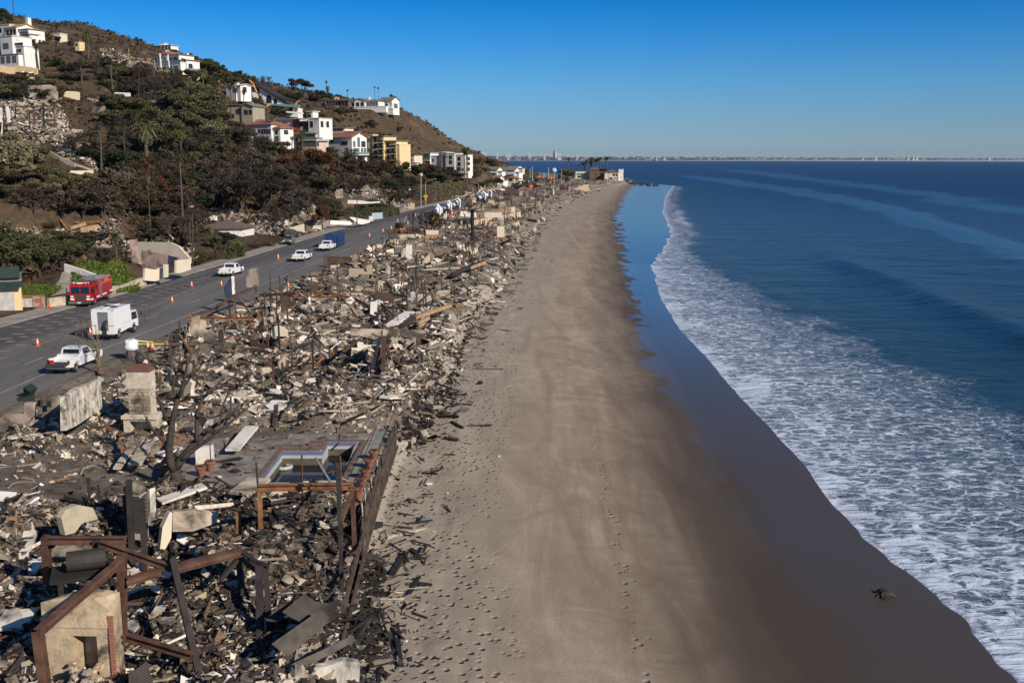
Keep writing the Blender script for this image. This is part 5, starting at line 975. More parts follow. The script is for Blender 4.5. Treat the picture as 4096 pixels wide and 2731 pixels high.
# lower row of burnt houses, walls by photo outline: (outline, D left, D right, material, label)
RW = [([(0,925),(0,905),(70,900),(110,905),(130,945),(0,945)],236,236,SOOTW,'white burnt wall at the left edge under the arched ruin'),
 ([(0,780),(80,782),(90,798),(75,812),(78,875),(0,890)],246,244,SOOTW,'white two storey ruin wall with empty window at the left edge'),
 ([(0,915),(50,890),(70,878),(100,885),(105,912),(128,905),(150,912),(150,940),(105,940),(0,938)],226,226,SOOTP,'pink ruin wall with a dark archway at the left edge'),
 ([(150,925),(152,893),(183,893),(183,920)],240,240,WH,'white wall corner beside the arched ruin'),
 ([(540,830),(565,815),(628,838),(625,865),(590,860),(545,845)],262,258,WH,'bright white sloping gable wall among rust red trees'),
 ([(628,885),(628,850),(700,848),(705,895)],252,250,SOOTC,'scorched cream wall with small openings behind tall palms'),
 ([(672,862),(700,788),(745,815),(745,870)],262,260,SOOTC,'cream gable end standing between two palm trunks'),
 ([(745,845),(748,820),(775,822),(775,845)],258,258,SOOTP,'pink wall stub right of the cream gable end'),
 ([(842,855),(842,832),(890,832),(930,838),(950,832),(960,868),(842,866)],268,264,SOOTP,'pink ruin wall with two dark openings left of the charred tree'),
 ([(985,878),(990,862),(1050,855),(1110,865),(1135,870),(1135,885),(1090,880),(1090,900),(985,895)],262,262,CRM,'long pale ruined wall under the charred tree'),
 ([(812,920),(812,898),(868,890),(872,905),(870,925)],236,238,WH,'white garden wall left of the garage shrubs'),
 ([(872,910),(890,890),(960,885),(975,900),(960,905),(900,905),(895,908)],240,242,WH,'white garden wall behind the garage shrubs'),
 ([(1170,905),(1172,862),(1262,860),(1265,892),(1240,905)],262,262,SOOTG,'grey burnt box wall above the black wrecked car'),
 ([(1110,905),(1112,885),(1150,880),(1152,900)],252,252,WH,'small white wall stub by the burnt yard'),
 ([(1155,912),(1180,905),(1215,895),(1218,930),(1190,928)],240,240,CRM,'pale broken wall with sloping top above the parked silver car'),
 ([(1250,915),(1255,902),(1285,902),(1285,918)],256,256,CRM,'low pale wall beside the scorched kerb tree'),
 ([(1320,898),(1322,882),(1400,885),(1410,895),(1402,900)],268,272,WH,'long low white boundary wall at the driveway'),
 ([(1402,872),(1405,868),(1480,882),(1480,890),(1450,898),(1432,895)],272,282,WH,'white stepped boundary wall beside the mailbox pier'),
 ([(1476,885),(1476,865),(1492,865),(1492,885)],284,284,WH,'square white gate pier by the pale blue shed'),
 ([(1488,878),(1488,852),(1530,850),(1530,875)],290,290,stucco('pale_blue_panel',(0.42,0.50,0.55)),'pale blue tall boxes standing by the kerb'),
 ([(1390,815),(1392,800),(1440,802),(1480,808),(1520,805),(1520,812),(1450,816)],300,300,WH,'white flat roof edge behind the green hedge'),
 ([(1340,775),(1345,760),(1370,755),(1372,790),(1345,795)],310,310,SOOTC,'burnt beige wall piece on the dark slope'),
 ([(1420,745),(1445,728),(1475,745),(1478,760),(1430,752)],330,330,SOOTC,'curved pale roof fragment on the dark slope'),
 ([(1630,845),(1632,815),(1658,812),(1660,840)],372,372,TAN,'tan gate pier by the pavement at the bend'),
 ([(1545,838),(1548,820),(1625,815),(1628,845),(1560,850)],350,370,SOOTG,'low grey garden wall by the road bend'),
 ([(60,365),(60,345),(200,340),(230,350),(235,400),(110,402),(60,390)],300,305,SOOTG,'pale burnt terrace wall above the rusty frame'),
 ([(140,405),(142,375),(205,372),(208,408)],306,306,stucco('brown_render',(.24,.19,.15)),'brown blank wall block on the burnt terrace'),
 ([(255,402),(255,370),(268,365),(305,367),(318,370),(318,400),(300,402)],320,320,stucco('bright_cream',(.68,.58,.40)),'bright cream garage front under an earth roof'),  # a brighter, yellower cream stucco
 ([(455,382),(458,370),(520,372),(522,386),(480,388)],350,350,WH,'low white wall on the slope above the grove'),
 ([(365,460),(367,420),(420,425),(424,458)],312,312,SOOTG,'grey blank wall in the burnt yard above the gully trees'),
 ([(472,440),(473,418),(476,418),(477,421),(512,421),(513,418),(516,420),(514,440),(510,440),(510,426),(477,426),(476,440)],320,320,WH,'white empty door frame standing in the burnt yard'),
 ([(0,300),(0,262),(60,270),(62,308),(30,312)],372,372,YEL,'yellow ruin wall below the cubist white house'),
 ([(62,310),(60,262),(95,265),(112,268),(150,275),(150,298),(138,300),(130,285),(112,290),(110,310),(100,310),(98,285),(85,285),(80,312)],368,366,YEL,'yellow pillared ruin below the cubist white house'),
 ([(108,325),(110,308),(135,310),(142,332),(120,335)],360,360,YEL,'bright yellow wall patch in the bushes'),
 ([(515,265),(518,242),(560,245),(600,250),(598,268),(560,268)],425,425,SOOTC,'pale ruin block left of the white three storey house'),
 ([(0,595),(2,545),(8,488),(8,560)],262,262,WH,'white post at the left edge of the terrace'),
 ([(295,590),(297,565),(370,570),(372,588),(340,600)],256,256,stucco('terrace_cream',(.50,.44,.30),.5),'cream terrace wall above the sloping drive'),
 ([(285,520),(288,516),(330,520),(330,534),(290,530)],275,275,stucco('pale_terrace',(.5,.42,.32),.3),'short pale wall on the burnt terrace'),
 ([(280,690),(282,683),(372,683),(374,700),(320,698)],238,240,CRM,'pale wall end at the foot of the sloping drive')]
for q in RW: vwall('ruined_wall',*q)
SLP = [gp(180,605),gp(240,638),gp(300,665),gp(375,690)]
wall_run('sloping_wall',SLP,.7,.4,mat('pale_concrete',(.36,.32,.26),.9,.2,1),'long pale sloping wall edging the dusty drive')
# dark openings of the lower ruins: solid black panels standing in for the shade inside
for (px,py,w_,h_,D,lab) in [(120,918,36,40,225,'black arched opening shade panel in front of the pink ruin'),(40,822,60,26,243,'dark shade panel over the empty window of the white two storey ruin')]:
    p = PD(px,py + h_ / 2,D - .6); k = D / 4100; o = MB().ext([(w_ / 2 * k * math.cos(a),h_ * k * math.sin(a) ** .7) for a in np.linspace(0,math.pi,9)],(p.x,p.y,p.z),(1,0,0),(0,0,1),(0,1,0),.25).build('shade_panel',M_CHAR,next(q for q in C.objects if q.get('label','').startswith('pink ruin wall with a dark' if 'arch' in lab else 'white two storey ruin')))
# hedges
def hedge(pxa,pxb,h,d,leaf,label,n=2600):
    a = gp(*pxa); b = gp(*pxb); rng = np.random.default_rng(int(pxa[0])); o = empty('hedge',(a + b) / 2,0,label,'hedge'); L_ = (b - a); m = MB()
    u = rng.random(n); sd = rng.integers(0,3,n); w1 = (rng.random(n) - .5) * d; z1 = rng.random(n) * h
    z1 = np.where(sd == 0,h + rng.normal(size=n) * .08,z1); w1 = np.where(sd == 1,-d / 2 + rng.normal(size=n) * .1,w1)
    nr = Vector((-L_.y,L_.x,0)).normalized(); c = np.stack([(u - .5) * L_.x + w1 * nr.x,(u - .5) * L_.y + w1 * nr.y,(u - .5) * L_.z + z1],1)
    v = rng.normal(size=(n,3)); v /= np.linalg.norm(v,axis=1)[:,None]; t = np.cross(v,rng.normal(size=(n,3))); t /= np.linalg.norm(t,axis=1)[:,None]; bb = np.cross(v,t); S = .22 * (.6 + rng.random((n,1)))
    q = np.stack([c - t * S,c - bb * S,c + t * S,c + bb * S],1); tint = np.clip(.6 + .8 * rng.random((n,1)) + .1 * rng.normal(size=(n,3)),.2,2)
    np_mesh('leaves',q.reshape(-1,3),np.arange(n * 4).reshape(-1,4),LEAF[leaf],fcol=tint,parent=o)
    wall_run('stems',[-(L_ / 2),(L_ / 2)],h * .93,d * .85,M_BARK,None,parent=o); return o
hedge((885,1038),(955,1025),1.9,2.4,'green','clipped green hedge above the pavement left of the silver car')
hedge((1395,880),(1560,850),2.4,3,'dark','dark green roadside hedge behind the pale blue boxes'); hedge((1535,868),(1585,858),2.2,2,'green','lighter green hedge end beside the red panel')
hedge((1700,800),(1825,775),5.5,7,'olive','tall rounded green hedge at the road bend',5200)
hedge((2085,735),(2140,712),6,8,'green','far green hedge beyond the white houses',3000)
hedge((1652,800),(1700,800),3.5,2,'green','green climber wall behind the crossing sign',1800)
hedge((1290,862),(1345,852),3.5,3,'green','green brown hedge beside the driveway',2600)
hedge((0,1000),(180,985),2.0,3,'olive','olive hedge under the arched ruin',2600)
# collapsed roof ruin
o_ = empty('collapsed_roof',gp(330,960),0,'fallen timber roof frame over a burnt house on the left','ruin')
M_RST = mat('rusted_steel',(0.085,0.042,0.030),0.75,0.4,1.6,c2=(0.15,0.078,0.052),soot=0.25,bump=0.01); M_ORR = mat('orange_rusted_steel',(0.24,0.10,0.04),0.8,0.35,1.3,c2=(0.34,0.16,0.065),soot=0.3); M_DST = mat('blackened_steel',(0.035,0.030,0.028),0.7,0.4,1.5); M_TIM = mat('scorched_timber',(0.09,0.062,0.045),0.9,0.5,1.4,soot=0.3); M_PTM = mat('pale_timber',(0.33,0.22,0.13),0.85,0.3,1.4)
for (a,b,D1,D2,m,w_) in [((190,860),(300,965),205,198,M_TIM,.5),((200,882),(455,886),206,206,M_TIM,.4),((300,890),(420,885),202,202,M_ORR,.35),((240,880),(310,975),200,194,M_ORR,.35),((215,905),(215,950),204,204,M_TIM,.3),((390,890),(470,960),204,196,M_TIM,.3),((255,925),(400,895),200,203,M_TIM,.35),((320,920),(395,905),198,200,M_PTM,.8),((275,915),(340,895),199,202,M_PTM,.6),((430,885),(440,950),206,204,M_TIM,.3),((355,945),(450,920),196,200,M_DST,.3),((300,950),(420,950),196,196,M_DST,.3)]:
    MB().bar(PD(*a,D1) - Vector(o_.location),PD(*b,D2) - Vector(o_.location),w_).build('rafter',m,o_)
# rusty frame on the terrace
o_ = empty('steel_skeleton',gp(110,520),0,'two level rusty steel frame on the burnt terrace','frame')
for (a,b,m,w_) in [((0,430),(225,424),M_TIM,.35),((0,476),(222,480),M_TIM,.3),((60,523),(225,528),M_DST,.35),((133,425),(137,525),M_RST,.25),((173,412),(176,565),M_DST,.4),((216,430),(218,480),M_RST,.25),((222,480),(212,530),M_RST,.25),((62,430),(62,475),M_DST,.25),((117,440),(118,480),M_DST,.25),((30,425),(37,490),WH,.7),((3,430),(5,490),WH,.6),((120,484),(116,523),M_DST,.25),((190,480),(188,520),M_TIM,.3),((216,530),(222,570),M_TIM,.3),((170,565),(212,595),M_PTM,.25),((212,595),(235,582),M_PTM,.25),((236,528),(241,578),FRW,.35)]:
    MB().bar(PD(*a,268) - Vector(o_.location),PD(*b,268) - Vector(o_.location),w_).build('beam',m,o_)
o_ = empty('burnt_skeleton',gp(470,215),0,'gaunt burnt house frame on the upper slope','frame')
for (a,b,m,w_) in [((410,180),(540,195),M_TIM,.3),((445,178),(447,230),M_TIM,.3),((467,180),(466,225),M_TIM,.3),((487,198),(488,240),M_TIM,.3),((514,196),(516,245),M_PTM,.3),((535,205),(530,240),M_TIM,.3),((400,195),(414,235),M_PTM,.3),((420,205),(530,212),M_TIM,.25),((592,235),(596,280),M_PTM,.5),((618,245),(622,280),M_PTM,.4),((640,215),(645,270),WH,.5),((655,225),(660,272),FRM,.5),((672,220),(678,272),WH,.4),((635,228),(680,240),M_TIM,.3)]:
    MB().bar(PD(*a,425) - Vector(o_.location),PD(*b,425) - Vector(o_.location),w_).build('post',m,o_)
# ================================================================ vehicles and things on the road
WPT = NT('white_vehicle_paint').set(base=(0.72,0.73,0.74),rough=0.25,spec=0.5); RPT = NT('red_vehicle_paint').set(base=(0.38,0.012,0.012),rough=0.25,spec=0.5); SPT = NT('silver_vehicle_paint').set(base=(0.22,0.24,0.26),rough=0.25,metal=0.4,spec=0.5)
TYR = mat('tyre_rubber',(0.022,0.022,0.022),0.9); RIMM = mat('wheel_metal',(0.35,0.35,0.35),0.35,metal=0.7); BLK = mat('black_plastic',(0.02,0.02,0.022),0.6); CHRM = NT('chrome').set(base=(0.6,0.6,0.6),rough=0.15,metal=1.0)
REDL = NT('red_lens').set(base=(0.30,0.01,0.01),rough=0.2,spec=0.5); AMB = NT('amber_lens').set(base=(0.75,0.30,0.02),rough=0.25,spec=0.5); CLRL = NT('clear_lens').set(base=(0.7,0.72,0.72),rough=0.1,spec=0.6); SILV = mat('diamond_plate',(0.30,0.30,0.30),0.45,metal=0.6); YELS = mat('yellow_stripe',(0.62,0.55,0.03),0.5)
VGL = NT('vehicle_glass').set(base=(0.012,0.016,0.02),rough=0.05,spec=0.8)
def wheel(o,x,y,r,w_=0.26):
    t = MB(); t.tube([(x - w_ / 2,y,r),(x - w_ / 2 + .04,y,r),(x + w_ / 2 - .04,y,r),(x + w_ / 2,y,r)],[r * .9,r,r,r * .9],18)
    wh = t.build('wheel',TYR,o); MB().tube([(x - w_ / 2 - .012,y,r),(x + w_ / 2 + .012,y,r)],r * .58,14).build('rim',RIMM,wh); MB().tube([(x - w_ / 2 - .03,y,r),(x + w_ / 2 + .03,y,r)],r * .18,8).build('hub',RIMM,wh)
def side_profile(mb,pts,x0,x1,inset=None):
    """profile in (y,z) extruded across x; inset narrows the points above a height"""
    n = len(pts); v = []
    for x,sgn in ((x0,1),(x1,-1)):
        for (y,z) in pts: v.append((x + sgn * (inset(z) if inset else 0),y,z))
    mb._add(v,[tuple(range(n)),tuple(range(2 * n - 1,n - 1,-1))] + [(i,n + i,n + (i + 1) % n,(i + 1) % n) for i in range(n)]); return mb
def arch_pts(yc,r,z0,n=7): return [(yc + r * math.cos(a),z0 + r * math.sin(a)) for a in np.linspace(math.pi,0,n)]
def pickup(loc,rz,label,length=5.9,bar=False,stripe=False,bed_open=False,crew=False):
    """nose towards +y; tail at y=0"""
    o = empty('pickup_truck',loc,rz,label,'pickup truck'); W = 1.0; L_ = length; yr,yf = 1.15,L_ - 1.0
    b = [(0,.62),(yr - .52,.55)] + arch_pts(yr,.50,.50) + [(yr + .52,.48),(yf - .52,.48)] + arch_pts(yf,.50,.50) + [(yf + .52,.5),(L_ - .05,.52),(L_,.78),(L_ - .12,1.12),(L_ - 1.55,1.22)]
    cab0 = 2.3 if not crew else 1.95
    body = side_profile(MB(),b + [(cab0 + .02,1.2),(cab0 + .02,.62)][:1] + [(cab0 + .02,.9),(0,.9)],-W,W); bo = body.build('body',WPT,o)
    # bed walls, tailgate
    for sx_ in (-1,1): MB().box(min(sx_ * W,sx_ * (W - .1)),max(sx_ * W,sx_ * (W - .1)),0.0,cab0 - .002,.9,1.25).build('bed_side',WPT,o)
    MB().box(-W + .1,W - .1,.1,cab0 - .01,.905,.93).build('bed_floor',mat('bed_liner',(.05,.048,.05),.8),o)
    if not bed_open: tg = MB().box(-W + .1,W - .1,0,.07,.62 + .29,1.24).build('tailgate',WPT,o)
    else: MB().box(-W + .12,W - .12,-.62,-.02,.86,.93).build('tailgate',MATS['bed_liner'],o)
    # cab
    cabp = [(cab0,1.19),(cab0 + .10,1.86),(cab0 + .45,1.92),(cab0 + 1.25 + (.5 if crew else 0),1.90),(cab0 + 2.15 + (.25 if crew else 0),1.2)]
    side_profile(MB(),cabp,-W + .03,W - .03,lambda z: 0.0 if z < 1.25 else .17).build('cab',WPT,o)
    ye = cab0 + 1.25 + (.5 if crew else 0); yw = cab0 + 2.15 + (.25 if crew else 0)
    # glass: rear window, windscreen, side windows
    def gl(*p): return MB().quad(*p)
    gl((-W + .25,cab0 + .012,1.3),(W - .25,cab0 + .012,1.3),(W - .3,cab0 + .072,1.76),(-W + .3,cab0 + .072,1.76)).build('rear_window',VGL,o)
    gl((-W + .16,yw - .06,1.26),(W - .16,yw - .06,1.26),(W - .27,ye + .05,1.87),(-W + .27,ye + .05,1.87)).build('windscreen',VGL,o)
    for s in (-1,1):
        xo = s * (W - .03) + s * .012
        for a,c in ([(cab0 + .25,cab0 + 1.0),(cab0 + 1.08,ye + .45)] if crew else [(cab0 + .35,ye + .45)]):
            gl((xo,a,1.28),(xo,c,1.28),(xo - s * .15,min(c,ye + .1) - (0.02 if c > ye else 0),1.8),(xo - s * .15,a + .06,1.8)).build('side_window',VGL,o)
        MB().box(s * W - (.02 if s > 0 else .28),s * W + (.28 if s > 0 else .02),yw - .35,yw - .25,1.22,1.42).build('mirror',BLK,o)
        MB().box(min(s * W,s * (W - .2)),max(s * W,s * (W - .2)),-.025,.0,.92,1.22).build('tail_light',REDL,o)
        MB().box(min(s * (W + .004),s * (W - .28)),max(s * (W + .004),s * (W - .28)),L_ - .16,L_ - .0,.82,1.02).build('headlight',CLRL,o)
        wheel(o,s * (W - .15),yr,.40); wheel(o,s * (W - .15),yf,.40)
        MB().cbox((s * (W + .006),ye - .05,1.08),.02,.16,.035).build('door_handle',BLK,o)
        MB().quad((s * (W + .004),ye - .75,1.0),(s * (W + .004),ye - .45,1.0),(s * (W + .004),ye - .45,1.15),(s * (W + .004),ye - .75,1.15)).build('door_badge',mat('blue_print',(.05,.12,.30),.5),o)
    MB().box(-W,W,-.16,.0,.48,.66).build('rear_bumper',CHRM if not bar else BLK,o); MB().box(-W,W,L_ - .02,L_ + .1,.45,.68).build('front_bumper',CHRM,o); MB().box(-.7,.7,L_ - .03,L_ + .03,.7,1.05).build('grille',BLK,o)
    MB().box(-.16,.16,-.175,-.16,.5,.6).build('number_plate',mat('plate_print',(.6,.62,.65),.5),o)
    if bar:
        MB().box(-.55,.55,cab0 + .5,cab0 + .75,1.925,1.98).build('light_bar',BLK,o)
        for x in (-.4,-.15,.15,.4): MB().lathe((x,cab0 + .62,1.98),[(.09,0),(.08,.1),(.02,.15)],8).build('beacon',AMB,o)
    if stripe:
        for i in range(7): MB().box(-W + .12 + i * .255,-W + .30 + i * .255,-.012,-.004,.90,1.0).build('reflective_stripe',YELS,o)
    if bar:
        for x in (-.85,.45): MB().box(x,x + .42,-.172,-.162,.52,.62).build('reflective_stripe',YELS,o)
    return o
RA = lambda y: -math.atan((float(xL(y + 5)) - float(xL(y - 5))) / 10)      # heading of the road
p_ = P(238,1495,5.5)
o_ = pickup((p_.x + .15,p_.y - .4,5.505),RA(86) - .02,'white pickup truck with lowered tailgate and red drinks cooler, nearest vehicle',6.1,bed_open=True)
MB().box(-.92,.92,1.62,2.24,.93,1.42).build('tool_box',WPT,o_)
ck = empty('drinks_cooler',(o_.location.x - .62,o_.location.y + .05,5.505 + .93),0,'red drinks cooler with white lid on the lowered tailgate','cooler')
MB().lathe((0,0,0),[(.2,0),(.22,.02),(.23,.36)],14).build('body',RPT,ck); MB().lathe((0,0,.36),[(.24,0),(.24,.09),(.16,.13)],14).build('lid',WPT,ck)
for (px,py,D,lb,kw) in [(870,1108,0,'white pickup with amber beacons on its roof, second truck up the lane',dict(bar=True)),(1164,1048,0,'white crew cab pickup with yellow striped tailgate in the middle lane',dict(stripe=True,crew=True)),(1272,1005,0,'white pickup parked just left of the blue dumpster',dict())]:
    a = P(px,py,5.5); pickup((a.x + 1.15,a.y - .3,5.505),RA(a.y) - .03,lb,5.8,**kw)
# box truck
a = P(378,1358,5.5); o_ = empty('box_truck',(a.x + 1.15,a.y - .5,5.505),RA(102) - .02,'white box truck with open grey rear doorway and cab facing away','box truck')
W = 1.15; H_ = 3.15
mb = MB(); mb.box(-W,W,0.06,4.0,1.0,H_); mb.box(-W,W,0.06,.3,.62,1.0); side_profile(mb,[(0.3,.62),(.65,.62)] + arch_pts(1.15,.5,.55) + [(1.68,.6),(3.0,.72),(4.0,.8),(4.0,1.0),(.3,1.0)],-W,W); mb.build('box_body',WPT,o_)
MB().box(-W,-.55,0,.06,.62,H_).build('rear_panel',WPT,o_); MB().box(.55,W,0,.06,.62,H_).build('rear_panel',WPT,o_); MB().box(-.55,.55,0,.06,2.85,H_).build('rear_panel',WPT,o_); MB().box(-.55,.55,0,.06,.62,.95).build('rear_panel',WPT,o_)
MB().box(-.55,.55,.045,.055,.96,2.85).build('roller_door',mat('grey_roller',(.16,.165,.175),.6),o_)
MB().box(-W,W,-.45,0,.50,.60).build('rear_step',BLK,o_); MB().box(-.12,.12,.4,3.9,H_ + .003,H_ + .05).build('roof_strip',FRW,o_)
for x,y in ((-.45,2.2),(.5,1.7)): MB().box(x - .28,x + .28,y - .28,y + .28,H_ + .004,H_ + .1).build('roof_hatch',BLK,o_)
for s in (-1,1):
    MB().box(min(s * 1.1,s * .62),max(s * 1.1,s * .62),-.02,-.002,1.45,1.55).build('tail_light',AMB,o_); MB().box(min(s * 1.12,s * .98),max(s * 1.12,s * .98),-.02,-.002,3.0,3.08).build('marker_light',BLK,o_)
    for y in (1.15,5.0): wheel(o_,s * .95,y,.42,.3)
    MB().box(s * 1.5 - .05,s * 1.5 + .05,5.7,5.8,1.7,2.15).build('mirror',BLK,o_); MB().bar((s * 1.05,5.7,2.2),(s * 1.5,5.75,2.2),.04).build('mirror_arm',BLK,o_)
side_profile(MB(),[(4.1,.75),(4.55,.75)] + arch_pts(5.0,.48,.6) + [(5.5,.6),(6.05,.6),(6.12,1.35),(5.75,2.3),(4.1,2.35)],-1.0,1.0).build('cab',WPT,o_)
for s in (-1,1): MB().quad((s * 1.006,4.5,1.4),(s * 1.006,5.95,1.4),(s * 1.006,5.65,2.15),(s * 1.006,4.5,2.2)).build('side_window',VGL,o_)
MB().quad((-.92,6.125,1.42),(.92,6.125,1.42),(.9,5.83,2.2),(-.9,5.83,2.2)).build('windscreen',VGL,o_); MB().box(-.5,.5,4.0,4.1,.7,2.0).build('bulkhead',BLK,o_)
for x,y in ((1.152,2.2),(1.152,2.9),(1.152,3.5)): MB().box(x,x + .02,y,y + .1,1.35,1.45).build('latch',BLK,o_)
MB().box(-.45,.25,-.03,-.002,.66,.8).build('reflective_stripe',YELS,o_)
TRK = o_
# fire engine (nose towards the camera)
a = P(310,1228,5.5); o_ = empty('fire_engine',(a.x + .35,a.y + .2,5.505),math.pi + RA(125) + .16,'red fire engine with grey roof and chrome bumper facing the camera','fire engine'); FE = o_
W = 1.25     # local: nose at y=0, body towards -y
side_profile(MB(),[(0,.55),(0,1.5),(-.12,2.55),(-.35,2.72),(-3.3,2.82),(-3.3,.6),(-2.05,.6)] + [(y,z) for y,z in arch_pts(-1.55,.55,.52)][::-1] + [(-1.0,.55)],-W,W).build('cab',RPT,o_)
MB().box(-W,W,-4.2,-3.305,.65,2.9).build('pump_panel',SILV,o_)
mb = MB(); mb.box(-W,W,-8.0,-4.205,1.1,3.0); side_profile(mb,[(-4.205,.62),(-4.205,1.1),(-8.0,1.1),(-8.0,.62),(-7.0,.62)] + arch_pts(-6.45,.55,.52) + [(-5.9,.62)],-W,W); mb.build('rear_body',RPT,o_)
MB().box(-W + .1,W - .1,-7.9,-4.3,3.004,3.12).build('hose_bed_cover',mat('grey_cover',(.26,.27,.30),.7),o_); MB().box(-W + .1,W - .1,-3.2,-.7,2.84,2.9).build('cab_roof_plate',mat('dark_red_roof',(.16,.04,.045),.5),o_); MB().box(-.6,.6,-4.1,-3.4,2.905,3.3).build('deck_gun',SILV,o_)
MB().quad((-1.12,.005,1.58),(1.12,.005,1.58),(1.08,-.105,2.45),(-1.08,-.105,2.45)).build('windscreen',VGL,o_); MB().bar((0,.02,1.56),(0,-.10,2.46),.07).build('pillar',RPT,o_)
MB().box(-.62,.62,.0,.06,.8,1.45).build('grille',BLK,o_)
for i in range(5): MB().box(-.6,.6,.06,.085,.85 + i * .12,.89 + i * .12).build('slat',CHRM,o_)
MB().box(-W - .05,W + .05,.02,.5,.42,.74).build('front_bumper',CHRM,o_); MB().box(-.2,.2,.505,.52,.5,.64).build('number_plate',MATS['plate_print'],o_)
MB().box(-1.0,1.0,-.5,-.2,2.8,2.98).build('light_bar',CLRL,o_)
for x in (-.9,-.5,.5,.9): MB().box(x - .12,x + .12,-.19,-.16,2.82,2.94).build('beacon',REDL,o_)
for s in (-1,1):
    MB().box(min(s * 1.2,s * .72),max(s * 1.2,s * .72),.0,.07,1.15,1.4).build('headlight',CHRM,o_); MB().box(min(s * 1.15,s * .8),max(s * 1.15,s * .8),.07,.09,1.19,1.36).build('lens',CLRL,o_); MB().box(min(s * 1.2,s * .75),max(s * 1.2,s * .75),.0,.07,.85,1.05).build('headlight',CLRL,o_)
    x = s * (W + .006)
    for (y0,y1,z0,z1) in ((-.75,-.25,1.55,2.35),(-1.9,-2.5,1.9,2.5),(-1.0,-1.55,1.6,2.4)): MB().quad((x,y0,z0),(x,y1,z0),(x,y1,z1),(x,y0,z1)).build('side_window',VGL,o_)
    MB().quad((x,.0,.78),(x,-.95,.78),(x,-.95,.98),(x,0,.98)).build('white_band',WPT,o_); MB().quad((x,-2.1,.85),(x,-3.3,.85),(x,-3.3,1.05),(x,-2.1,1.05)).build('white_band',WPT,o_); MB().quad((x,-4.22,.9),(x,-5.9,.9),(x,-5.9,1.08),(x,-4.22,1.08)).build('white_band',WPT,o_); MB().quad((x,-7.0,1.0),(x,-8.0,1.0),(x,-8.0,1.2),(x,-7.0,1.2)).build('white_band',WPT,o_)
    MP_ = mat('pink_trim',(.50,.27,.27),.5); MR2 = mat('shutter_red',(.30,.03,.03),.5)
    for (y0,y1) in ((-4.4,-5.0),(-5.15,-6.7),(-6.85,-7.85)): MB().box(min(x,x + s * .03),max(x,x + s * .03),y1,y0,1.35,2.38).build('locker_shutter',MR2,o_)
    MB().box(min(x,x + s * .035),max(x,x + s * .035),-7.95,-4.25,2.42,2.5).build('trim',MP_,o_)
    for y in (-1.55,-6.45): wheel(o_,s * (W - .17),y,.50,.32)
    MB().box(min(s * 1.5,s * 1.62),max(s * 1.5,s * 1.62),.0,.1,1.7,2.3).build('mirror',BLK,o_)
fc = bpy.data.curves.new('lettering','FONT'); fc.body = 'L.A.F.D.'; fc.size = .52; fc.extrude = .006
fc.materials.append(mat('gold_letters',(.70,.38,.06),.5)); _t = bpy.data.objects.new('lt',fc); C.objects.link(_t); fme = bpy.data.meshes.new_from_object(_t.evaluated_get(bpy.context.evaluated_depsgraph_get())); bpy.data.objects.remove(_t)
for s in (-1,1):
    t = link('lettering',fme,o_); t.location = (s * (W + .012),-5.1 if s < 0 else -7.1,2.58); t.rotation_euler = (R(90),0,R(-90) if s < 0 else R(90))
# silver suv and burnt wreck
def suv(loc,rz,label,m,burnt=False):
    o = empty('parked_car',loc,rz,label,'car'); W = .93
    b = [(0,.45),(.3,.38)] + [(y,z) for y,z in arch_pts(.95,.40,.36)] + [(1.4,.32),(3.3,.32)] + arch_pts(3.75,.40,.36) + [(4.2,.38),(4.65,.45),(4.7,.85),(4.5,1.0),(3.5,1.1),(.15,1.12),(0,.9)]
    side_profile(MB(),b,-W,W).build('body',m,o)
    side_profile(MB(),[(.15,1.11),(.5,1.62),(1.2,1.7),(2.5,1.66),(3.5,1.1)],-W + .03,W - .03,lambda z: 0 if z < 1.2 else .16).build('cabin',m,o)
    if not burnt:
        MB().quad((-.78,3.42,1.16),(.78,3.42,1.16),(.68,2.6,1.64),(-.68,2.6,1.64)).build('windscreen',VGL,o)
        for s in (-1,1):
            x = s * (W - .018); MB().quad((x,.7,1.17),(x,3.2,1.17),(x - s * .14,2.5,1.6),(x - s * .14,.9,1.6)).build('side_window',VGL,o)
            MB().box(min(s * .9,s * .5),max(s * .9,s * .5),4.6,4.72,.72,.86).build('headlight',CLRL,o)
        MB().box(-.48,.48,4.66,4.73,.58,.8).build('grille',BLK,o); MB().box(-.9,.9,4.66,4.75,.4,.55).build('front_bumper',BLK,o)
    for s in (-1,1):
        for y in (.95,3.75): wheel(o,s * (W - .13),y,.36,.24)
    return o
a = P(1128,980,5.6); suv((a.x + .9,a.y + 4.6,5.64),math.pi + RA(218) + .1,'silver parked car facing the camera on the left pavement',SPT)
a = gp(1130,948); suv((a.x,a.y,a.z + .05),-1.0,'black burnt out car behind the silver parked car',M_DST,True)
for px,py,lb in ((1830,692,0),(2010,766,'white car driving round the far bend'),(1945,740,0)):
    if lb: a = P(px,py,5.5); suv((a.x,a.y,5.51),RA(a.y),lb,WPT)
# blue dumpster
a = P(1300,993,5.5); o_ = empty('dumpster',(a.x + 1.3,a.y + .3,5.51),RA(210) + .02,'large blue steel roll off dumpster with rusty load','dumpster'); BLU = mat('blue_painted_steel',(0.018,0.05,0.14),0.55,0.25,1.0)
W = 1.25; MB().box(-W,W,0,7.2,.3,.42).build('floor',BLU,o_); MB().box(-W + .1,W - .1,.1,7.1,.43,2.5).build('load',mat('rusty_load',(.16,.08,.045),.9,.5,2),o_)
for x in (-W,W - .06): MB().box(x,x + .06,0,7.2,.42,2.85).build('side_panel',BLU,o_)
MB().box(-W + .06,W - .06,0,.06,.42,2.85).build('door',BLU,o_); MB().box(-W + .06,W - .06,7.14,7.2,.42,2.85).build('end_panel',BLU,o_)
for x in (-1.22,-.62,0,.6,1.16): MB().box(x - .03,x + .07,-.09,-.003,.35,2.9).build('rib',BLU,o_)
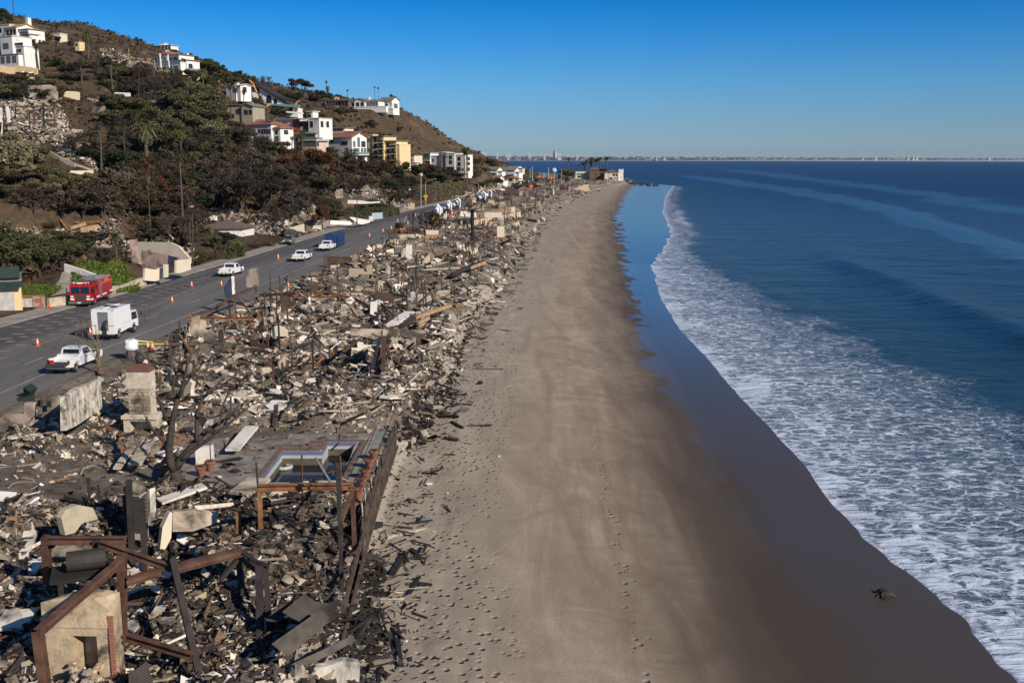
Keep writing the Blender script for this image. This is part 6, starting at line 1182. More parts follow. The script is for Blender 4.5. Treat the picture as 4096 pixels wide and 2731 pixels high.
for s in (-1,1):
    for i in range(11): MB().box(min(s * (W + .003),s * (W + .1)),max(s * (W + .003),s * (W + .1)),.1 + i * .68,.2 + i * .68,.35,2.8).build('rib',BLU,o_)
    for y in (.5,6.6): MB().tube([(s * 1.0 - .08,y,.15),(s * 1.0 + .08,y,.15)],.15,10).build('wheel',TYR,o_)
for x in (-.45,.45): MB().box(x - .07,x + .07,-.1,-.095 + .09,1.6,1.8).build('handle',CHRM,o_)
# cones
ORG = mat('cone_orange',(0.75,0.11,0.02),0.6,.1); REFL = mat('cone_white_band',(0.75,0.73,0.70),0.5)
def cone(loc,label,s=1.0,tip=None):
    o = empty('traffic_cone',loc,0,label,'traffic cone','traffic cones along the works lane'); MB().box(-.2 * s,.2 * s,-.2 * s,.2 * s,0,.04 * s).build('base',ORG,o)
    MB().lathe((0,0,.04 * s),[(.155 * s,0),(.125 * s,.26 * s)],12).build('cone_body',ORG,o); MB().lathe((0,0,.30 * s),[(.122 * s,0),(.098 * s,.17 * s)],12).build('band',REFL,o); MB().lathe((0,0,.47 * s),[(.095 * s,0),(.085 * s,.07 * s)],12).build('cone_body',ORG,o); MB().lathe((0,0,.54 * s),[(.083 * s,0),(.066 * s,.11 * s)],12).build('band',REFL,o); MB().lathe((0,0,.65 * s),[(.064 * s,0),(.035 * s,.15 * s)],12).build('cone_body',ORG,o)
    if tip: o.rotation_euler = (R(85),0,tip)
    return o
for px,py,lb in [(151,1383,'orange cone nearest the camera on the yellow line left of the pickup'),(689,1209,'orange cone in the road below the two striped cones'),(767,1146,'orange cone left of the beacon pickup, on the lane dashes'),(886,1143,'orange cone just below the beacon pickup'),(1113,1036,'orange cone on the dashes left of the striped pickup'),(1153,1149,'small orange cone by the charred wall on the road edge'),
                   (1478,948,'orange cone right of the blue dumpster'),(1532,929,'orange cone second beyond the dumpster, left of the excavator'),(1565,918,'orange cone touching the excavator track'),(1631,898,'orange cone right of the excavator'),(1590,888,'orange cone behind the excavator'),(1662,866,'orange cone at the burnt shrub beyond the excavator'),
                   (1765,880,'farther orange cone below the white tanker trucks'),(1418,899,'orange cone by the white mailbox wall')]:
    a = P(px,py,5.5); cone((a.x,a.y,5.505),lb,1.0 + (a.y > 180) * .25)
a = gp(592,1396); cone((a.x,a.y,a.z + .02),'left cone of the leaning pair beside the white bulk bag'); cone((a.x + .45,a.y - .3,a.z + .05),'right cone of the leaning pair beside the white bulk bag').rotation_euler = (0.1,.25,0)
a = P(328,1345,5.5); c_ = cone((TRK.location.x - 1.2,TRK.location.y - .3,5.505 + .62),'cone carried on the rear left corner of the box truck')
a = P(195,1235,5.6); cone((a.x,a.y,5.85),'orange cone lying on its side by the stone wall',1.2,1.2)
# bins, bulk bag on its stand, tape
GRB = mat('dark_green_plastic',(.02,.035,.025),.6)
def wheelie(loc,rz,label,tilt=(0,0)):
    o = empty('wheelie_bin',loc,0,label,'bin','wheelie bins'); o.rotation_euler = (tilt[0],tilt[1],rz)
    MB().hexa([(-.24,-.26,.08),(.24,-.26,.08),(.24,.26,.08),(-.24,.26,.08)],[(-.3,-.36,1.0),(.3,-.36,1.0),(.3,.36,1.0),(-.3,.36,1.0)]).build('body',GRB,o); MB().box(-.32,.32,-.4,.4,1.003,1.08).build('lid',GRB,o)
    for s in (-1,1): MB().tube([(s * .28 - .03,.28,.12),(s * .28 + .03,.28,.12)],.12,10).build('wheel',TYR,o)
a = P(75,1608,5.4); wheelie((a.x,a.y,5.4),.4,'dark green bin tipped over at the roadside, left of the pair',(0.0,1.35)); a = P(112,1592,5.4); wheelie((a.x,a.y,5.4),-.3,'dark green bin leaning at the roadside, right of the pair',(.2,.5))
a = gp(620,1132); wheelie((-52.9,147.5,5.66),.3,'dark bin lying on the kerb below the gate piers',(1.5,.2))
a = P(528,1438,5.45); o_ = empty('bulk_bag',(a.x,a.y,6.3),.3,'bulging white bulk bag on a black stand beside the road','bag'); WB = mat('white_woven_bag',(.72,.74,.78),.8,.08,3,bump=.05,bsc=4)
m_ = MB(); m_.lathe((0,0,0),[(.42,0),(.60,.1),(.66,.4),(.62,.75),(.60,.92),(.30,.98),(.02,.94)],8)
m_.v = [(x * (1 + .09 * math.sin(9 * z + 3 * x)),y * (1 + .09 * math.cos(8 * z + 4 * y)),z + .05 * math.sin(11 * x + 7 * y)) for x,y,z in m_.v]; m_.build('sack',WB,o_,True)
for q in ((-.45,-.3),(.45,-.3),(.3,.45),(-.3,.45)): MB().tube([(q[0],q[1],.8),(q[0] * .8,q[1] * .8,1.0),(q[0] * .5,q[1] * .5,.98)],.035,5).build('strap',WB,o_)
for q in ((-.4,-.4),(.4,-.4),(.4,.4),(-.4,.4)): MB().bar((q[0],q[1],-.85),(q[0],q[1],-.01),.12).build('leg',BLK,o_)
a1 = Vector((a.x + .6,a.y,6.9)); a2 = P(675,1375,6.9); MB().bar(a1,a2,.008,.08).bar(a1 + Vector((0,0,.35)),P(600,1370,7.0),.008,.08); tp = MB().bar(a1,a2,.01,.09).bar(a1 + Vector((0,0,.3)),P(612,1368,7.0),.01,.09).build('caution_tape',mat('yellow_tape',(.65,.55,.12),.6)); tag(tp,'yellow caution tape tied from the bulk bag to the ruin','tape')
# excavator-like skid loader, far tanker trucks, person with vest at the loader
a = P(1600,932,5.5); o_ = empty('skid_loader',(a.x,a.y,5.51),-.6,'small orange and black loader with wooden pallet box working in the road','loader')
MB().box(-1,1,-1.2,1.2,.5,1.2).build('chassis',mat('loader_orange',(.45,.16,.02),.6),o_); MB().box(-.7,.7,-.9,.3,1.2,2.4).build('cab',BLK,o_); MB().bar((-.9,-1,1.4),(-.9,1.6,2.4),.16).build('arm',BLK,o_); MB().bar((.9,-1,1.4),(.9,1.6,2.4),.16).build('arm',BLK,o_); MB().bar((0,1.6,2.5),(.2,2.2,3.9),.18).build('boom',mat('pink_boom',(.38,.22,.19),.7),o_); MB().cbox((0,2.2,.8),1.8,.8,.8).build('bucket',M_RST,o_)
for s in (-1,1):
    for y in (-.8,.8): wheel(o_,s * 1.0,y,.45,.3)
a = P(1565,935,5.5); o_ = MB().cbox((a.x,a.y,5.95),2.6,2.0,.9).build('wooden_crate',M_TIM); tag(o_,'wooden pallet crate on the road beside the loader','crate')
def blower(px,py,D,s,rz,label):
    a = P(px,py,5.5); o = empty('vacuum_truck',(a.x,a.y,5.51),rz,label,'truck'); 
    MB().box(-1.2,1.2,0,6.5,.6,1.1).build('chassis',BLK,o); MB().tube([(0,.4,2.1),(0,.6,2.1),(0,4.3,2.1),(0,4.5,2.1)],[.8,1.15,1.15,.8],14).build('tank',WPT,o)
    MB().tube([(0,.2,3.0),(.0,-.6,3.6),(.9,-1.0,3.9),(1.6,-.9,3.2),(1.7,-.8,2.0),(1.5,-.8,.9)],.34,8).build('hose',WPT,o); MB().box(-1.15,1.15,4.7,6.5,1.1,2.9).build('cab',WPT,o); MB().box(-1.0,1.0,6.5,6.52,1.9,2.7).build('windscreen',VGL,o)
    for s_ in (-1,1):
        for y in (.9,2.0,5.6): wheel(o,s_ * 1.0,y,.5,.3)
for i,(px,py,lb) in enumerate([(1742,870,'nearest white tanker truck with curved hose behind burnt shrubs'),(1786,852,'middle white tanker truck with curved hose'),(1822,838,'right hand white tanker truck with curved hose by the orange sign'),(1925,806,'farther white tanker truck beside the grey mast'),(1950,795,'farthest white tanker truck near the bend')]): blower(px,py,0,1,RA(400) + .1 * i,lb)
for i,(px,py,lb) in enumerate([(1704,1000,0),(1807,862,'orange road works barrel under the middle tanker truck'),(1836,842,'orange road works barrel right of the tanker trucks'),(1888,818,'orange road works barrel left of the far crossing sign')]):
    if lb: a = P(px,py,5.5); o = empty('barrel',(a.x,a.y,5.51),0,lb,'barrel'); MB().lathe((0,0,0),[(.35,0),(.33,.8)],12).build('body',ORG,o); MB().lathe((0,0,.8),[(.34,0),(.34,.25)],12).build('band',REFL,o); MB().lathe((0,0,1.05),[(.33,0),(.3,.7)],12).build('body',ORG,o)
# signs, lamps, poles
SGY = mat('sign_yellow',(.75,.42,.02),.5,.05); SGB = mat('sign_black',(.015,.015,.015),.6); GALV = mat('galvanised_pole',(.33,.34,.34),.5,.1); SGO = mat('sign_orange',(.80,.16,.03),.5,.05); SGBL = mat('sign_blue',(.04,.28,.55),.5,.05)
def crossing_sign(px,py,pyb,D,label,s=1.0,plaque=False,pole=True):
    c = PD(px,py,D); b = PD(px,pyb,D); o = empty('crossing_sign',(b.x,b.y,b.z),-.1,label,'road sign'); h = c.z - b.z
    MB().bar((0,.05,0),(0,.05,h + .1),.09).build('post',GALV,o); q = .55 * s
    MB().ext([(0,-q * 1.3),(q * 1.3,0),(0,q * 1.3),(-q * 1.3,0)],(0,-.02,h),(1,0,0),(0,0,1),(0,1,0),.03).build('plate',SGY,o)
    f = MB(); f.ball((0,-.03,h + .42 * s),.11 * s,8); f.bar((0,-.03,h + .3 * s),(-.04 * s,-.03,h - .05 * s),.16 * s,.02); f.bar((-.04 * s,-.035,h - .05 * s),(-.25 * s,-.035,h - .45 * s),.09 * s,.02); f.bar((-.04 * s,-.035,h - .05 * s),(.2 * s,-.035,h - .45 * s),.09 * s,.02); f.bar((0,-.035,h + .22 * s),(.26 * s,-.035,h - .02 * s),.07 * s,.02); f.bar((0,-.035,h + .22 * s),(-.24 * s,-.035,h),.07 * s,.02)
    f.build('walking_figure',SGB,o)
    if plaque: MB().box(-.35,.35,-.02,.01,h - 1.3,h - .85).build('plaque',SGY,o); MB().bar((-.2,-.03,h - 1.2),(.2,-.03,h - .95),.06,.01).build('arrow',SGB,o)
crossing_sign(1741,878,945,250,'yellow pedestrian crossing sign nearest, above the burnt shrub',1.15)
crossing_sign(1703,786,822,372,'yellow pedestrian crossing sign on the lamp post at the left kerb',1.25,True)
crossing_sign(1899,800,830,420,'yellow pedestrian crossing sign farthest up the road',1.3,True)
def lamp_post(px,pyt,pyb,D,arm,label,r=.11,sig=False):
    t = PD(px,pyt,D); b = PD(px,pyb,D); o = empty('street_lamp',b,0,label,'street lamp'); h = t.z - b.z; MB().tube([(0,0,0),(0,0,h)],[r * 1.2,r * .8],7).build('pole',GALV,o)
    MB().tube([(0,0,h),(arm * .5,0,h + .7),(arm,0,h + 1.1)],.06,5).build('arm',GALV,o); MB().cbox((arm + .3,0,h + 1.1),.8,.25,.12).build('lamp_head',GALV,o)
lamp_post(1703,728,822,372,3.4,'grey street lamp carrying a crossing sign at the left kerb'); lamp_post(1915,738,808,455,-3.6,'grey street lamp with arm to the left beside the far tankers')
for (px,pt,pb,D,lb,w_) in [(1684,703,822,370,'tall grey utility pole by the road bend',.16),(1638,766,814,350,'short pole at the car port',.1),(1617,745,800,350,'thin pole behind the car port',.1),(1428,780,900,272,'dark utility pole beside the white boundary wall',.14),(770,855,1035,170,'dark pole at the corner of the hedge',.14),(1108,880,950,235,'thin bare pole behind the silver car',.1),
                                (2129,667,720,640,'pale mast in the distant road works',.3),(2194,669,712,700,'second pale mast in the distant road works',.35),(2100,645,705,760,'dark distant utility pole',.25),(2250,660,715,780,'dark distant pole near the beach houses',.3),(2120,675,705,700,'thin distant mast in the road works',.25),(2245,676,712,760,'leaning distant mast left of the beach houses',.2),(555,290,420,335,'dark pole in the charred gully',.16),(330,290,400,330,'dark pole on the burnt slope',.16),(227,470,560,300,'dark pole on the terrace',.2),(2025,690,745,670,'pole in front of the far cottages',.25)]:
    t = PD(px,pt,D); b = PD(px,pb,D); o = MB().tube([b - Vector((0,0,1)),t],[w_,w_ * .75],6).build('pole',GALV if 'pale' in lb or 'grey' in lb or 'mast' in lb else M_BARK); tag(o,lb,'pole')
# distant signs and works vehicles
for i,(px,py,w_,m,lb) in enumerate([(2178,700,1.7,SGBL,'blue square works sign in the distance'),(2205,711,1.8,SGO,'large orange works sign in the distance'),(2173,708,1.1,SGO,'small orange works sign in the distance'),(2158,706,1.4,SGO,'amber arrow board in the distance'),(2125,745,1.9,SGO,'orange works sign standing over the middle ruins')]):
    w_ *= .62
    D = 760 if i < 4 else 590; c = PD(px,py,D); gz_ = g(c.x,c.y); o = empty('works_sign',(c.x,c.y,gz_),0,lb,'road sign'); h = c.z - gz_; MB().bar((0,.1,0),(0,.1,h),.15).build('post',GALV,o)
    q = w_ if i == 0 else w_ * 1.25; MB().ext([(-q,-q),(q,-q),(q,q),(-q,q)] if i == 0 else [(0,-q),(q,0),(0,q),(-q,0)],(0,0,h),(1,0,0),(0,0,1),(0,1,0),.06).build('plate',m,o)
c = PD(2216,682,750); gz_ = g(c.x,c.y); o = empty('water_tank',(c.x,c.y,gz_),0,'pale blue round tank on a pole in the distance','tank'); MB().tube([(0,0,0),(0,0,c.z - gz_ - 1)],.3,6).build('pole',GALV,o); MB().ball((0,0,c.z - gz_),1.9,12).build('globe',mat('pale_blue',(.35,.5,.55),.5),o,True)
rg = random.Random(4)
for i in range(14):
    y = rg.uniform(620,900); x = float(xL(y)) + rg.uniform(1.5,12); k = rg.random(); m = rg.choice([WPT,SPT,WPT,mat('truck_orange',(.3,.14,.06),.5),mat('truck_blue',(.06,.12,.25),.5),mat('truck_dark',(.05,.05,.06),.5)])
    o = empty('works_vehicle',(x,y,5.51),RA(y) + rg.uniform(-.1,.1),None,'vehicle','parked works vehicles far along the road'); VQ = globals().setdefault('VQ',[]); VQ.append((y,o,m.name))
    hh = rg.uniform(1.5,2.8); MB().box(-1,1,0,3.2,.5,hh).build('body',m,o); MB().box(-.95,.95,3.2,4.8,.5,1.7).build('cab',m,o); MB().box(-.9,.9,-.02,-.003,1.0,hh - .2).build('rear_panel',BLK,o)
    for s in (-1,1):
        for yy in (.8,4.0): MB().tube([(s * .9 - .1,yy,.4),(s * .9 + .1,yy,.4)],.4,8).build('wheel',TYR,o)
VQ.sort(key=lambda q: q[0])
for i,(y,o,mn) in enumerate(VQ): o['label'] = 'small distant ' + {'white_vehicle_paint': 'white','silver_vehicle_paint': 'silver','truck_orange': 'orange','truck_blue': 'blue','truck_dark': 'dark'}[mn.split('.')[0]] + ' works vehicle, ' + ['nearest','second','third','fourth','fifth','sixth','seventh','eighth','ninth','tenth','eleventh','twelfth','thirteenth','farthest'][i] + ' of the parked queue'
MB_ = MB()
for y0 in np.arange(560,700,12.0): MB_.bar((float(xL(y0)) - 1,y0,6.0),(float(xL(y0 + 12)) - 1,y0 + 12,6.0),.4,1.4)
tag(MB_.build('boundary_wall',mat('pinkish_wall',(.40,.31,.25),.9)),'long low pinkish wall along the left pavement far away','wall')
# ================================================================ foreground ruins
def z4(px,py): b = hit(px,py); return Vector((b.x,b.y,b.z))
def frame(name,label,items,cat='frame',part='beam'):
    """items: (pixelA, distA, pixelB, distB, material, width, 'i' or 'b')"""
    pts = [(PD(*a,Da),PD(*b,Db)) for (a,Da,b,Db,*_) in items]; org = min((p for q in pts for p in q),key=lambda p: p.z).copy()
    o = empty(name,org,0,label,cat)
    for (A,B),it in zip(pts,items):
        m,w_,k = it[4],it[5],(it[6] if len(it) > 6 else 'b'); mb = MB()
        nm = 'column' if abs((B - A).normalized().z) > .85 else 'beam'
        (mb.ibeam(A - org,B - org,w_,w_ * 1.05,w_ * .11,w_ * .09) if k == 'i' else mb.bar(A - org,B - org,w_)).build(nm,m,o)
    return o
frame('steel_skeleton','big rust brown steel portal frame leaning over the bottom left corner',[
    ((487,2215),40,(492,2860),40.4,M_RST,.32,'i'),((150,2520),33.6,(215,2990),33.4,M_RST,.32,'i'),((487,2240),40,(150,2530),33.6,M_RST,.28,'i'),
    ((168,2160),42,(505,2160),42,M_RST,.30,'i'),((182,2145),42,(190,2330),42.5,M_RST,.30,'i'),((380,2165),41.8,(388,2310),42,M_DST,.2),((400,2172),41.5,(690,2272),41,M_RST,.26,'i'),
    ((690,2240),41,(800,2712),36.6,M_DST,.26,'i'),((690,2275),41,(965,2205),43,M_RST,.34,'i'),((505,2325),39.8,(645,2285),41,M_RST,.30,'i'),((505,2545),38,(775,2625),37,M_RST,.26,'i'),((400,2165),41.5,(412,2300),42,M_DST,.16)])
for i,(a,b,D1,D2,m,w_,lb) in enumerate([((514,1920),(525,2160),50.5,50.3,M_DST,.26,'tall dark steel post in front of the block pillar'),((565,1992),(580,2230),48.5,48,M_DST,.24,'dark steel post right of the block pillar'),((952,2045),(962,2185),50,50,M_ORR,.22,'short orange rusted post left of the orange portal'),
        ((958,2240),(978,2500),43.6,43,M_DST,.26,'charred steel column left of the corrugated sheets'),((1036,2262),(1040,2600),42,41,M_DST,.28,'thick charred steel column beside the corrugated sheets'),((1062,2255),(1082,2565),42.6,41.6,M_DST,.2,'slim charred post beside the thick column'),
        ((1207,1820),(1211,2172),50.4,50.2,M_RST,.11,'slim rusty pole in front of the pool'),((1350,1850),(1368,2360),46.6,46,M_DST,.17,'tall dark pole crossing the right end of the orange portal'),((1025,1850),(1033,1946),48.9,48.8,M_DST,.10,'thin dark rod rising above the orange portal'),((1360,1820),(1366,1900),47,47,M_RST,.09,'short rusty rod at the pool edge'),
        ((455,1240),(458,1310),110,110,M_DST,.08,'thin rod stub by the road edge')]):
    A,B = PD(*a,D1),PD(*b,D2); o = MB().ibeam(B - Vector((0,0,.8)),A,w_,w_,.03,.03).build('steel_post',m) if w_ > .15 else MB().tube([B - Vector((0,0,.8)),A],w_ / 2,6).build('steel_post',m); tag(o,lb,'post')
frame('steel_portal','orange rusted steel portal standing in front of the pool',[((1033,1950),48.8,(1413,1944),48.8,M_ORR,.30,'i'),((1037,1950),48.8,(1048,2225),48.6,M_ORR,.19,'i'),((1408,1942),48.8,(1420,2210),49,M_RST,.2,'i'),((1405,1975),48.8,(1362,2085),47.5,M_RST,.2)])
o = MB().bar(PD(1262,1830,58),PD(1372,2010,48.5),.10).build('fallen_rail',mat('pale_metal',(.36,.33,.30),.5,.2)); tag(o,'pale fallen rail slanting across the pool','rail')
frame('charred_rafters','black charred rafters hanging over the dark columns',[((950,2205),43.4,(1060,2300),42,M_DST,.3),((955,2230),43.2,(880,2320),42.5,M_DST,.18),((960,2210),43.2,(1010,2240),42.8,M_DST,.28),((1000,2232),42.6,(1075,2262),42.4,M_DST,.12)])
# fireplace, bottom left
FP = P(250,2731,3.6); FB = mat('scorched_firebox_plaster',(.46,.36,.24),.92,.3,1.1,soot=.42,bump=.04,bsc=5)
o_ = empty('fireplace',(-16.75,37.2,3.7),R(-3),'large beige plaster fireplace with dark firebox at the bottom left','fireplace')
mb = MB(); mb.hexa([(-1.5,0,-1.5),(-.35,0,-1.5),(-.35,1.1,-1.5),(-1.5,1.1,-1.5)],[(-1.5,0,2.9),(-.35,0,3.2),(-.35,1.1,3.0),(-1.5,1.1,2.6)]); mb.hexa([(.62,0,-1.5),(1.15,0,-1.5),(1.15,1.1,-1.5),(.62,1.1,-1.5)],[(.62,0,3.1),(1.15,0,2.7),(1.15,1.1,2.9),(.62,1.1,3.0)]); mb.hexa([(-.35,0,1.55),(.62,0,1.55),(.62,1.1,1.55),(-.35,1.1,1.55)],[(-.348,0,3.15),(.618,0,3.05),(.618,1.1,2.95),(-.348,1.1,3.0)]); mb.box(-.35,.62,.9,1.1,-1.5,1.55); mb.box(-1.56,1.2,-.05,-.002,1.9,2.3); mb.build('hearth_wall',FB,o_)
MB().box(-.345,.615,.02,.895,-.9,-.2).build('firebox_floor',M_CHAR,o_)
brick_wall(o_,1.16,1.36,-.02,-1.2,2.5,.2,.13,name='brick',m=M_BRK)
for i in range(34):
    c = MB().ball((0,0,0),.1 + .12 * random.random(),6,.7,.3).build('stone',random.choice((STN,SOOTG,FB)),o_); c.location = (-.1 + random.random() * 1.1,-.5 - random.random() * .9,-.2 + random.random() * .9 - .0)
bw = empty('metal_barrel',(-17.8,40.6,7.0),.35,'blackened metal drum lying on the rusty frame','drum'); MB().tube([(-.75,0,0),(.75,0,0)],.42,16,cap=False).tube([(-.75,0,0),(.75,0,0)],.38,16,cap=False).build('shell',M_DST,bw); MB().box(-1.4,1.2,-.8,.8,-.62,-.45).build('base',M_CHAR,bw); MB().bar((.9,.6,-3.5),(.9,.6,-.6),.2).build('leg',M_CHAR,bw); MB().bar((-1,-.7,-3.5),(-1,-.7,-.6),.2).build('leg',M_CHAR,bw)
# block pillar with individual blocks
o_ = empty('block_pillar',(-19.6,50.9,4.3),R(-8),'dark concrete block pillar with pale mortar and a cracked cap','pillar'); MB().box(-.62,.30,0,.7,-.4,2.0).build('core',M_MORT,o_); DBK = mat('dark_block',(.055,.047,.040),.9,.25,2)
brick_wall(o_,-.62,.30,0,0,2.0,.4,.2,m=DBK,name='block',g_=.03)
for k in range(9):
    MB().box(.302,.335,.02 + (.0 if k % 2 else .18),.66,.02 + k * .215,.2 + k * .215).build('block',DBK,o_)
MB().tube([(-.55,.35,2.12),(-.15,.35,2.3),(.3,.35,2.1)],[.3,.36,.3],10).build('cap',SOOTG,o_)
PL = [([(562,2110),(570,1975),(598,1955),(602,2050),(575,2110)],50.6,50.2,SOOTW,'white plaster strip standing right of the block pillar'),([(640,2195),(650,2110),(680,2045),(690,2050),(685,2150),(662,2195)],50.2,50.6,CRM,'streaked cream wall end below the burnt tree'),
      ([(690,2125),(692,2048),(760,2040),(870,2052),(880,2085),(840,2100),(770,2125)],51.5,52.5,SOOTC,'cream retaining wall with twisted bars below the burnt tree'),([(1160,2731),(1165,2690),(1200,2678),(1300,2665),(1375,2640),(1440,2650),(1435,2790),(1170,2790)],37.5,38.5,SOOTW,'broken white topped wall at the bottom edge by the sand'),
      ([(205,2230),(208,2195),(280,2190),(372,2210),(372,2245),(210,2248)],44.5,44.5,SOOTC,'cream wall strip seen through the rusty frame'),([(245,2070),(262,2040),(310,2018),(372,2030),(392,2075),(330,2090),(300,2130),(262,2140)],49,51,mat('fallen_plaster',(.40,.35,.25),.9,.15),'big greenish fallen plaster slab left of the block pillar'),
      ([(165,1722),(172,1587),(232,1582),(247,1722)],68.6,68.4,SOOTG,'sooty garage end wall with a small window'),([(242,1722),(240,1590),(290,1552),(340,1533),(385,1515),(388,1632),(330,1672),(285,1702)],68.4,75.6,mat('streaked_white_wall',(.52,.47,.39),.9,.45,3.0,soot=.5,streak=True),'streaked white garage wall running back to the road'),
      ([(385,1632),(386,1578),(405,1575),(420,1590),(420,1618),(400,1630)],75.6,76.5,CRM,'low cream stub at the end of the garage wall'),([(0,1722),(0,1672),(22,1660),(95,1655),(98,1612),(132,1612),(132,1690),(100,1715)],69.6,69.2,SOOTP,'low pinkish burnt wall at the left edge'),
      ([(150,1720),(152,1600),(160,1600),(168,1722)],69.5,68.8,M_CHAR,'black charred door post of the garage ruin'),([(618,1650),(618,1565),(700,1560),(735,1562),(740,1640)],74,73,stucco('brown_sooty_plaster',(.19,.14,.11),.4),'brown sooty wall behind the burnt tree'),([(738,1640),(742,1515),(768,1530),(762,1560),(764,1635)],73,72.6,CRM,'cream wall fragment behind the burnt tree')]
for q in PL: vwall('ruined_wall',*q)
MB_ = MB(); a,b = PD(188,1628,68.3),PD(200,1605,68.3); MB_.box(a.x,b.x + .05,a.y,a.y + .05,a.z,b.z); tag(MB_.build('window',M_CHAR,next(q for q in C.objects if q.get('label','').startswith('sooty garage end'))))
a,b = PD(280,1700,70.2),PD(328,1668,72.6); MB_ = MB(); MB_.hexa([a,b,b + Vector((-.1,.05,0)),a + Vector((-.1,.05,0))],[a + Vector((0,0,2.2)),b + Vector((0,0,2.35)),b + Vector((-.1,.05,2.35)),a + Vector((-.1,.05,2.2))]); MB_.build('shadow_panel',mat('painted_shadow',(.035,.04,.055),.7),next(q for q in C.objects if q.get('label','').startswith('streaked white garage')))  # dark sheet on the wall, its colour standing in for a shadow
# chimney
CHS = mat('scorched_chimney_render',(.50,.44,.35),.92,.22,2.0,soot=.22,bump=.03); CHB = mat('scorched_block',(.38,.32,.24),.92,.25,1.6,soot=.6)
o_ = empty('chimney',(-25.55,68.3,4.75),R(-2),'tall scorched chimney with hooded top and open hearth beside the burnt tree','chimney')
mb = MB(); mb.box(-1.15,-.75,0,1.1,-.3,1.0); mb.box(.75,1.15,0,1.1,-.3,1.0); mb.box(-1.15,1.15,0,1.1,1.0,1.45); mb.box(-.75,.75,.9,1.1,-.3,1.0); mb.build('hearth',CHS,o_); MB().box(-1.25,1.25,-.12,-.003,1.15,1.42).build('mantel',CHS,o_)
mb = MB(); mb.box(-.74,.74,.2,1.1,1.453,3.25); mb.build('lower_shaft',M_MORT,o_); brick_wall(o_,-.74,.74,.2,1.47,3.2,.42,.26,m=CHB,name='block',g_=.02); MB().box(.742,.8,.2,1.1,1.46,3.24).build('side_render',CHS,o_)
MB().box(-.82,.85,.1,1.15,3.253,3.4).build('band',CHS,o_); MB().box(-.80,.82,.12,1.12,3.403,4.45).build('upper_shaft',CHS,o_)
MB().hexa([(-.86,.06,4.453),(.88,.06,4.453),(.88,1.18,4.453),(-.86,1.18,4.453)],[(-.3,.45,4.95),(.35,.45,4.95),(.35,.8,4.95),(-.3,.8,4.95)]).build('hood',mat('dark_red_clay',(.12,.055,.045),.8),o_); MB().lathe((.02,.62,4.953),[(.16,0),(.28,.12),(.32,.35),(.24,.55),(.12,.62),(.10,.8)],12).build('finial',M_DST,o_)
# burnt tree from its branch plan
TB = [[(1665,1535,44),(1662,1440,40),(1640,1370,38)],[(1640,1370,30),(1600,1280,28),(1590,1150,24),(1610,980,20),(1640,820,17),(1670,700,13)],[(1640,820,12),(1660,680,10),(1620,560,8),(1600,440,6),(1530,360,5),(1500,330,4)],[(1670,700,12),(1720,580,10),(1740,470,8),(1760,380,6),(1770,310,4)],
      [(1720,580,9),(1800,480,7),(1860,420,5),(1900,370,4)],[(1740,470,6),(1700,400,5),(1690,320,4)],[(1760,380,5),(1790,330,4),(1800,270,3)],[(1800,480,6),(1830,400,5),(1880,330,4)],[(1610,960,10),(1540,830,8),(1490,700,6),(1475,655,6)],[(1590,1150,12),(1500,1050,10),(1430,980,9),(1378,880,8)],[(1620,560,6),(1650,470,5),(1640,390,4)],
      [(1640,1370,28),(1700,1270,26),(1780,1170,22),(1850,1090,20),(1930,1000,16),(2050,930,12),(2130,880,10),(2190,840,8),(2240,750,6)],[(1850,1090,15),(1850,950,13),(1850,850,11),(1900,700,9),(1980,620,7),(2050,560,5),(2090,500,4)],[(1700,1270,18),(1760,1225,16),(1850,1150,14),(1960,1080,12),(2040,1000,10),(2150,930,8),(2220,870,6),(2350,760,5)],
      [(2050,930,8),(2080,870,7),(2100,740,6),(2140,660,6)],[(2130,880,7),(2170,790,6),(2170,680,6)],[(1850,850,7),(1960,870,6),(2060,850,5),(2100,830,4)],[(1980,620,4),(2080,590,3)],[(1930,1000,8),(2020,1010,7),(2120,960,6),(2200,950,5)],[(2190,840,5),(2260,830,4),(2300,780,4)]]
o_ = empty('burnt_tree',(-19.35,56.6,4.6),0,'large bare charred tree standing beside the pool terrace','tree'); rt = random.Random(3)
for i,br in enumerate(TB):
    dy = [0,-.3,.5,-.6,.7,-.5,.4,.8,-.8,-1.0,.6,.9,1.3,.4,1.5,.8,1.7,1.2,.2,.6][i]; pts = []; rr = []; n = len(br)
    for k,(x,y,r) in enumerate(br):
        D = 56.7 + (dy * (k / max(1,n - 1)) if i else 0) + rt.uniform(-.05,.05); pts.append(PD(x * .4253,1300 + y * .4253,D) - o_.location); rr.append(r * .4253 * D / 4100 * 1.5 + .012)
    if i == 0: pts[0].z -= .4
    MB().tube(pts,rr,8 if i in (0,1,11) else 6).build('trunk' if i == 0 else 'branch',M_CHAR if False else mat('burnt_bark',(.05,.042,.036),.9,.45,3,bump=.03),o_,True)
    if i > 1:
        for _ in range(5):
            k = rt.randrange(1,n); p = pts[k]; d = Vector((rt.uniform(-.5,.5),rt.uniform(-.5,.5),rt.uniform(.2,.8))).normalized() * rt.uniform(.25,.7); MB().tube([p,p + d * .5 + Vector((rt.uniform(-.05,.05),0,0)),p + d],[.022,.016,.008],4).build('twig',MATS['burnt_bark'],o_)
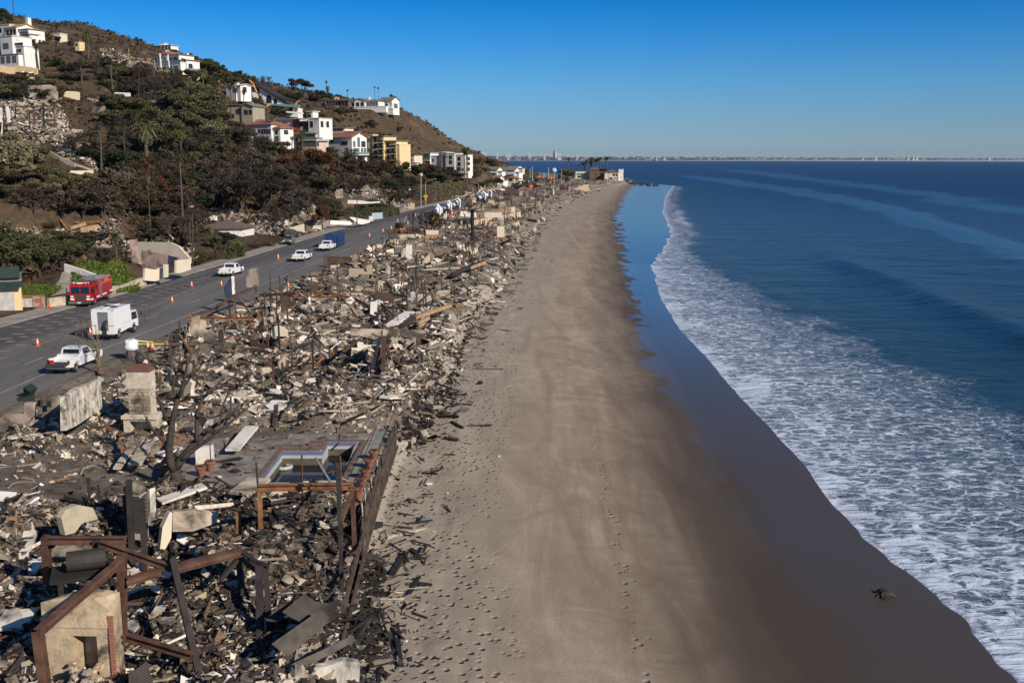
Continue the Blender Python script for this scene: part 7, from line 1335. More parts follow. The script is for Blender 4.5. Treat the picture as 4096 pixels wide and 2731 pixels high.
# pool terrace
PZ = 4.78; M_TILE = mat('terrace_tile',(.22,.195,.17),.9,.35,1.3,soot=.42); M_PLAS = mat('pool_plaster',(.36,.39,.38),.7,.1,.8); M_BAND = mat('blue_tile_band',(.12,.14,.26),.35,.15,6); M_COP = mat('brown_coping',(.15,.105,.08),.85,.3,3,soot=.35)
tr = empty('pool_terrace',(-12,62,PZ),0,'grey paved terrace around the swimming pool','terrace')
def tbox(nm,x0,x1,y0,y1,z0,z1,m): return MB().box(x0 + 12,x1 + 12,y0 - 62,y1 - 62,z0 - PZ,z1 - PZ).build(nm,m,tr)
tbox('slab',-21.5,-15.35,56.2,67.5,4.1,PZ,M_TILE); tbox('slab',-9.75,-8.35,56.2,70,3.6,PZ,M_TILE); tbox('slab',-15.345,-12.75,64.95,67.5,4.1,PZ,M_TILE); tbox('slab',-15.345,-9.755,56.2,57.65,3.2,PZ,M_TILE); tbox('slab',-15.345,-9.755,67.505,68.6,4.1,PZ,M_TILE)
rt = random.Random(8)
for i in range(3):
    for j in range(19):
        x = -9.7 + i * .45; y = 56.5 + j * .7; c = MB().box(-.21,.21,-.33,.33,0,.03).build('paver',rt.choice((M_TILE,M_CONC,mat('green_grey_tile',(.19,.21,.18),.8,.2,3))),tr); c.location = (x + .21 + 12,y + .33 - 62,.003 + rt.random() * .008)
MDK = mat('dark_plaster',(.09,.08,.06),.7,.4,2)
pool = empty('swimming_pool',(-12.4,62,3.2),0,'half empty swimming pool with white walls and dark blue water','pool')
def pb(nm,x0,x1,y0,y1,z0,z1,m): return MB().box(x0 + 12.4,x1 + 12.4,y0 - 62,y1 - 62,z0 - 3.2,z1 - 3.2).build(nm,m,pool)
for (x0,x1,y0,y1) in ((-15.3,-15.0,57.7,64.9),(-15.0,-12.4,64.6,64.9),(-12.7,-12.4,64.905,67.1),(-12.4,-10.1,66.8,67.1),(-10.1,-9.8,57.7,67.1),(-15.0,-10.1,57.7,58.0)): pb('wall',x0,x1,y0,y1,2.0,4.72,M_PLAS)
pb('dark_wall_band',-14.984,-12.42,64.55,64.583,3.77,4.22,MDK); pb('dark_wall_band',-12.38,-10.13,66.75,66.783,3.77,4.22,MDK); pb('dark_wall_band',-14.983,-14.95,58.05,64.54,3.77,4.1,MDK)  # darker strips low on the pool walls, just above the water
pb('floor',-15,-10.1,58,66.8,2.0,2.15,M_PLAS)
pb('water',-14.999,-10.101,58.001,64.599,3.70,3.76,NT('pool_water').set(base=(.003,.006,.014),rough=.03,spec=.35)); pb('water',-12.399,-10.101,64.6,66.799,3.70,3.76,bpy.data.materials['pool_water'])
for (x0,x1,y0,y1) in ((-15.0,-14.985,58,64.6),(-14.98,-12.4,64.585,64.6),(-12.4,-12.385,64.6,66.8),(-12.38,-10.1,66.785,66.8),(-10.115,-10.1,58,66.78)): pb('tile_band',x0,x1,y0,y1,4.45,4.70,M_BAND)
for (ax,ay,bx_,by) in ((-15.15,57.9,-15.15,64.75),(-15.15,64.75,-12.55,64.75),(-12.55,64.75,-12.55,66.95),(-12.55,66.95,-9.95,66.95),(-9.95,66.95,-9.95,57.85)):
    L_ = math.hypot(bx_ - ax,by - ay); n = int(L_ / .42)
    for k in range(n):
        t = (k + .5) / n; c = MB().cbox((0,0,0),L_ / n - .02,.34,.07,math.atan2(by - ay,bx_ - ax)).build('coping_tile',M_COP,pool); c.location = (ax + (bx_ - ax) * t + 12.4,ay + (by - ay) * t - 62,4.76 - 3.2 + rt.random() * .006)
for i in range(2): MB().tube([(-2.4 + .5 * math.cos(a),1.9 + .4 * math.sin(a),.35 + .3 * i) for a in np.linspace(-2.2,1.2,8)],.13,6).build('step',M_PLAS,pool)
MB().box(-3.2,.1,2.95,3.5,1.56,1.72).build('raised_edge',M_COP,pool); MB().box(-1.0,.0,3.2,3.8,1.725,1.9).build('raised_edge',M_COP,pool)
TER = mat('terracotta',(.22,.095,.055),.9,.3,4,soot=.4)
def pot(px,py,s,label,plant=False):
    a = P(px,py,PZ + .03); o = empty('flower_pot',a,0,label,'pot','terracotta pots around the pool'); MB().lathe((0,0,0),[(.17 * s,0),(.27 * s,.42 * s),(.31 * s,.43 * s),(.31 * s,.52 * s),(.27 * s,.53 * s),(.25 * s,.45 * s),(.01,.44 * s)],16).build('pot',TER,o)
    m = MB()
    for k in range(9): a_ = k * .7; m.tube([(0,0,.42 * s),(.1 * math.cos(a_),.1 * math.sin(a_),.6 * s),(.22 * math.cos(a_),.22 * math.sin(a_),.62 * s)],.015,4)
    m.build('dead_plant',M_CHAR,o)
for i,(px,py) in enumerate([(1497,1838),(1479,1872),(1463,1915),(1446,1950),(1433,1988),(1404,2052)]): pot(px,py,1.15,['farthest terracotta pot on the pool edge by the sea wall','second farthest terracotta pot along the pool edge','third terracotta pot along the pool edge','fourth terracotta pot along the pool edge, nearer the camera','fifth terracotta pot just above the orange portal post','nearest terracotta pot half hidden by the orange portal'][i])
for i,(px,py) in enumerate([(805,1902),(842,1880),(664,1905)]): pot(px,py,1.1,['terracotta pot standing in front of the white block','terracotta pot against the white block','broken terracotta pot beside the burnt tree trunk'][i])
a = P(812,1868,PZ); o = MB().cbox((a.x,a.y + .3,PZ + .65),.95,.35,1.2,.1).cbox((a.x + .55,a.y + .28,PZ + .65),.12,.4,1.35,.1).build('stone_block',SOOTW); tag(o,'upright white stone block behind two terracotta pots','block')
# seawall of planks and posts
sw = empty('seawall',(-7.9,56,3),0,'charred timber sea wall between the pool terrace and the sand','sea wall')
def swx(y): return float(np.interp(y,[36,42,50,60,70],[-7.3,-7.35,-7.75,-8.1,-8.3]))
y = 41.0
while y < 71:
    w_ = .32 * rt.uniform(.8,1.2); h = 5.25 + rt.uniform(-.7,.0) - (1.9 if y < 50 else 0); x = swx(y)
    MB().hexa([(x - .06,y,1.9),(x + .03,y,1.9),(x + .03,y + w_ - .03,1.9),(x - .06,y + w_ - .03,1.9)],[(x - .06,y,h),(x + .03,y,h),(x + .03,y + w_ - .03,h + rt.uniform(-.12,.12)),(x - .06,y + w_ - .03,h)]).build('plank',rt.choice((M_TIM,M_CHAR,M_TIM,M_BARK)),sw); y += w_
for nm in [c for c in C.objects if c.parent is sw]: nm.location = (7.9,-56,-3)
for z in (3.2,4.5):
    c = MB(); 
    for k in range(15): c.bar((swx(41 + 2 * k) + .1,41 + 2 * k,z),(swx(43 + 2 * k) + .1,43 + 2 * k,z),.14,.2)
    c.build('waler',M_TIM,sw).location = (7.9,-56,-3)
MB().box(-.1,-0.01,0,0.01,0,.01).build('peg',M_TIM,sw)
for i,(px,py,pyb) in enumerate([(1545,1728,1895),(1535,1770,1900),(1522,1795,1930),(1507,1832,1960),(1494,1895,2000),(1483,1900,2030),(1475,1950,2050),(1458,1950,2070),(1447,2010,2120)]):
    D = [69,66.5,64,61,58.5,57,55.3,53.8,51.5][i]; t = PD(px,py,D); o = MB().tube([(t.x + .1,t.y,3.4),(t.x,t.y,t.z)],.045,6).build('fence_post',mat('pale_post',(.42,.36,.28),.7)); tag(o,'slim pale fence post along the pool side sea wall','post','slim pale posts along the sea wall')
for y0,y1,z in ((50,70,5.9),): 
    for zz in (5.15,5.75): o = MB().tube([(swx(y0) - .1,y0,zz),(swx(y1) - .1,y1,zz)],.02,4).build('fence_wire',M_DST); tag(o,('lower' if zz < 5.5 else 'upper') + ' dark wire strung along the slim fence posts','wire')
# sand bank and sandbag heap, barrel planter
o_ = empty('stone_heap',(-29.6,72.6,4.9),0,'heap of pale tumbled stones between the garage wall and the chimney','stone heap')
for i in range(90):
    a_ = rt.random() * 6.28; r = rt.random() ** .6 * 1.7; z = (1.7 - r) * .75 * rt.random(); c = MB().ball((0,0,0),rt.uniform(.14,.30),7,.65,.25).build('stone',rt.choice((STN,SOOTC,STN,SOOTG)),o_); c.location = (r * math.cos(a_),r * math.sin(a_) * 1.3,z); c.rotation_euler = (rt.random(),rt.random(),rt.random() * 6)
o_ = empty('planter',PD(478,1645,74.5),0,'fluted cream barrel planter behind the stone heap','planter'); m = MB(); m.lathe((0,0,-.3),[(.36,0),(.42,.5),(.46,1.15),(.36,1.16),(.34,.9),(.01,.85)],16); m.build('tub',CRM,o_)
for k in range(16): a_ = k * math.pi / 8; MB().bar((.40 * math.cos(a_),.40 * math.sin(a_),-.2),(.46 * math.cos(a_),.46 * math.sin(a_),.8),.07).build('rib',CRM,o_)
# iron gate stub, garage cap, curved block wall
frame('iron_gate','charred iron gate posts with spear tops on the lower terrace',[((353,1925),53.5,(358,2015),53.5,M_DST,.13),((392,1938),53.4,(400,2030),53.4,M_DST,.11),((355,1960),53.5,(396,1957),53.4,M_DST,.06),((340,1978),53.6,(345,2010),53.6,M_DST,.06),((373,1990),53.4,(375,2020),53.4,M_DST,.06),((353,1912),53.5,(353,1926),53.5,M_DST,.2)],'gate')
o_ = empty('curved_block_wall',(-11,50,3.7),0,'curved pale block retaining wall behind the orange portal','wall')
cpts = [(1062,2212),(1100,2205),(1150,2190),(1210,2168),(1270,2148),(1320,2138),(1360,2135)]; cw = [P(x,y,3.75) for x,y in cpts]; tl = 0
seg = []
for i in range(len(cw) - 1):
    L_ = (cw[i + 1] - cw[i]).length; n = max(1,round(L_ / .42))
    for k in range(n): seg.append((cw[i].lerp(cw[i + 1],k / n),cw[i].lerp(cw[i + 1],(k + 1) / n)))
for r_ in range(4):
    for (A,B) in seg:
        if r_ == 3 and rt.random() < .35: continue
        d = B - A; c = MB().cbox((0,0,0),d.length - .02,.3,.25,math.atan2(d.y,d.x)).build('block',rt.choice((SOOTC,SOOTC,STN,FB)),o_); m_ = (A + B) / 2; c.location = (m_.x + 11 + rt.uniform(-.02,.02),m_.y - 50,r_ * .265 + .05)
# corrugated sheets
CORR = mat('scorched_corrugated_iron',(.085,.075,.066),.6,.3,1.5,c2=(.13,.115,.10)); CORD = mat('dark_corrugated_iron',(.045,.038,.034),.65,.3,1.5)
def corr(name,q,m,label,bend=.0,n=22):
    a,b,c,d = [P(x,y,z) for x,y,z in q]; o = MB().sheet(a,b,c,d,n * 4,6,lambda u,v: .035 * math.sin(u * n * 6.283) + bend * math.sin(v * math.pi)).build(name,m,None,True); return tag(o,label,'metal sheet')
corr('corrugated_sheet',[(1152,2626,4.3),(1086,2573,4.9),(1280,2438,5.2),(1330,2475,4.6)],CORR,'pale ribbed corrugated sheet lying slanted in the middle of the pile',.08,14)
corr('corrugated_sheet',[(1362,2393,4.9),(1330,2475,4.7),(1130,2445,5.2),(1219,2372,5.3)],CORD,'curved dark corrugated sheet on top of the pile',.35,12)
corr('corrugated_sheet',[(1190,2680,3.9),(1165,2655,4.1),(1404,2541,4.4),(1425,2560,4.0)],CORR,'narrow lower corrugated sheet edge near the white topped wall',.05,6)
corr('corrugated_sheet',[(1060,2480,4.5),(1120,2420,4.9),(1190,2375,5.1),(1130,2470,4.7)],CORD,'small dark corrugated piece behind the curved sheet',.15,8)
corr('corrugated_sheet',[(515,2790,3.9),(515,2684,4.4),(588,2641,4.5),(622,2760,3.9)],CORD,'dark corrugated sheet at the bottom edge beside the steel column',.1,12)
# broken palm sapling by the road, person at the truck
a = P(402,1490,5.45); o_ = empty('palm_sapling',(a.x,a.y,5.4),0,'broken dry palm sapling leaning by the nearest pickup','palm'); MB().tube([(0,0,0),(-.05,0,.5)],[.28,.18],9).build('root_ball',mat('red_brown_root',(.14,.07,.04),.9,.4,6,bump=.05),o_); m = MB()
for k in range(16):
    a_ = k * 2.4; r = .2 + .35 * rt.random(); h = 2.2 + 2.4 * rt.random(); lean = -0.9 if k % 2 else -.2; m.tube([(-.05,0,.45),(r * .3 * math.cos(a_) + lean * .2,r * .3 * math.sin(a_),h * .5),(r * math.cos(a_) + lean * .7,r * math.sin(a_),h * .85),(r * 2.2 * math.cos(a_) + lean * 1.3,r * math.sin(a_) * 2,h * .95)],[.035,.03,.02,.008],4)
m.build('stems',mat('dry_stem',(.16,.13,.07),.9,.3,3),o_); m = MB()
for k in range(120): a_ = rt.random() * 6.28; z = 2.4 + 2.2 * rt.random(); x = -.7 * (z / 4) + rt.uniform(-1.3,.3); y_ = rt.uniform(-.5,.5); m.tube([(x,y_,z),(x + rt.uniform(-.3,.3),y_,z - rt.uniform(.1,.5))],[.02,.006],3)
tag(m.build('dry_leaflets',MATS['dry_stem'],o_),kind='stuff')
def skin(name,V,E_,R_,m,parent):
    me = bpy.data.meshes.new(name); me.from_pydata(V,E_,[]); o = bpy.data.objects.new(name,me); C.objects.link(o); o.modifiers.new('skin','SKIN'); sk = me.skin_vertices[0].data if me.skin_vertices else None
    if sk is None:
        bpy.context.view_layer.objects.active = o; me.attributes
    for i,r in enumerate(R_): me.skin_vertices[0].data[i].radius = (r,r)
    me.skin_vertices[0].data[0].use_root = True
    s = o.modifiers.new('sub','SUBSURF'); s.levels = 1; s.render_levels = 1
    dg = bpy.context.evaluated_depsgraph_get(); nm = bpy.data.meshes.new_from_object(o.evaluated_get(dg)); bpy.data.objects.remove(o); nm.materials.clear(); nm.materials.append(m); nm.name = name; q = link(name,nm,parent); return q
pr = empty('person',(TRK.location.x + .25,TRK.location.y - .25,5.505 + .6),R(-14),'person in dark navy clothes bending at the open rear of the box truck','person')
NAVY = mat('navy_clothes',(.030,.032,.045),.9,.15,4); SKN = mat('skin',(.35,.2,.14),.6)
V = [(0,0,.88),(0,.12,1.12),(0,.28,1.32),(0,.36,1.42),(0,.43,1.50),(0,.46,1.62),(-.10,0,.84),(-.12,.04,.46),(-.12,-.02,.06),(-.12,.14,.03),(.10,0,.84),(.13,.06,.46),(.13,.0,.06),(.13,.16,.03),(-.2,.30,1.34),(-.26,.5,1.12),(-.2,.72,1.0),(.2,.30,1.34),(.26,.52,1.12),(.2,.74,1.02),(-.19,.80,.99),(.19,.82,1.01)]
E_ = [(0,1),(1,2),(2,3),(3,4),(4,5),(0,6),(6,7),(7,8),(8,9),(0,10),(10,11),(11,12),(12,13),(2,14),(14,15),(15,16),(2,17),(17,18),(18,19),(16,20),(19,21)]
try:
    skin('body',V,E_,[.16,.17,.18,.09,.06,.10,.11,.075,.055,.05,.11,.075,.055,.05,.07,.055,.045,.07,.055,.045,.04,.04],NAVY,pr)
except Exception as ex:
    m = MB(); [m.tube([V[a],V[b]],.09,8) for a,b in E_]; m.build('body',NAVY,pr,True)
MB().ball((0,.47,1.62),.105,12,1.15).build('head',SKN,pr,True); MB().ball((0,.455,1.66),.115,12,1.0).build('hair',BLK,pr,True)
for s in (-1,1):
    MB().ball((s * .04,.565,1.63),.016,6).build('eye',BLK,pr); MB().ball((s * .108,.46,1.61),.025,6).build('ear',SKN,pr); MB().ball((s * .195,.83,1.0),.045,8,.7).build('hand',SKN,pr)
    for k in range(4): MB().tube([(s * .195 - .03 + k * .02,.855,1.0),(s * .195 - .03 + k * .02,.91 - abs(k - 1.5) * .01,.985),(s * .195 - .03 + k * .02,.93,.95)],[.011,.010,.008],5).build('finger',SKN,pr)
    MB().tube([(s * .195 - s * .035,.82,1.0),(s * .195 - s * .065,.86,.99)],[.012,.01],5).build('thumb',SKN,pr)
MB().ball((0,.578,1.605),.018,6).build('nose',SKN,pr); MB().box(-.03,.03,.562,.572,1.565,1.572).build('mouth',mat('lips',(.25,.1,.08),.6),pr)
# rock and drift bits on the sand
a = P(3535,2370,.55); o_ = empty('seaweed_rock',(a.x,a.y,g(a.x,a.y)),.4,'small weedy rock alone on the wet sand near the foam','rock'); MB().ball((0,0,.12),.42,9,.55,.22).build('rock',mat('wet_rock',(.03,.03,.024),.6,.4,5,bump=.05),o_); m = MB()
for k in range(26): a_ = rt.random() * 6.28; r = rt.uniform(.2,.75); m.tube([(.2 * math.cos(a_),.2 * math.sin(a_),.2),(r * math.cos(a_),r * math.sin(a_),.06),(r * 1.2 * math.cos(a_ + .3),r * math.sin(a_ + .3),.02)],[.04,.03,.01],4)
m.build('seaweed',mat('seaweed',(.045,.05,.02),.6,.4,6),o_); MB().tube([(-.9,.5,.05),(-.3,.1,.12),(.2,0,.2)],[.03,.04,.02],5).build('stalk',MATS['seaweed'],o_)
a = P(1997,1826,2.1); o = MB().cbox((a.x,a.y,g(a.x,a.y) + .04),.16,.1,.08).build('litter',WPT); tag(o,'small white scrap of litter on the open sand','litter')
for (pa,pb_,w_,lb) in [((1975,1465),(1988,1470),.08,'dark stick on the sand right of the footprints'),((1805,1690),(1853,1715),.22,'black charred board at the edge of the trampled sand'),((1585,2560),(1600,2640),.14,'upright charred plank in the footprints'),((1590,2500),(1600,2620),.16,'thick charred stump board by the footprints'),((1517,2440),(1560,2580),.10,'thin dark batten leaning by the corrugated pile'),((1645,2200),(1680,2235),.2,'charred board end on the sand'),((1570,2300),(1625,2215),.3,'black folded board on the trampled sand'),((1655,2335),(1728,2345),.16,'flat charred beam on the trampled sand'),((1680,2310),(1640,2380),.14,'crossed charred stick on the trampled sand'),((2068,1233),(2092,1236),.12,'thin dark board far up the sand'),((1990,1320),(2040,1326),.15,'dark board lying across the sand'),((1778,1820),(1822,1823),.1,'short dark stick near the footprints'),((1775,1755),(1830,1765),.3,'flat charred lump on the sand')]:
    A = z4(*pa); B = z4(*pb_); o = MB().bar(A + Vector((0,0,.1)),B + Vector((0,0,.1)),w_,w_ * .5).build('driftwood',M_CHAR); tag(o,lb,'driftwood')
# ================================================================ middle ruins
MIDW = [([(1305,1120),(1305,1025),(1420,1030),(1448,1040),(1440,1120)],172,172,RUSTW,'dark rusty wall with a rubbish bin gap beside the road ruins'),([(1332,1100),(1335,1063),(1395,1060),(1398,1105)],170,170,SOOTC,'pale panel in the dark rusty wall'),([(1408,1118),(1410,1020),(1428,1018),(1430,1118)],168,168,SOOTG,'grey standing chimney stack among the rusty walls'),
 ([(1155,1155),(1155,1095),(1168,1090),(1172,1155)],162,162,M_CHAR,'black end wall of the studded ruin'),([(1175,1125),(1180,1092),(1260,1090),(1330,1098),(1400,1100),(1400,1118)],166,166,RUSTW,'long dark rusted wall behind the row of studs'),
 ([(1490,1040),(1492,985),(1512,978),(1590,985),(1600,985),(1598,1035)],206,206,SOOTW,'long sooty white wall left of the square tower ruin'),([(1545,1050),(1545,1000),(1575,995),(1578,1048)],196,198,CRM,'cream wall panel in front of the sooty white wall'),
 ([(1595,978),(1598,940),(1655,937),(1660,945),(1662,985)],226,226,SOOTC,'square pale tower ruin beyond the long white wall'),([(1662,965),(1662,938),(1745,940),(1750,965)],232,232,mat('orange_plaster',(.40,.26,.13),.9,.2),'orange plaster wall right of the square tower ruin'),
 ([(1622,1045),(1624,980),(1648,980),(1648,1044)],188,188,WH,'bright white chimney stack in the middle of the ruins'),([(1648,1042),(1650,980),(1658,980),(1658,1040)],188.3,188.3,SOOTG,'grey side strip of the white chimney stack'),
 ([(1988,972),(1988,950),(2022,948),(2022,972)],231.5,231.5,M_BRK,'brick base of the tall cream chimney'),([(1988,949),(1988,905),(2017,905),(2018,948)],231.5,231.5,CRM,'middle of the tall cream chimney near the sand'),([(1988,904),(1990,872),(2016,870),(2017,904)],231.5,231.5,SOOTC,'top of the tall cream chimney near the sand'),
 ([(1660,1005),(1662,985),(1800,990),(1850,1000),(1850,1035),(1665,1030)],200,202,mat('brown_burnt_wall',(.16,.115,.085),.9,.3),'brown burnt wall running across the middle ruins'),([(1710,1030),(1712,990),(1748,992),(1745,1030)],196,196,SOOTG,'square grey box ruin in the middle'),([(1890,1020),(1892,1000),(1910,990),(1912,1015)],198,202,CRM,'cream wall corner near the middle ruins'),
 ([(1700,940),(1702,920),(1755,922),(1752,945)],240,240,CRM,'cream broken window wall below the crossing sign'),([(1840,865),(1842,846),(1905,845),(1905,870)],282,282,WH,'white garden wall below the orange roofed building'),([(1938,870),(1938,850),(2008,850),(2008,870)],280,280,CRM,'pale cream end wall beside the bare sand patch'),
 ([(2045,850),(2045,830),(2060,828),(2062,850)],300,300,CRM,'small cream pillar on the bare sand patch'),([(1180,1290),(1180,1255),(1320,1258),(1318,1290)],124,124,mat('teal_paint',(.14,.22,.21),.8,.3),'faded teal wall strip under the orange beams'),([(1296,1252),(1298,1222),(1330,1222),(1328,1250)],125,125,SOOTW,'square white cabinet right of the teal wall'),([(1370,1250),(1372,1212),(1392,1205),(1393,1250)],127,127,SOOTG,'grey appliance beside the white cabinet'),
 ([(1480,1270),(1482,1208),(1508,1205),(1506,1270)],124,124,WH,'white broken pier under the curved rusty beam'),([(1390,1215),(1392,1180),(1490,1185),(1495,1215)],138,138,SOOTG,'grey wall sheet behind the curved rusty beam'),
 ([(900,1190),(895,1150),(925,1105),(930,1190)],118,116,SOOTW,'torn white plaster sail at the road side frame'),([(985,1150),(985,1080),(1030,1070),(1032,1150)],126,126,SOOTG,'grey burnt wall panel by the road side frame'),([(760,1330),(765,1268),(795,1262),(800,1310),(880,1345),(870,1380),(790,1370)],102,102,SOOTC,'sagging beige wall where the ruins meet the road'),([(1085,1345),(1087,1310),(1110,1300),(1150,1322),(1148,1345)],100,100,CRM,'beige box shaped stove ruin in the rubble'),
 ([(1400,1340),(1402,1315),(1540,1318),(1700,1322),(1700,1350),(1540,1345)],96,96,SOOTC,'long beige footing wall near the sand'),([(1130,1240),(1130,1190),(1160,1180),(1165,1240)],124,124,M_TIM,'dark burnt cupboard left of the teal wall'),([(1745,1200),(1748,1165),(1800,1160),(1802,1195)],138,138,SOOTC,'beige wall stub in the field of rubble')]
for q in MIDW: vwall('ruined_wall',*q)
frame('steel_skeleton','orange topped rusty steel frame where the ruins meet the road',[((750,1272),104,(1015,1275),104,M_ORR,.28,'i'),((762,1262),104.5,(765,1320),104,M_ORR,.2),((852,1275),104,(852,1345),103,M_RST,.3),((1013,1275),104,(1015,1385),103,M_RST,.14),((770,1262),105,(855,1240),112,M_RST,.25),((855,1240),112,(890,1215),116,M_RST,.2)])
frame('steel_skeleton','slanting rusty frame beside the torn plaster sail',[((868,1225),112,(940,1180),118,M_RST,.25),((940,1180),118,(1030,1145),126,M_RST,.22),((940,1180),118,(942,1270),117,M_RST,.26),((1022,1140),126,(1028,1230),124,M_TIM,.25),((1080,1100),128,(1085,1260),120,M_DST,.14),((1118,1105),128,(1122,1215),126,M_DST,.16),((1040,1180),124,(1180,1175),124,M_CHAR,.3),((950,1190),118,(1010,1260),116,M_TIM,.12)])
frame('steel_skeleton','double orange beams on posts over the teal wall',[((1135,1186),127,(1355,1190),127,M_ORR,.26,'i'),((1140,1168),131,(1330,1170),131,M_RST,.2),((1350,1190),127,(1352,1290),126,M_DST,.14),((1378,1185),128,(1380,1260),127,M_DST,.14),((1175,1185),127,(1178,1262),126,M_DST,.16),((1325,1172),130,(1420,1195),128,M_ORR,.24),((1420,1195),128,(1480,1228),126,M_RST,.24),((1480,1228),126,(1515,1262),123,M_RST,.24),((1480,1172),134,(1575,1262),124,M_RST,.22),((1330,1160),134,(1480,1172),134,M_RST,.2)])
frame('bent_steel','curled black steel beams rising from the rubble heap',[((1530,1240),119,(1508,1262),117,M_DST,.3),((1508,1262),117,(1510,1300),112,M_DST,.3),((1510,1300),112,(1530,1345),105,M_DST,.28),((1575,1262),120,(1575,1300),115,M_DST,.24)])
frame('bent_steel','tripod of bent rusty beams in the middle of the rubble',[((1520,1350),93,(1490,1470),83,M_DST,.26),((1538,1350),93,(1532,1480),82,M_RST,.3),((1545,1380),91,(1560,1430),86,M_RST,.26),((1560,1430),86,(1600,1458),84,M_RST,.24),((1600,1458),84,(1625,1452),84,M_RST,.2),((1380,1400),90,(1440,1355),95,M_RST,.2)])
frame('fallen_timber','long orange brown timber beam near the sand edge',[((1660,1270),112,(1800,1222),118,M_PTM,.35),((1660,1270),112,(1605,1300),108,M_DST,.3),((1670,1295),110,(1715,1270),112,M_PTM,.35),((1725,1165),133,(1765,1228),122,M_PTM,.18)],'beam')
frame('fallen_timber','orange beam lying in the rubble near the burnt palm',[((1880,1072),165,(1940,1050),170,M_PTM,.45),((1805,1100),158,(1905,1055),168,M_DST,.5)],'beam')
frame('fallen_steel','orange steel strip leaning by the bulk bag',[((716,1338),99,(765,1410),93,M_ORR,.22),((712,1345),98,(712,1400),95,M_DST,.3),((712,1405),94.5,(800,1400),95,M_TIM,.3),((620,1378),95.5,(800,1375),96.5,M_TIM,.3)],'beam')
o_ = empty('stud_wall',PD(1180,1155,156),0,'long row of thin rusty studs under a rail in the middle ruins','stud wall')
def sp(px,py,D): return PD(px,py,D) - Vector(o_.location)
MB().bar(sp(1180,1117,156),sp(1640,1122,157),.18).build('rail',M_RST,o_)
for k in range(27):
    x = 1182 + k * 17; MB().bar(sp(x,1118,156),sp(x + 1,1158 - (k % 3) * 3,156),.12 if k % 4 else .2).build('stud',M_RST if k % 3 else M_TIM,o_)
for (x,yt,yb,D,w_) in [(1160,1105,1150,158,.3),(1175,1100,1152,158,.35),(1450,1060,1108,170,.3),(1500,1060,1105,170,.3),(1290,1120,1180,150,.15)]: MB().bar(sp(x,yt,D),sp(x + 2,yb,D),w_).build('stud',M_TIM,o_)
frame('timber_opening','brown timber window frame standing in the rusty walls',[((1452,1057),170,(1500,1057),170,M_TIM,.3),((1452,1098),170,(1500,1098),170,M_TIM,.3),((1454,1057),170,(1454,1100),170,M_TIM,.35),((1498,1057),170,(1498,1100),170,M_TIM,.35),((1458,1062),170,(1475,1095),170,M_PTM,.15)])
# orange roofed long building at the bend of the beach
o_ = empty('boarded_building',(-9.5,300,4.6),R(-16),'long half burnt building with pale boards and rusty orange roof beside the bare sand patch','building')
MB().box(-3,3,-14,34,-2,2.4).build('wall',CRM,o_); MB().hexa([(-3.5,-14.5,2.404),(3.6,-14.5,2.404),(3.6,34,2.404),(-3.5,34,2.404)],[(-2.8,-14,3.1),(1.0,-14,3.5),(1.0,33,3.9),(-2.8,33,3.3)]).build('roof',mat('rusty_orange_roof',(.24,.12,.075),.85,.35,.5,c2=(.30,.24,.17)),o_)
for k in range(22): MB().box(3.003,3.08,-13 + k * 2.1,-12.2 + k * 2.1,-.6,1.9).build('board',M_PTM,o_)
for k in range(3): MB().box(-2.2 + k * 1.9,-1.0 + k * 1.9,-14.08,-14.003,.3,1.8).build('window',GLS,o_)
# burnt palm stub and burnt shrubs by the near sign
a = gp(1890,985); o_ = empty('burnt_palm_trunk',(a.x,a.y,a.z - .3),0,'black burnt palm trunk with frayed top in the middle ruins','palm'); MB().tube([(0,0,0),(.1,0,2),(0,0,7.4)],[.55,.36,.42],9).build('trunk',M_CHAR,o_); m = MB()
for k in range(40): a_ = k * 2.4; m.tube([(0,0,7.2),(.5 * math.cos(a_),.5 * math.sin(a_),7.6 + rt.random() * .7),(1.3 * math.cos(a_),1.3 * math.sin(a_),7.3 + rt.random() * 1.4)],[.07,.05,.02],4)
m.build('charred_fronds',M_CHAR,o_)
for (px,py,h,k,wd,lb) in [(1725,945,110,'bareblack',.9,'around the nearest crossing sign'),(1700,935,100,'bareblack',.8,'around the nearest crossing sign'),(1745,940,80,'bareblack',.9,'around the nearest crossing sign'),(1650,925,80,'barebrown',.4,'by the loader'),(1670,950,50,'bareblack',1.6,'by the loader'),(2100,760,40,'bareblack',2.4,'over the far ruins'),(2150,745,36,'bareblack',2.4,'over the far ruins'),(2060,775,40,'bareblack',2.4,'over the far ruins'),(2190,735,30,'bareblack',2.4,'over the far ruins'),(2230,730,34,'bareblack',2.2,'over the far ruins'),(2135,760,30,'brown',2.6,'over the far ruins'),(2260,735,26,'barebrown',2.4,'over the far ruins')]: 
    b = hit(px,py); add_tree(k,(b.x,b.y,b.z - .2),h * b.y / 4100,lb,wd)
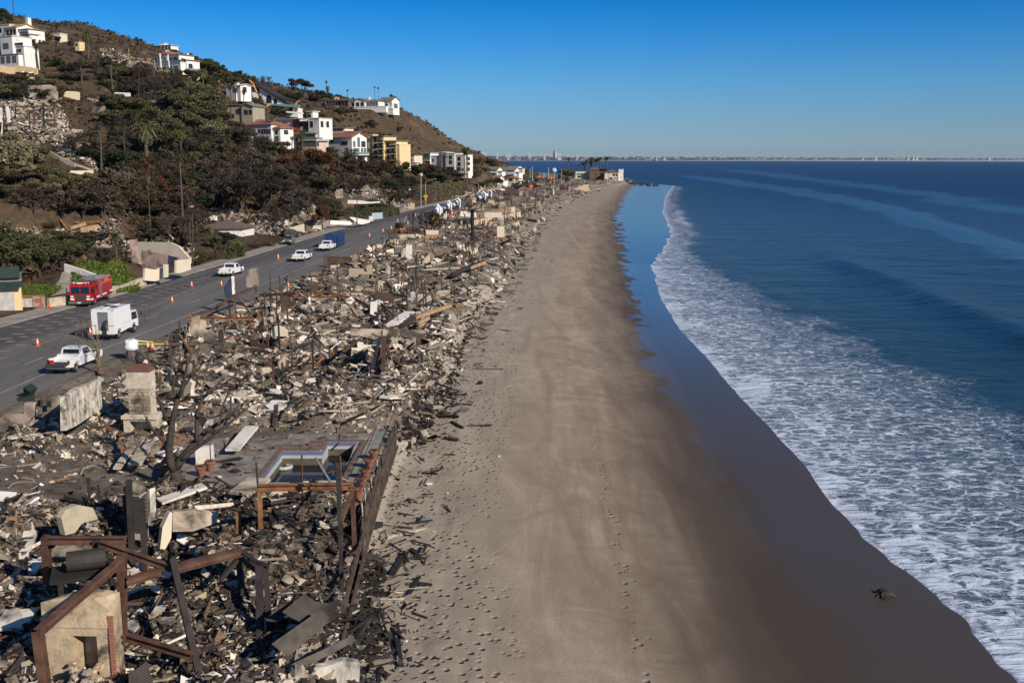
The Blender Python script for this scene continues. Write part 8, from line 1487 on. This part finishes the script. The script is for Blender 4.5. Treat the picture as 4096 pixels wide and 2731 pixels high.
# ================================================================ rubble
PAL = np.array([(.40,.34,.27),(.52,.46,.38),(.66,.62,.56),(.25,.215,.18),(.11,.095,.082),(.030,.027,.025),(.022,.020,.019),(.12,.08,.055),(.21,.105,.06),(.33,.26,.18),(.19,.165,.145),(.05,.043,.038)])
WT = np.array([.18,.13,.05,.13,.11,.08,.05,.07,.03,.07,.07,.03]); WT = WT / WT.sum()
def rubble_field(n,seed,ymin,ymax,smed,name,label,beach=0.0,wt=WT,thin=.22,stick=.17,region=None,dens=None):
    rng = np.random.default_rng(seed); py0 = 634 + 19.0 * 4100 / ymax * .98; py1 = 634 + 19.0 * 4100 / ymin * .98; N = n * 3
    py = rng.uniform(py0,py1,N); Y = 19.0 * 4100 * .98 / (py - 634); wpx = (xD(Y) - xR(Y)) / Y; keep = rng.random(N) < wpx / wpx.max(); Y = Y[keep]
    a = xR(Y) + 1.2; b = xD(Y) + .5; X = a + (b - a) * rng.random(len(Y)) + (np.minimum(rng.exponential(1.0,len(Y)),3.2) * beach * (rng.random(len(Y)) < .2)) * (1 + Y / 120)
    den = fbm(X / 6,Y / 9,61,3) + .75 + .35 * (Y < 62); k = rng.random(len(Y)) < np.clip(den,.15,1)
    for i,(x0,x1,y0,y1) in enumerate(FLAT):
        ins = (X > x0 + .3) & (X < x1) & (Y > y0) & (Y < y1); k &= ~(ins & (rng.random(len(Y)) < (.93 if i != 2 else .8)))
    k &= ~((X > -15.4) & (X < -9.7) & (Y > 57.6) & (Y < 67.2)); k &= ~((X > -26.9) & (X < -24.2) & (Y > 68) & (Y < 69.5))
    k &= ~((Y > 86) & (Y < 95) & (X < xR(Y) + 3)); X = X[k][:n]; Y = Y[k][:n]; n = len(X); Z = lot_z(X,Y); Z = np.where(X > xD(Y) + 1,G(X,Y),Z)
    s = smed * np.exp(np.clip(rng.normal(0,.55,n),-1.2,1.05)) * (Y / 60) ** .58; kind = rng.random(n)
    dx = s * rng.uniform(.5,1.3,n); dy = s * rng.uniform(.4,1.1,n); dz = s * rng.uniform(.12,.6,n)
    st = kind < stick; dx = np.where(st,s * rng.uniform(2.2,6,n),dx); dy = np.where(st,s * .24,dy); dz = np.where(st,s * .18,dz); pl = (kind > stick) & (kind < stick + thin); dz = np.where(pl,s * .07,dz); dx = np.where(pl,dx * 1.5,dx)
    base = np.array([(x,y,z) for z in (-1,1) for x,y in ((-1,-1),(1,-1),(1,1),(-1,1))],float) * .5
    v = base[None] * np.stack([dx,dy,dz],1)[:,None,:]; v = v * (1 + rng.uniform(-.5,.5,(n,8,1)) * np.where(st,.3,1)[:,None,None]) + rng.normal(size=(n,8,3)) * (s * .05)[:,None,None]
    az = rng.random(n) * 6.283; tl = rng.normal(0,1,n) * np.where(st,.22,.5); tr_ = rng.normal(0,1,n) * .45
    def rot(v,ang,i,j): c = np.cos(ang)[:,None]; s_ = np.sin(ang)[:,None]; a_ = v[...,i] * c - v[...,j] * s_; b_ = v[...,i] * s_ + v[...,j] * c; v = v.copy(); v[...,i] = a_; v[...,j] = b_; return v
    v = rot(v,tr_,1,2); v = rot(v,tl,0,2); v = rot(v,az,0,1); v += np.stack([X,Y,Z + s * .16 * rng.random(n)],1)[:,None,:]
    ci = rng.choice(len(PAL),n,p=wt / wt.sum()); zone = fbm(X / 5,Y / 7,91,3); ci = np.where((zone > .3) & (rng.random(n) < .45),5,ci); ci = np.where((zone < -.15) & (rng.random(n) < .5),1,ci); ci = np.where((Y < 54) & (rng.random(n) < .38 + .3 * (X > -15)),rng.choice([5,6,11,4,7],n),ci); ci = np.where(X > xD(Y) - 1.0,np.where(rng.random(n) < .75,5,ci),ci)
    rz_ = ((X + 23) / 5) ** 2 + ((Y - 64.2) / 2.4) ** 2 < 1; ci = np.where(rz_ & (rng.random(n) < .6),8,ci); yz = ((X + 27) / 4) ** 2 + ((Y - 64.5) / 2) ** 2 < 1; ci = np.where(yz & (rng.random(n) < .5),9,ci)
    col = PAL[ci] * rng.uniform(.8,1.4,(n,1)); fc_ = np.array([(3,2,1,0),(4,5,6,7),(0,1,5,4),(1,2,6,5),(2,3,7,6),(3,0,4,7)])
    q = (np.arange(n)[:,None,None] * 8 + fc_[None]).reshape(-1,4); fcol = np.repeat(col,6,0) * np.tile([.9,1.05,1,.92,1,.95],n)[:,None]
    o = np_mesh(name,v.reshape(-1,3),q,M_RUB,fcol=fcol); return tag(o,label,'rubble',kind='stuff')
sm = NT('rubble'); n_ = sm.noise(sm.co(geo=True),2.2,6,.7); M_RUB = sm.set(base=sm.mix(sm.ramp(n_,(.5,0.0),(.66,.8)),sm.mix(1.0,sm.ramp(sm.noise(sm.co(geo=True),7,4),(.3,.8),(.7,1.15)),sm.attr('tint',True),'MULTIPLY'),(.03,.027,.024)),rough=.92,spec=.12,nrm=sm.bump(sm.noise(sm.co(geo=True),9,5,.7),.04,.8))
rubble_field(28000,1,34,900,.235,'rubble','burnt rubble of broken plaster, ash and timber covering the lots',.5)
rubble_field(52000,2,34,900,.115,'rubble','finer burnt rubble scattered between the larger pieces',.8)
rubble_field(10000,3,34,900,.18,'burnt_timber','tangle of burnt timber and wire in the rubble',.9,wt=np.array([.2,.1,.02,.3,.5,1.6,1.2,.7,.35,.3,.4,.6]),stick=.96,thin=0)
def twist():     # bent wire and pipes
    rng = random.Random(12); m = MB()
    for i in range(900):
        y = 36 * (700 / 36) ** rng.random(); x = rng.uniform(float(xR(y)) + 2,float(xD(y)) + 1.5)
        if ins_pool(np.array(x),np.array(y)) or (-21 < x < -15 and 57 < y < 67): continue
        z = gz(x,y) + .1; L_ = rng.uniform(.6,2.4) * (y / 60) ** .4; a = rng.random() * 6.28; p = Vector((x,y,z)); pts = [p.copy()]; e = rng.uniform(-.2,.9)
        for k in range(4): p = p + Vector((math.cos(a) * math.cos(e),math.sin(a) * math.cos(e),math.sin(e))) * L_ / 4; pts.append(p.copy()); a += rng.uniform(-.8,.8); e -= rng.uniform(0,.7)
        c = rng.choice([(.03,.027,.025),(.03,.027,.025),(.15,.08,.05),(.30,.26,.2)]); m.col = c; m.tube(pts,.028 * (y / 60) ** .7 + .01,3)
    tag(m.build('twisted_wire',M_TINT),'bent wires, rods and pipes sticking out of the rubble','wire',kind='stuff')
twist()
# larger single pieces
ZN = [(46,'by the rusty steel skeleton'),(56,'between the steel portal and the brown skeleton'),(70,'around the pool terrace'),(90,'in the rubble behind the pool'),(125,'below the orange topped frames'),(165,'around the row of rusty studs'),(240,'around the sooty white walls'),(2000,'in the far ruins towards the point')]
def zone(x,y):
    t = (x - float(xR(y))) / (float(xD(y)) - float(xR(y))); return ' ' + next(n for l,n in ZN if y < l) + (', road side' if t < .33 else ', in the middle' if t < .66 else ', beach side')
def proto_piece(kind,seed):
    r = random.Random(seed); m = MB()
    if kind == 'slab':
        n = r.randint(4,6); L_ = 1.0; pts = [((.5 + r.uniform(-.12,.12)) * math.cos(i * 6.283 / n + r.uniform(-.2,.2)) * 1.3,(.5 + r.uniform(-.12,.12)) * math.sin(i * 6.283 / n + r.uniform(-.2,.2)) * .85) for i in range(n)]; m.prism(pts,0,.09)
    elif kind == 'plank': m.hexa([(-.5,-.045,0),(.5,-.05,0),(.5,.04,0),(-.5,.05,0)],[(-.5,-.04,.07),(.48,-.04,.06),(.49,.04,.065),(-.5,.05,.075)])
    elif kind == 'strip': m.tube([(-.5,0,0),(-.2,.06,.12),(.15,-.03,.10),(.5,.08,0)],[.035,.04,.035,.03],4)
    elif kind == 'chunk': m.ball((0,0,.1),.4,6,.6,.35)
    return m
def scatter(kind,name,count,sizes,mats,label,cat,group,seed,ybias=1.0,tilt=.35,xr=(0.05,1.0)):
    rng = random.Random(seed); protos = []
    for i in range(6):
        for m in mats: o = proto_piece(kind,seed * 10 + i).build(name,m); protos.append(o.data); bpy.data.objects.remove(o)
    k = 0; t = 0
    while k < count and t < count * 8:
        t += 1; u = rng.random() ** ybias; y = 36 * (320 / 36) ** u; a,b = float(xR(y)) + 1.5,float(xD(y)) + .5; x = a + (b - a) * rng.uniform(*xr)
        if any(x0 < x < x1 and y0 < y < y1 for i,(x0,x1,y0,y1) in enumerate(FLAT)) and rng.random() < .93: continue
        if ins_pool(np.array(x),np.array(y)) or (-27 < x < -24 and 67 < y < 70): continue
        o = link(name,rng.choice(protos)); s = rng.uniform(*sizes) * (y / 60) ** .25; o.location = (x,y,gz(x,y) + .08 + .15 * rng.random()); o.rotation_euler = (rng.gauss(0,tilt),rng.gauss(0,tilt),rng.random() * 6.28); o.scale = (s,s * rng.uniform(.8,1.3),s * rng.uniform(.8,1.3))
        tag(o,label.replace('lying in the rubble field','').replace('washed along the sand beside the ruins','on the sand') + zone(x,y),cat,group); k += 1
scatter('slab','plaster_slab',290,(.5,1.35),[SOOTW,SOOTC,WH,SOOTG,SOOTC],'broken pale plaster slab lying in the rubble field','slab','broken plaster slabs in the rubble',21,1.5)
scatter('plank','charred_plank',290,(1.0,2.8),[M_CHAR,M_TIM,M_DST,M_CHAR],'charred plank lying in the rubble field','plank','charred planks in the rubble',22,1.2)
scatter('strip','bent_metal_strip',150,(.9,2.4),[M_RST,M_DST,M_ORR],'bent rusty metal strip lying in the rubble field','metal strip','bent metal strips in the rubble',23,1.2,.5)
scatter('chunk','masonry_chunk',200,(.4,.95),[SOOTC,STN,SOOTG],'rough masonry chunk lying in the rubble field','masonry','masonry chunks in the rubble',24,1.3)
scatter('plank','driftwood',110,(.5,1.5),[M_CHAR,M_DST],'charred board washed along the sand beside the ruins','driftwood','charred boards along the sand edge',25,.7,.06,(1.0,1.08))
SL = [((470,1905),(530,1830),.45,SOOTC,'long pale board slab on the left terrace, nearest the camera'),((540,1890),(600,1800),.8,SOOTC,'wide pale slab beside the long board on the left terrace'),((640,1850),(720,1830),.7,SOOTW,'cracked pale slab at the foot of the brick heap'),((930,1830),(1010,1745),.9,SOOTW,'long white ramp like slab left of the pool'),((1230,1690),(1330,1650),2.0,SOOTG,'large grey slanting slab behind the pool'),((1150,1680),(1250,1670),1.6,SOOTC,'cream roof slab behind the pool'),((1390,1690),(1520,1650),1.1,SOOTC,'pale slab tipped up near the sea wall end'),((1080,1670),(1130,1640),1.6,WH,'bright white broken slab heap behind the pool'),
      ((1560,1320),(1640,1270),1.2,WH,'white buckled panel near the sand edge'),((1745,1330),(1800,1345),1.6,WH,'bright white sheet by the sand edge'),((90,2330),(130,2300),1.3,WH,'big white broken slab at the left edge'),((40,2560),(90,2500),1.3,SOOTW,'cracked white slab at the lower left corner'),((40,2280),(90,2180),1.6,SOOTW,'upright white shard beside the rusty frame'),((1080,2330),(1150,2290),1.1,WH,'bright white broken slab below the curved block wall'),((640,2040),(820,1990),.9,SOOTW,'white slab ledge under the burnt tree'),((960,2010),(1040,1960),1.4,SOOTC,'grey crust slab hanging at the orange post')]
for (pa,pb_,w_,m,lb) in SL:
    A = z4(*pa) + Vector((0,0,.5)); B = z4(*pb_) + Vector((0,0,.7)); o = MB().bar(A,B,w_,.14).build('plaster_slab',m); tag(o,lb,'slab')
def hill_rubble(quads):
    rng = np.random.default_rng(77); V_ = []; Cc = []
    for (q,n,sz) in quads:
        c = [hit(*p) for p in q]; u,v = rng.random(n)[:,None],rng.random(n)[:,None]; c = [np.array(p)[None,:2] for p in c]
        xy = (c[0] * (1 - u) + c[1] * u) * (1 - v) + (c[3] * (1 - u) + c[2] * u) * v; Z = G(xy[:,0],xy[:,1]) + .1
        s = sz * np.exp(rng.normal(0,.5,n)); b = np.array([(x,y,z) for z in (-1,1) for x,y in ((-1,-1),(1,-1),(1,1),(-1,1))],float) * .5
        st = rng.random(n) < .3; d = np.stack([np.where(st,s * 4,s * 1.4),np.where(st,s * .3,s),s * np.where(st,.3,.55)],1); w = b[None] * d[:,None,:] * (1 + rng.uniform(-.3,.3,(n,8,1)))
        for (i,j,sg) in ((1,2,.5),(0,2,.5),(0,1,9)):
            a = rng.normal(0,sg,n); cs,sn = np.cos(a)[:,None],np.sin(a)[:,None]; A = w[...,i] * cs - w[...,j] * sn; B = w[...,i] * sn + w[...,j] * cs; w = w.copy(); w[...,i] = A; w[...,j] = B
        V_.append(w + np.concatenate([xy,Z[:,None]],1)[:,None,:]); Cc.append(PAL[rng.choice(len(PAL),n,p=WT)] * rng.uniform(.8,1.3,(n,1)))
    v = np.concatenate(V_); col = np.concatenate(Cc); n = len(v); f = np.array([(3,2,1,0),(4,5,6,7),(0,1,5,4),(1,2,6,5),(2,3,7,6),(3,0,4,7)]); o = np_mesh('rubble',v.reshape(-1,3),(np.arange(n)[:,None,None] * 8 + f[None]).reshape(-1,4),M_RUB,fcol=np.repeat(col,6,0)); tag(o,'burnt rubble of the destroyed houses on the hillside','rubble',kind='stuff')
hill_rubble([([(0,410),(230,400),(330,610),(60,600)],6500,.30),([(200,560),(350,600),(390,690),(260,640)],1800,.28),([(0,915),(480,880),(500,975),(60,985)],3200,.24),([(620,850),(960,840),(1000,900),(700,920)],3200,.26),([(960,865),(1300,850),(1280,925),(1000,930)],3600,.26),([(1340,740),(1640,740),(1640,830),(1400,800)],3200,.36),([(370,400),(620,400),(620,470),(400,480)],2200,.3),([(400,200),(690,260),(690,300),(420,260)],1800,.36),([(1800,790),(1960,760),(2060,730),(1900,800)],500,.8),([(480,960),(760,960),(780,1050),(560,1060)],600,.3)])
# standing wall bits and posts, bigger towards the point
def standing(kind,count,y0,y1,mats,label,cat,group,seed):
    rng = random.Random(seed); pr = []
    for i in range(7):
        m = MB()
        if kind == 'wall':
            pts = [(-.5,0)]; x = -.5
            while x < .5: pts.append((x,rng.uniform(.35,1.0))); x += rng.uniform(.12,.4); pts.append((min(x,.5),pts[-1][1] * rng.uniform(.8,1.1)))
            pts.append((.5,0)); m.ext(pts,(0,0,0),(1,0,0),(0,0,1),(0,1,0),.09)
        else: m.bar((0,0,-.1),(rng.uniform(-.06,.06),0,1),.045).bar((-.0,0,.8),(rng.uniform(-.3,.3),.1,.9),.03)
        for mm in mats: o = m.build('x',mm); pr.append(o.data); bpy.data.objects.remove(o)
    for k in range(count):
        y = y0 * (y1 / y0) ** rng.random(); a,b = float(xR(y)) + 2,float(xD(y)) - 3; x = a + (b - a) * rng.random()
        if any(p[0] < x < p[1] and p[2] < y < p[3] for p in FLAT): continue
        f = 1 + .9 * sst(150,500,y); o = link('ruined_wall' if kind == 'wall' else 'charred_post',rng.choice(pr)); h = rng.uniform(.6,2.3) * f if kind == 'wall' else rng.uniform(1.5,4.2) * f
        o.location = (x,y,gz(x,y) - .3); o.rotation_euler = (0,rng.gauss(0,.03 if kind == 'wall' else .12),rng.choice((0,1.57)) + rng.gauss(-.1,.12)); w_ = rng.uniform(1.0,4.6) * f; o.scale = (w_,2.4,h) if kind == 'wall' else (3 * f,3 * f,h); tag(o,label.replace('standing among the ruins','').replace('sticking up out of the ruins','') + zone(x,y),cat,group)
standing('wall',190,86,880,[SOOTC,SOOTG,SOOTG,RUSTW,SOOTP,SOOTW,TAN,M_TIM],'low scorched wall fragment standing among the ruins','ruined wall','wall fragments standing in the rubble',31)
standing('post',200,80,880,[M_TIM,M_DST,M_RST],'thin charred post sticking up out of the ruins','post','charred posts standing in the rubble',32)
# rocks of the point
rocks = []
for i in range(6):
    o = MB().ball((0,0,0),1.0,7,.6,.3).build('rock',mat('dark_rock',(.05,.042,.035),.8,.4,.6,bump=.2,bsc=1)); rocks.append(o.data); bpy.data.objects.remove(o)
rg = random.Random(9)
for i in range(60):
    u = rg.random(); px = 2440 + u * 220; y = 880 - u * 10 + rg.uniform(-14,14); p = PD(px,0,y); x = p.x; z = max(g(x,y),0) ; s = rg.uniform(.7,2.0) * (1.3 - .6 * u); o = link('rock',rg.choice(rocks)); o.location = (x,y,z + .2 + (1 - u) * .8 * rg.random()); o.scale = (s * 1.3,s,s); o.rotation_euler = (0,0,rg.random() * 6); tag(o,'dark rock of the low reef at the end of the beach','rock','rocks at the point')
# ================================================================ far shore across the bay
CT = mat('far_building',(.55,.53,.52),.9,.1,.01); CD = mat('far_building_dark',(.12,.13,.15),.9,.1,.01); CG = mat('far_trees',(.06,.065,.06),.95,.3,.003)
FD = 11000.0
def FX(px,D=FD): return (px - 2048) / 4100.0 * D / math.cos(PITCH)
m = MB(); n = 60
for i in range(n):
    x0,x1 = FX(1850 + i * 50),FX(1900 + i * 50); h = max(4,50 - i * 2.0 + 8 * math.sin(i * 1.3)); D = FD + i * 40
    m.hexa([(x0,D,-2),(x1 + 2,D + 40,-2),(x1 + 2,D + 3000,-2),(x0,D + 3000,-2)],[(x0,D + 30,3),(x1 + 2,D + 70,3),(x1 + 2,D + 3000,h),(x0,D + 3000,h)])
tag(m.build('far_shore',CG),'low wooded shore across the bay',kind='structure')
rg = random.Random(2); T_ = [(1935,612,636,20),(1990,617,628,9),(2036,615,626,12),(2116,614,627,9),(2175,618,632,7),(2214,605,630,14),(2232,617,630,12),(2222,617,630,26),(2300,620,634,5),(2306,620,634,4),(2265,624,631,10),(2595,625,634,5),(2609,626,634,5),(2618,626,634,5),(2640,630,637,8),(3410,628,638,6),(3460,630,638,10),(3585,625,636,8),(3605,624,636,8),(3618,624,636,8),(3900,632,639,10)]
W_ = ['wide pale tower block farthest left across the bay','small pale tower second from the left across the bay','pale tower on the left of the far shore','square white tower in the left half of the far shore','thin pinkish tower left of the tallest one','tallest dark and white tower across the bay','stepped white block right of the tallest tower','low wide white block at the foot of the tallest tower','left of two slim far towers near the middle','right of two slim far towers near the middle','low pale block right of the tallest tower','left of three pale far blocks','middle of three pale far blocks','right of three pale far blocks','squat pale block after the trio','small lone far block above the open sea','wider lone far block above the open sea','left bluish far tower on the right','middle bluish far tower on the right','right bluish far tower on the right','last far block near the right edge']
for i,(px,t,b,w_) in enumerate(T_):
    D = FD + 500 + 800 * (i % 2); a,c = FX(px - w_ / 2,D),FX(px + w_ / 2,D); top = CAMH + (634 - t) / 4100 * D; o = empty('far_tower',((a + c) / 2,D,0),0,W_[i],'building','towers across the bay'); hw = (c - a) / 2
    MB().box(-hw,hw,0,30,0,top).build('wall',CT if i != 5 else CD,o)
    for k in range(3): MB().box(-hw * .8,hw * .8,-1,-.3,top * (.35 + .2 * k),top * (.42 + .2 * k)).build('window_band',CD,o)
    if i == 5: MB().box(hw * .1,hw,-3,-.5,0,top * .98).build('white_face',CT,o)
m = MB()
for i in range(1500):
    u = rg.random(); px = 1880 + 2300 * u ** 1.2; D = FD + 150 + 2400 * rg.random() + (px - 1900) * .8; w_ = rg.uniform(8,38); h = rg.uniform(4,22) * (1.15 - .7 * u); x = FX(px,D); z = max(0,(D - FD) / 3000 * (45 - 35 * u)); c = rg.choice([(1,1,1),(.8,.75,.7),(.25,.27,.3),(.35,.33,.3),(.15,.17,.15),(.15,.17,.15),(.6,.5,.45)]); m.col = c; m.box(x,x + w_,D,D + 20,z - 2,z + h)
tag(m.build('far_city',mat('far_city_tint',(.30,.30,.31),.9,.1,.01,tint=True)),'crowd of small distant buildings and trees along the far shore','city',kind='stuff')
m = MB()
for i in range(60): m.box(FX(1850 + i * 50),FX(1901 + i * 50),FD + i * 40 - 60,FD + i * 40 + 20,-1,2.5)
tag(m.build('far_beach',mat('far_sand',(.5,.42,.36),.9)),kind='structure')
# ================================================================ air
hz = MB().box(-9000,14000,-400,15500,-12,150).build('haze',None)
s = bpy.data.materials.new('haze_air'); s.use_nodes = True; t = s.node_tree; t.nodes.clear(); ou = t.nodes.new('ShaderNodeOutputMaterial'); pv_ = t.nodes.new('ShaderNodeVolumePrincipled'); pv_.inputs['Color'].default_value = (.62,.74,.92,1); pv_.inputs['Density'].default_value = 0.000022; pv_.inputs['Anisotropy'].default_value = .2; t.links.new(pv_.outputs[0],ou.inputs['Volume']); hz.data.materials.append(s); tag(hz,'thin bluish haze over the bay and coast','haze',kind='stuff')
# ================================================================ labels
ORD = ['','second','third','fourth','fifth','sixth','seventh','eighth','ninth','tenth','eleventh','twelfth','thirteenth','fourteenth','fifteenth','sixteenth','seventeenth','eighteenth','nineteenth','twentieth']
by = {}
for o,d,wh in TREES: by.setdefault((d,wh),[]).append(o)
for (d,wh),L_ in by.items():
    L_.sort(key=lambda o: PX(o.location)[0]); n = len(L_)
    for i,o in enumerate(L_):
        if n == 1: t = d + ' ' + wh
        elif i == 0: t = 'leftmost ' + d + ' ' + wh
        elif i == n - 1: t = 'rightmost ' + d + ' ' + wh
        elif i < len(ORD): t = ORD[i] + ' ' + d + ' from the left ' + wh
        else: t = d + ' ' + wh
        o['label'] = ' '.join(t.split()[:16]); o['group'] = d.replace('tree','trees') + ' ' + wh if n > 1 else 'plants of the burnt coast'
for o in list(C.objects):
    if o.parent is None and 'category' in o and 'kind' not in o: o['kind'] = 'thing'
    if o.parent is not None:
        for k in ('category','label','group'):
            if k in o and k != 'label': del o[k]
